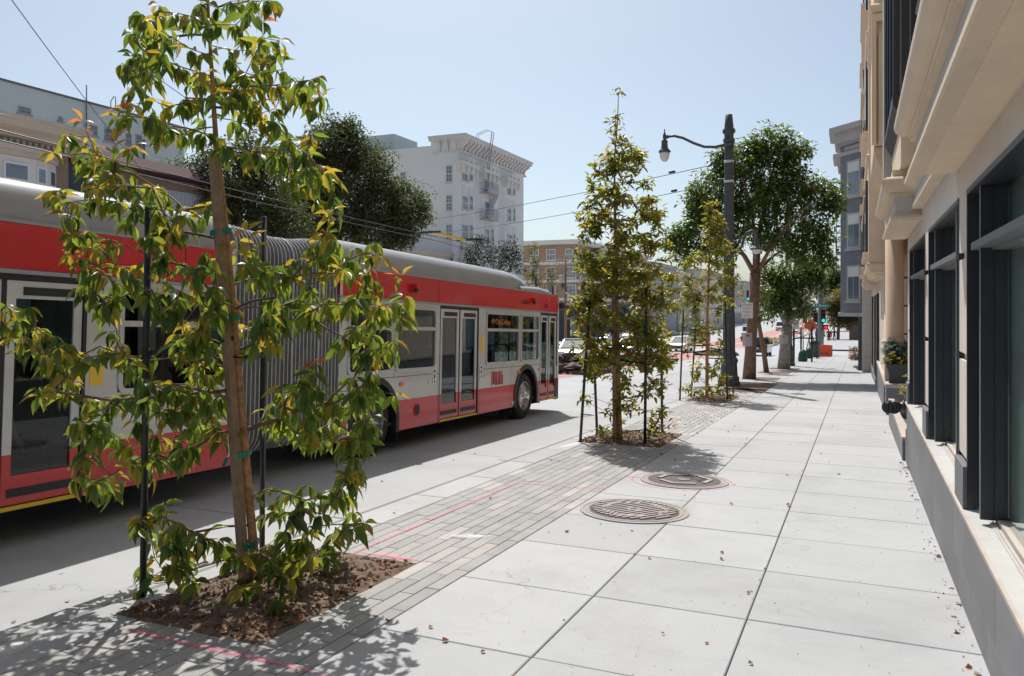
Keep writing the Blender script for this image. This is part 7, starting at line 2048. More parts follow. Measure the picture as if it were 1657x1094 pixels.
# wooden utility pole across the street
up = thing('utility_pole', 'brown wooden utility pole with cross arms in front of the brown brick block', 'utility pole', (-33.2, 95, g(95)))
q = on_x(915, 414, -33.2); hgt = q.z - g(95)
MT['pole_wood'] = pbr('pole_wood', (0.26, 0.13, 0.07), .85, .2, 4)
mb = MB(); mb.tube([(0, q.y - 95, 0), (0, q.y - 95, hgt)], [.17, .13], 10); mb.build('pole', MT['pole_wood'], up)
for z in (.5, 1.0):
    mb = MB(); mb.box(-1.3, 1.3, q.y - 95 - .1, q.y - 95 + .02, hgt - z - .06, hgt - z + .06); ca = mb.build('cross_arm', MT['escape'], up)
    for k in (-1.2, -.8, .8, 1.2): mb = MB(); mb.lathe([(.06, 0), (.06, .12), (.03, .2)], (k, q.y - 95 - .04, hgt - z + .06), 8); mb.build('insulator', MT['escape'], ca)
mb = MB(); mb.lathe([(.28, 0), (.28, .75), (.2, .8)], (-.45, q.y - 95 - .2, hgt - 3.2), 12); mb.build('transformer', MT['escape'], up)
mb = MB(); mb.tube([(0, q.y - 95, hgt - 4.4), (2.6, q.y - 95 - 1, hgt - 4.2), (6, q.y - 95 - 2, hgt - 4.1)], .05, 6); mb.lathe([(.06, 0), (.12, -.2), (.28, -.35), (.26, -.5), (.12, -.8), (.02, -.85)], (-.25, q.y - 95 - .3, hgt - 3.3), 10); mb.build('street_light', MT['pole_green'], up)
lp3 = copy_tree(lp1, (-33.0, 88, g(88)), 'distant street lamp across the street near the utility pole', rot=(0, 0, math.pi)); lp3.scale = (.8, .8, .8)
# ================================================================== manhole covers
MT['iron'] = pbr('cast_iron', (0.075, 0.062, 0.06), .7, .2, 8, .1, 60)
MT['iron_ring'] = concrete('iron_ring', (0.36, 0.33, 0.325), 0, .1)
PI_ = math.pi
def manhole(px, py, r, label, ribs):
    c = on_ground(px, py); e = thing('manhole_cover', label, 'manhole cover', c + Vector((0, 0, .0)), (ATS, 0, 0), group='round manhole covers in the sidewalk')
    mb = MB(); mb.lathe([(r, .002), (r, .010), (r - .03, .012), (r - .035, .006), (r - .05, .006), (r - .055, .012), (r * .84, .012), (r * .83, .005), (.01, .005)], n=48, smooth=False); mb.build('ring', MT['iron_ring'], e)
    mb = MB(); mb.lathe([(r * .82, .004), (r * .82, .011), (r * .80, .013), (.01, .013)], n=40, smooth=False); cv = mb.build('cover', MT['iron'], e)
    if ribs:
        n = 14
        for k in range(n):
            a = -r * .75 + 1.5 * r * k / (n - 1); L_ = math.sqrt(max(0, (r * .77) ** 2 - a * a))
            if L_ > .06:
                mb = MB(); mb.box(-L_, L_, a - .014, a + .014, .0131, .024); o = mb.build('rib', MT['iron_ring'], cv); o.rotation_euler = (0, 0, 1.0)
    hexp = [Vector((math.cos(.35 + k * PI_ / 3), math.sin(.35 + k * PI_ / 3), 0)) * r * .62 + Vector((0, 0, .019)) for k in range(6)]
    for k in (0, 2, 4):
        mb = MB(); v2 = hexp[k]; v1 = v2.lerp(hexp[k - 1], .78); v3 = v2.lerp(hexp[(k + 1) % 6], .78)
        mb.bar(v1, v2, .05, .010); mb.bar(v2, v3, .05, .012); mb.build('raised_bar', MT['iron_ring'], cv)
    mb = MB(); mb.lathe([(.07, .013), (.07, .021), (.05, .022), (.045, .016), (.01, .016)], n=20, smooth=False); mb.build('lift_boss', MT['iron_ring'], cv)
    return e
manhole(1026, 827, .515, 'ribbed round manhole cover nearer the camera', True)
manhole(1107, 778, .50, 'smooth round manhole cover with a pink paint ring', False)


# ================================================================== fallen leaves one can pick out on the slabs
lv = [(920, 862), (1025, 860), (970, 848), (1110, 802), (1145, 793), (1185, 816), (1208, 960), (1216, 958), (1070, 1027), (1211, 1076), (1143, 1040), (970, 770), (1190, 785), (1272, 770), (1360, 768), (1345, 690), (1385, 670), (1395, 655), (1330, 664), (890, 862), (1087, 775), (1070, 782), (1130, 740), (1095, 745), (1180, 700), (1210, 710), (1238, 684), (1290, 655), (1480, 785), (1465, 772), (1472, 780), (1468, 760), (1492, 810), (1515, 885), (1462, 745), (1459, 735), (795, 808), (845, 770), (700, 1015), (715, 1040), (785, 1055), (1050, 905), (1170, 905), (1165, 895), (1240, 920), (960, 700), (890, 745), (620, 780), (112, 975), (105, 1010), (27, 1007), (640, 830), (735, 745), (770, 735), (1430, 700), (1280, 720), (1330, 735), (1340, 748), (1250, 650), (1190, 690)]
rl = random.Random(15); lm = []
for k in range(4):
    V, Fs = leaf_template(1, .75, (.3, .6, .2, .8)[k], (.3, .1, .5, .2)[k], seg=3); me = bpy.data.meshes.new('fallen_leaf'); me.from_pydata([tuple(v) for v in V], [], Fs); me.materials.append(MT['dry_leaf']); lm.append(me)
for px, py in lv:
    off = -.15 if (px < 640 and py < 1000 and px * -0.36 + 1010 > py) else 0
    c = on_ground(px, py, off)
    if c.x < K0: c = on_ground(px, py, -.15)
    o = link('fallen_leaf', rl.choice(lm)); o.location = c + Vector((0, 0, .006)); o.rotation_euler = (ATS + rl.uniform(-.08, .16), rl.uniform(-.12, .12), rl.uniform(0, 6.28)); s_ = rl.uniform(.022, .048); o.scale = (s_, s_, s_)
    tag(o, 'small dry curled brown leaf lying on the pavement', 'leaf', 'dry leaves scattered on the pavement')
# crumbs of leaf and grit along the foot of the building and over the walk: uncountable
m_, l_, s_ = [], [], []
for _ in range(1100):
    u = rl.random()
    if u < .17: y = rl.uniform(2.5, 12); x = .60 - abs(rl.gauss(0, .05))
    elif u < .34: x = rl.choice((-2.5, -.598, -1.555)) + rl.gauss(0, .012); y = rl.uniform(2, 20)
    else: x = rl.uniform(-4.1, .5); y = rl.uniform(2.2, 20)
    m_.append(frame((rl.gauss(0, 1), rl.gauss(0, 1), rl.uniform(-.2, .3)), rl.uniform(-1, 1))); l_.append((x, y, g(y) + .006)); s_.append(rl.uniform(.005, .014) if u > .26 else rl.uniform(.006, .024) if rl.random() < .9 else .05)
link('leaf_crumbs', leaves_mesh('leaf_crumbs', leaf_template(1, .7, .3, .4, seg=2), m_, l_, s_, MT['dry_leaf'], False), kind='stuff')

# ================================================================== cars
MT['car_glass'] = pbr('car_glass', (0.02, 0.024, 0.028), .04, .1, 2, spec=.9)
MT['tail_red'] = pbr('tail_lamp_red', (0.55, 0.01, 0.015), .2, .05, 8)
MT['head_lens'] = pbr('head_lamp_lens', (0.7, 0.72, 0.74), .1, .05, 8)
def paint(n, c, metal=.3): return pbr(n, c, .25, .05, 3, metal=metal, coat=.7)
MT['car_silver'] = paint('silver_car_paint', (.50, .52, .54)); MT['car_white'] = paint('white_car_paint', (.70, .70, .70), 0); MT['car_dark'] = paint('dark_blue_car_paint', (.020, .024, .034)); MT['car_blue'] = paint('blue_car_paint', (.05, .08, .16)); MT['car_red'] = paint('red_car_paint', (.35, .02, .025), .1); MT['car_black'] = paint('black_car_paint', (.012, .012, .013))
def car(label, x, y, heading, mat, kind='sedan', group='cars on the far side of the roadway', off=-.148):
    """local +y is forward"""
    sl_ = math.atan((g(y + 1) - g(y - 1)) / 2)
    e = thing('car', label, 'car', (x, y, g(y) + off), (sl_ if heading == 0 else -sl_, 0, heading), group)
    if kind == 'suv':
        L_, Wd, H_ = 4.6, .93, 1.68; prof = [(-2.28, .42), (-2.3, .75), (-2.22, 1.02), (1.0, 1.05), (2.0, .95), (2.26, .78), (2.3, .45), (2.2, .28), (-2.2, .30)]
        cab = [(-2.15, 1.03, .86), (-1.75, 1.60, .70), (-.4, 1.68, .68), (.35, 1.60, .68), (1.1, 1.04, .84)]
    elif kind == 'van':
        L_, Wd, H_ = 5.2, 1.0, 2.2; prof = [(-2.6, .45), (-2.6, 1.1), (-2.55, 1.2), (1.6, 1.2), (2.4, 1.05), (2.6, .85), (2.6, .45), (2.5, .3), (-2.5, .3)]
        cab = [(-2.55, 1.2, .96), (-2.45, 2.15, .84), (0, 2.22, .84), (.9, 2.1, .82), (1.7, 1.2, .92)]
    else:
        L_, Wd, H_ = 4.5, .9, 1.45; prof = [(-2.22, .42), (-2.25, .72), (-2.1, .95), (-1.4, .98), (1.05, .93), (1.95, .82), (2.2, .66), (2.25, .42), (2.15, .25), (-2.15, .27)]
        cab = [(-1.75, .96, .80), (-1.05, 1.38, .64), (-.2, 1.45, .62), (.35, 1.40, .62), (1.2, .94, .80)]
    # body: slices across the width so that the flanks tuck in
    mb = MB(); n = len(prof); xs_ = [-Wd, -Wd * .94, -Wd * .6, Wd * .6, Wd * .94, Wd]; vs = []
    for k, xx in enumerate(xs_):
        t = {0: .93, 5: .93, 1: .99, 4: .99}.get(k, 1.0)
        cz = .62
        for (yy, zz) in prof: vs.append((xx, yy * (t if abs(yy) > 1.6 else 1) - (0), cz + (zz - cz) * (t if k in (0, 5) else 1)))
    fs = [(k * n + i, k * n + (i + 1) % n, (k + 1) * n + (i + 1) % n, (k + 1) * n + i) for k in range(5) for i in range(n)]
    mb.add(vs, fs, 0, False); mb.add(vs[:n], [tuple(range(n))]); mb.add(vs[-n:], [tuple(reversed(range(n)))])
    mb.build('body', mat, e, bevel=.03)
    # cabin: glass block with painted roof and pillars
    mb = MB(); vs = []
    for (yy, zz, ww) in cab: vs += [(-ww, yy, zz), (ww, yy, zz)]
    m = len(cab); fs = [(2 * i, 2 * i + 1, 2 * i + 3, 2 * i + 2) for i in range(m - 1)] + [tuple(2 * i for i in range(m)), tuple(2 * i + 1 for i in reversed(range(m)))]
    mb.add(vs, fs); mb.build('glasshouse', MT['car_glass'], e)
    mb = MB(); r1, r2, r3 = cab[1], cab[2], cab[3]
    mb.add([(-r1[2] - .015, r1[0] - .05, r1[1] - .03), (r1[2] + .015, r1[0] - .05, r1[1] - .03), (r1[2] + .01, r1[0], r1[1] + .02), (-r1[2] - .01, r1[0], r1[1] + .02), (-r2[2] - .01, r2[0], r2[1] + .02), (r2[2] + .01, r2[0], r2[1] + .02), (-r3[2] - .01, r3[0] + .05, r3[1] + .015), (r3[2] + .01, r3[0] + .05, r3[1] + .015)], [(0, 1, 2, 3), (3, 2, 5, 4), (4, 5, 7, 6)])
    for s in (-1, 1):
        for i, j in ((0, 1), (3, 4)):
            a, b = cab[i], cab[j]; mb.bar((s * (a[2] + .005), a[0], a[1]), (s * (b[2] + .005), b[0], b[1]), .07, .05)
        mb.bar((s * (cab[0][2] * .5 + cab[4][2] * .5 + .005), -.25, cab[0][1]), (s * (r2[2] + .005), -.3, r2[1]), .07, .05)
        mb.bar((s * (r1[2] + .005), r1[0], r1[1]), (s * (r3[2] + .005), r3[0], r3[1]), .06, .06)
    mb.build('roof', mat, e)
    for s in (-1, 1):
        for yy in (-L_ * .30, L_ * .31):
            mb = MB(); c = (s * (Wd - .11), yy, .33)
            mb.lathe([(.22, s * -.10), (.32, s * -.11), (.335, s * -.08), (.335, s * .07), (.31, s * .105), (.21, s * .10)], c, 20, 0, 'x'); w_ = mb.build('wheel', MT['tyre'], e)
            mb = MB(); mb.lathe([(.215, s * .10), (.2, s * .08), (.06, s * .09), (.01, s * .1)], c, 14, 0, 'x'); mb.build('rim', MT['alu'], w_)
        zt = .82 if kind == 'sedan' else (.98 if kind == 'suv' else 1.05)
        mb = MB(); mb.box(s * (Wd - .42), s * (Wd - .05), prof[1][0] - .02, prof[1][0] + .12, zt - .09, zt + .07); mb.build('tail_light', MT['tail_red'], e, bevel=.015)
        zh = .64 if kind == 'sedan' else (.80 if kind == 'suv' else .9)
        mb = MB(); mb.box(s * (Wd - .45), s * (Wd - .08), L_ / 2 - .25, L_ / 2 - .04, zh - .06, zh + .08); mb.build('headlight', MT['head_lens'], e, bevel=.015)
        mb = MB(); mb.box(s * (Wd - .02), s * (Wd + .17), .75, .88, 1.0 if kind != 'van' else 1.25, 1.13 if kind != 'van' else 1.45); mb.build('mirror', mat, e, bevel=.02)
    mb = MB(); mb.box(-.26, .26, -L_ / 2 - .03, -L_ / 2 + .05, .62, .74); mb.build('licence_plate', MT['white_label'], e)
    mb = MB(); mb.box(-Wd * .8, Wd * .8, -L_ / 2 - .02, -L_ / 2 + .2, .30, .42); mb.box(-.5, .5, L_ / 2 - .2, L_ / 2 + .01, .36, .56); mb.build('bumper_trim', MT['bus_black'], e)
    return e
PI = math.pi
car('dark blue suv seen from behind, driving away in the kerb lane', -7.9, 73.0, 0, MT['car_dark'], 'suv', None)
car('silver sedan with a sun glint on its windshield behind the rubble heap', -15.6, 45.5, PI + .25, MT['car_silver'], 'sedan')
car('white sedan half hidden by the middle young tree', -16.8, 63, PI, MT['car_white'], 'sedan')
car('pale sedan seen between the two young trees', -16.6, 82, PI, MT['car_white'], 'sedan')
car('black van behind the pale sedan between the young trees', -18.0, 100, PI, MT['car_black'], 'van')
car('blue parked sedan at the far kerb near the dark shopfronts', -31.3, 104, PI, MT['car_blue'], 'sedan')
car('silver suv parked at the far kerb past the blue sedan', -31.3, 116, PI, MT['car_silver'], 'suv')
car('small red car far up the street', -13.0, 172, PI, MT['car_red'], 'sedan')
car('small white car far up the street beside the median', -9.0 - 3.2, 185, PI, MT['car_white'], 'sedan')
car('white van highest up the street', -17.0, 205, PI, MT['car_white'], 'van')
car('dark sedan far up the street in the kerb lane', -6.5, 168, 0, MT['car_black'], 'sedan')
# red and cream utility truck on the rise
tk = thing('utility_truck', 'cream and red utility truck with a dark grille coming down the painted lanes', 'truck', (-14.6, 124, g(124) - .146), (0, 0, PI))
mb = MB(); mb.box(-1.1, 1.1, -3.2, 1.0, .8, 2.5); mb.build('box_body', MT['car_white'], tk, bevel=.05)
mb = MB(); mb.prism([(1.02, .8), (1.02, 2.3), (1.7, 2.25), (2.2, 1.55), (3.1, 1.4), (3.15, .8)], -1.0, 1.0, 'x'); mb.build('cab', MT['car_white'], tk, bevel=.05)
mb = MB(); mb.box(-1.12, 1.12, -3.2, 3.2, .42, .79); mb.build('skirt', MT['car_red'], tk, bevel=.03)
mb = MB(); mb.obox((0, 1.99, 1.92), (.85, 0, 0), (0, .2, -.28), (0, .02, .015)); mb.build('windshield', MT['car_glass'], tk)
mb = MB(); mb.box(-.6, .6, 3.1, 3.2, .85, 1.32); mb.build('grille', MT['bus_black'], tk)
for s in (-1, 1):
    mb = MB(); mb.box(s * .65, s * .95, 3.1, 3.19, 1.0, 1.2); mb.build('headlight', MT['head_lens'], tk)
    for yy in (-2.2, 2.1): mb = MB(); mb.lathe([(.25, s * -.12), (.42, s * -.12), (.43, s * .08), (.38, s * .12), (.2, s * .1)], (s * .98, yy, .43), 16, 0, 'x'); mb.build('wheel', MT['tyre'], tk)

# ================================================================== road works across the lane
MT['rubble'] = pbr('broken_dark_paving', (0.11, 0.075, 0.07), .9, .4, 2.5)
MT['orange'] = pbr('orange_plastic', (0.72, 0.10, 0.025), .5, .1, 6)
def rubble(label, c, lx, ly, h, n, seed):
    e = thing('rubble_heap', label, 'rubble heap', c, group='heaps of broken paving at the road works'); rn = random.Random(seed); mb = MB()
    for _ in range(n):
        x, y = rn.uniform(-lx, lx), rn.uniform(-ly, ly); z = h * rn.random() * max(0.1, 1 - (y / ly) ** 2) * max(.2, 1 - (x / lx) ** 4)
        a = rn.uniform(0, 3.14); u = Vector((math.cos(a), math.sin(a), rn.uniform(-.3, .3))).normalized(); v = u.cross(Vector((rn.uniform(-.3, .3), rn.uniform(-.3, .3), 1))).normalized(); w_ = u.cross(v)
        mb.obox((x, y, z + .05), u * rn.uniform(.15, .5), v * rn.uniform(.1, .25), w_ * rn.uniform(.03, .09))
    mb.build('slab_pieces', MT['rubble'], e)['kind'] = 'stuff'
for px, py, lab, lx, h, sd in ((930, 603, 'largest dark heap of broken paving in front of the silver sedan', 1.3, .75, 1), (1040, 588, 'low dark heap of broken paving behind the middle young tree', 1.6, .6, 2), (1160, 575, 'flat heap of broken paving beyond the smallest young tree', 1.5, .35, 3)):
    p = on_ground(px, py, -.15); rubble(lab, p, lx, 1.8, h, 170, sd)
def delineator(px, py, label):
    p = on_ground(px, py, -.15); e = thing('delineator_post', label, 'traffic post', p, group='orange delineator posts at the road works')
    mb = MB(); mb.lathe([(.2, 0), (.2, .05), (.08, .07), (.05, .1), (.05, 1.05), (.03, 1.1)], n=10); mb.build('post', MT['orange'], e)
    for z in (.6, .85): mb = MB(); mb.lathe([(.052, z), (.052, z + .1)], n=10); mb.build('reflective_band', MT['white_label'], e)
for (px, py), lab in zip(((957, 594), (1024, 584), (1113, 577), (1176, 566), (1201, 562), (1219, 558)), ('orange post beside the silver sedan', 'orange post seen through the middle young tree', 'orange post just left of the smallest young tree', 'orange post just right of the smallest young tree', 'orange post in front of the utility truck', 'orange post right of the utility truck')): delineator(px, py, lab)
clump('median_plants', 'low scrubby plants growing in the median kerb', 'shrub', (-10.0, 106, g(106)), 1.0, .7, 300, MT['leaf_olive'], (.2, .45), 14)

# ================================================================== corner furniture before the crossing
def bare_sapling(px, py, label, seed):
    p = on_ground(px, py); rn = random.Random(seed); e = thing('street_tree', label, 'tree', p, group='bare young trees with green watering bags')
    mb = MB(); mb.tube([(0, 0, 0), (.03, 0, 1.2), (0, 0, 2.6), (.05, 0, 3.3)], [.035, .03, .022, .01], 8); mb.build('trunk', MT['bark'], e)
    mb = MB()
    for k in range(9):
        z = 1.5 + .2 * k; a = k * 2.4; mb.tube([(0, 0, z), (.35 * math.cos(a), .35 * math.sin(a), z + .4), (.45 * math.cos(a), .45 * math.sin(a), z + .8)], [.012, .009, .005], 5)
    mb.build('branch', MT['bark'], e)['kind'] = 'stuff'
    mb = MB(); mb.lathe([(.26, 0), (.30, .1), (.26, .5), (.14, .75), (.06, .78)], n=12); mb.build('watering_bag', MT['bag_green'], e)
    for sx, sy in ((-.55, -.4), (.55, -.4), (-.55, .4), (.55, .4)):
        s_ = thing('tree_stake', 'thin dark stake at the %s %s corner of the %s bare young tree' % ('left' if sx < 0 else 'right', 'front' if sy < 0 else 'rear', 'nearer' if seed == 1 else 'farther'), 'stake', p + Vector((sx, sy, 0)), group='dark stakes round the bare young trees')
        mb = MB(); mb.tube([(0, 0, -.05), (0, 0, 2.3)], .04, 8); mb.build('post', MT['black_metal'], s_)
        mb = MB(); mb.bar((0, 0, 1.5), (-sx, -sy, 1.52), .02, .06); mb.build('strap', MT['rubber'], s_)
    m_, l_, s2 = [], [], []
    for k in range(26):
        a = rn.uniform(0, 6.28); m_.append(frame((math.cos(a), math.sin(a), rn.uniform(-.6, .6)), 0)); l_.append((rn.gauss(0, .25), rn.gauss(0, .25), rn.uniform(1.2, 3.2))); s2.append(rn.uniform(.1, .18))
    link('foliage', leaves_mesh('foliage', leaf_template(1, .45, .3, .4, seg=3), m_, l_, s2, MT['leaf_yellow']), e, kind='stuff')
MT['bag_green'] = pbr('green_watering_bag', (0.02, 0.085, 0.05), .6, .2, 6)
bare_sapling(1299, 585, 'bare young tree with a green watering bag, nearer of two', 1)
bare_sapling(1309, 580, 'bare young tree with a green watering bag, farther of two', 2)
p = on_ground(1319, 578); tc = thing('trash_can', 'dark green round trash can with a domed top by the crossing', 'trash can', p)
mb = MB(); mb.lathe([(.33, 0), (.36, .05), (.38, .95), (.41, .97), (.41, 1.05)], n=20, flute=1); mb.build('bin', MT['pole_green'], tc)
mb = MB(); mb.lathe([(.41, 1.051), (.38, 1.2), (.2, 1.38), (.02, 1.42)], n=20); mb.build('dome', MT['pole_green'], tc)
mb = MB(); mb.box(-.2, .2, -.42, -.36, 1.08, 1.22); mb.build('opening', MT['bus_black'], tc)
p = on_ground(1333, 577); bc = thing('water_barrier', 'red orange plastic barrier standing at the end of the sidewalk', 'barrier', p, (0, 0, .15))
mb = MB(); mb.prism([(-.42, 0), (.42, 0), (.42, .2), (.25, .42), (.2, .95), (-.2, .95), (-.25, .42), (-.42, .2)], -.55, .55, 'y'); mb.v = [(q_[1], q_[0], q_[2]) for q_ in mb.v]; mb.build('shell', MT['orange'], bc, bevel=.02)
mb = MB(); mb.box(-.3, -.1, -.405, -.25, .18, .3); mb.box(.1, .3, -.405, -.25, .18, .3); mb.build('fork_slot', MT['bus_black'], bc)['kind'] = 'stuff'
mb = MB(); mb.tube([(.56, 0, .1), (.62, 0, .1), (.62, 0, .9), (.56, 0, .9)], .04, 8); mb.build('hinge', MT['orange'], bc)
# big traffic signal pole, its heads and the street name sign
SPY = 74.5; sp0 = on_y(1328, 560, SPY); SPX = sp0.x
MT['steel'] = pbr('galvanised_grey', (0.20, 0.21, 0.22), .5, .1, 2)
pl = thing('signal_pole', 'thick grey signal pole at the crossing corner, behind the orange barrier', 'pole', (SPX, SPY, g(SPY)))
mb = MB(); mb.lathe([(.36, 0), (.36, .12), (.28, .2), (.26, .4), (.24, 6.6), (.15, 6.65), (.12, 10.2), (.02, 10.25)], n=16); mb.build('pole', MT['steel'], pl)
MT['sig_green'] = emit('lit_green_signal', (0.0, 0.75, 0.60), 1.0); MT['sig_dark'] = pbr('unlit_signal_lens', (.06, .02, .02), .3, .1, 6); MT['sig_red'] = emit('lit_red_signal', (0.8, 0.03, 0.03), .9)
def signal(px, py, Y, label, lit='g', arm=None):
    q = on_y(px, py, Y); e = thing('traffic_light', label, 'traffic light', (q.x, Y, q.z), group='traffic lights at the crossing')
    n = 3 if lit == 'g' else 1
    mb = MB(); mb.box(-.19, .19, -.12, .14, -.22, .22 + .36 * (n - 1)); mb.build('housing', MT['bus_black'], e, bevel=.02)
    for k in range(n):
        on = (k == 0)
        mb = MB(); mb.lathe([(.135, -.125), (.13, -.15), (.01, -.16)], (0, 0, .36 * k), 16, 0, 'y'); mb.build('lens', (MT['sig_green'] if lit == 'g' else MT['sig_red']) if on else MT['sig_dark'], e)
        mb = MB(); mb.prism([(math.cos(a) * .16, math.sin(a) * .16 + .36 * k) for a in np.linspace(0, PI, 8)] + [(math.cos(a) * .145, math.sin(a) * .145 + .36 * k) for a in np.linspace(PI, 0, 8)], -.34, -.12, 'y'); mb.build('visor', MT['bus_black'], e)
    if arm:
        mb = MB(); mb.bar((0, .1, .1), (arm[0] - q.x, arm[1] - Y, .1), .06); mb.build('bracket', MT['steel'], e)
    return e
signal(1332.5, 518.5, SPY - .3, 'traffic light showing green on the thick signal pole', 'g', (SPX, SPY))
signal(1319.5, 524, 70.5, 'traffic light showing green left of the thick signal pole', 'g')
signal(1211, 483.5, 92, 'small traffic light showing green beside the largest tree trunk', 'g')
signal(1336.5, 529.5, SPY - .3, 'pedestrian signal showing a red hand on the thick signal pole', 'r', (SPX, SPY))
for px, Y, lab, top in ((1321, 70.9, 'slim dark post carrying the left traffic light', 2.6), (1209, 92.3, 'slim signal post across the crossing beside the largest tree trunk', 0)):
    q = on_y(px, 520, Y); e = thing('signal_post', lab, 'pole', (q.x, Y, g(Y))); hh = on_y(px, 505 if top else 470, Y).z - g(Y)
    mb = MB(); mb.lathe([(.2, 0), (.2, .1), (.1, .2), (.07, .3), (.06, hh)], n=10); mb.build('post', MT['steel'], e)
    mb = MB(); mb.bar((0, 0, hh - .3), (0, -.32, hh - .3), .05); mb.build('bracket', MT['steel'], e)
q0 = on_y(1318, 498, SPY - .5); q1 = on_y(1342, 491, SPY - .5)
ns = thing('street_name_sign', 'green street name sign with white letters on the signal pole', 'sign', ((q0.x + q1.x) / 2, SPY - .45, (q0.z + q1.z) / 2))
wS = (q1.x - q0.x) / 2; hS = (q1.z - q0.z) / 2
MT['sign_green'] = pbr('green_sign_face', (0.0, 0.20, 0.12), .4, .05, 6)
mb = MB(); mb.box(-wS, wS, -.02, .02, -hS, hS); mb.build('plate', MT['sign_green'], ns, bevel=.01)
lettering('Filbert', hS * 1.75, MT['sign_white'], ns, (0, -.024, 0), (R(90), 0, 0), .001, sx=1.15)
mb = MB(); mb.box(-.06, .06, .02, .45, -.1, .1); mb.build('bracket', MT['steel'], ns)
# orange diamond road works sign
q = on_y(1312.5, 527, 64.5); os_ = thing('road_works_sign', 'orange diamond road works sign on a stand before the crossing', 'sign', (q.x, 64.5, g(64.5)))
zc_ = q.z - g(64.5); d = .53
mb = MB(); mb.prism([(-d, zc_), (0, zc_ - d), (d, zc_), (0, zc_ + d)], -.015, .015, 'y'); mb.build('face', MT['orange'], os_, bevel=.008)
mb = MB(); mb.bar((-.05, -.02, zc_ + .1), (.18, -.02, zc_ - .15), .08, .01); mb.lathe([(.06, 0), (.01, -.01)], (-.06, -.018, zc_ + .2), 10, 0, 'y'); mb.bar((.0, -.02, zc_ - .1), (-.16, -.02, zc_ - .24), .07, .01); mb.bar((.12, -.02, zc_ + .08), (.26, -.02, zc_ - .2), .04, .01); mb.build('worker_symbol', MT['black_print'], os_)['kind'] = 'stuff'
for a in (-.5, .5): mb = MB(); mb.bar((0, .05, zc_ - .4), (a, .05 + abs(a) * .4, 0), .05); mb.build('leg', MT['black_metal'], os_)
mb = MB(); mb.bar((0, .04, 0.1), (0, .04, zc_ + .1), .05); mb.build('mast', MT['black_metal'], os_)

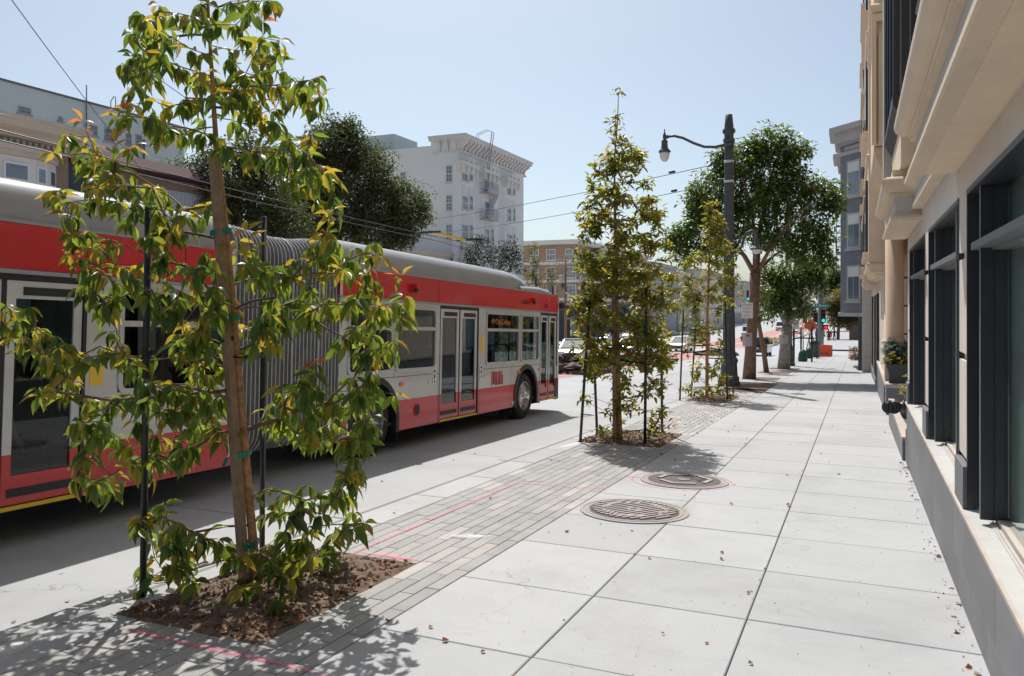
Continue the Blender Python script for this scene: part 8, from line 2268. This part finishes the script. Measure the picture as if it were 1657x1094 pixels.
# ================================================================== people on the far sidewalk
MT['skin'] = pbr('skin', (0.34, 0.19, 0.13), .6, .08, 8); MT['hair'] = pbr('dark_hair', (0.02, 0.015, 0.012), .7, .2, 20)
def cloth(n, c): MT[n] = pbr(n, c, .85, .15, 6); return MT[n]
cloth('black_jacket', (.02, .02, .024)); cloth('blue_jeans', (.06, .09, .16)); cloth('maroon_top', (.16, .03, .035)); cloth('dark_trousers', (.03, .03, .035)); cloth('orange_vest', (.75, .13, .03))
def person(label, px, py, top, legs, step=.25, facing=0.0, arm=.25, group=None, dist=None, s=1.0):
    Y = dist; q = on_y(px, py, Y); e = thing('person', label, 'person', (q.x, Y, g(Y)), (0, 0, facing), group)
    J = {'pel': (0, 0, .93), 'wst': (0, 0, 1.1), 'chs': (0, .01, 1.33), 'nck': (0, .01, 1.47), 'hd1': (0, .02, 1.56), 'hd2': (0, .03, 1.70), 'hd3': (0, .02, 1.76)}
    ed = [('pel', 'wst'), ('wst', 'chs'), ('chs', 'nck'), ('nck', 'hd1'), ('hd1', 'hd2'), ('hd2', 'hd3')]
    rd = {'pel': .145, 'wst': .135, 'chs': .155, 'nck': .06, 'hd1': .085, 'hd2': .10, 'hd3': .05}
    for sd, sg in (('l', -1), ('r', 1)):
        st = step * sg
        J.update({'hip' + sd: (sg * .10, 0, .86), 'kn' + sd: (sg * .11, st * .45 + .04, .50), 'an' + sd: (sg * .12, st * .8 - (.06 if st < 0 else 0), .09), 'to' + sd: (sg * .14, st * .8 + .16, .035),
                  'sh' + sd: (sg * .19, 0, 1.41), 'el' + sd: (sg * (.24 + arm * .3), -st * .3 - .02, 1.14), 'wr' + sd: (sg * (.22 + arm * .35), -st * .6 + .08, .91), 'ha' + sd: (sg * (.21 + arm * .35), -st * .65 + .12, .81)})
        ed += [('pel', 'hip' + sd), ('hip' + sd, 'kn' + sd), ('kn' + sd, 'an' + sd), ('an' + sd, 'to' + sd), ('chs', 'sh' + sd), ('sh' + sd, 'el' + sd), ('el' + sd, 'wr' + sd), ('wr' + sd, 'ha' + sd)]
        rd.update({'hip' + sd: .105, 'kn' + sd: .07, 'an' + sd: .055, 'to' + sd: .045, 'sh' + sd: .085, 'el' + sd: .06, 'wr' + sd: .045, 'ha' + sd: .04})
    ks = list(J); me = bpy.data.meshes.new('body'); me.from_pydata([Vector(J[k]) * s for k in ks], [(ks.index(a), ks.index(b)) for a, b in ed], [])
    ob = bpy.data.objects.new('body', me); COL.objects.link(ob)
    sk = ob.modifiers.new('skin', 'SKIN'); sv_ = me.skin_vertices[0].data
    for i, k in enumerate(ks): sv_[i].radius = (rd[k] * s, rd[k] * s * (.75 if k in ('pel', 'wst', 'chs') else 1)); sv_[i].use_root = (k == 'pel')
    sb = ob.modifiers.new('sub', 'SUBSURF'); sb.levels = 2; sb.render_levels = 2
    dg = bpy.context.evaluated_depsgraph_get(); m2 = bpy.data.meshes.new_from_object(ob.evaluated_get(dg)); m2.name = 'body'
    bpy.data.objects.remove(ob)
    m2.materials.clear()
    for mt in (MT['skin'], MT[top], MT[legs], MT['bus_black']): m2.materials.append(mt)
    for p_ in m2.polygons:
        c = p_.center / s; p_.use_smooth = True
        p_.material_index = 0 if c.z > 1.48 or (abs(c.x) > .17 and c.z < .92 and c.z > .72) else (1 if c.z > .95 or abs(c.x) > .2 and c.z > .9 else (2 if c.z > .10 else 3))
    o = link('body', m2, e)
    mb = MB(); mb.lathe([(.03, 1.80), (.09, 1.77), (.115, 1.70), (.11, 1.63), (.07, 1.60)], (0, -.005, 0), 12); mb.v = [(a * s, b * s, c * s) for a, b, c in mb.v]; mb.build('hair', MT['hair'], e)
    return e
person('person in a black jacket and jeans walking away on the far sidewalk', 1350, 548, 'black_jacket', 'blue_jeans', .3, 0.1, .35, None, 128)
person('person in a maroon top and dark trousers left of the one in black', 1340.5, 548, 'maroon_top', 'dark_trousers', .2, .2, .15, None, 127)
person('worker in an orange vest standing under the far trees', 1332.5, 546, 'orange_vest', 'dark_trousers', .1, 1.2, .2, None, 138)
# orange safety netting behind them
fn = thing('safety_fence', 'orange safety netting strung along the far kerb behind the pedestrians', 'fence', (-3.9, 140, g(140)))
for k in range(5):
    mb = MB(); mb.tube([(0, 4 * k - 8, 0), (0, 4 * k - 8, 1.3)], .04, 6); mb.build('post', MT['black_metal'], fn)
mb = MB()
for k in range(6): mb.bar((0, -8, .2 + .2 * k), (0, 8, .2 + .2 * k), .03, .07)
for k in range(54): mb.bar((0, -8 + .3 * k, .15), (0, -8 + .3 * k, 1.25), .03, .05)
mb.build('netting', MT['orange'], fn)['kind'] = 'stuff'

# paper notices wrapped round two trunks
def notice(px, py0, py1, zc, r, label):
    c = at_depth(px, (py0 + py1) / 2, zc); h_ = (py1 - py0) * zc / F; e = thing('paper_notice', label, 'notice', c, group='paper notices on tree trunks')
    mb = MB(); n = 10; vs = []; fs = []
    for k in range(n + 1):
        a = -2.75 + 1.9 * k / n; x, y = r * math.cos(a), r * math.sin(a); vs += [(x, y, -h_ / 2), (x, y, h_ / 2)]
    for k in range(n): fs.append((2 * k, 2 * k + 2, 2 * k + 3, 2 * k + 1))
    mb.add(vs, fs, 0, True); mb.build('sheet', MT['sill'], e)
    mb = MB(); mb.box(-.06, .06, -r - .006, -r - .003, h_ * .2, h_ * .34); mb.build('print', MT['red_print'], e)
notice(1211.5, 538, 560, 30.4, .235, 'white paper notice wrapped round the trunk of the largest street tree')
notice(1269.5, 542, 556, 39.7, .275, 'white paper notice wrapped round the grey barked trunk')
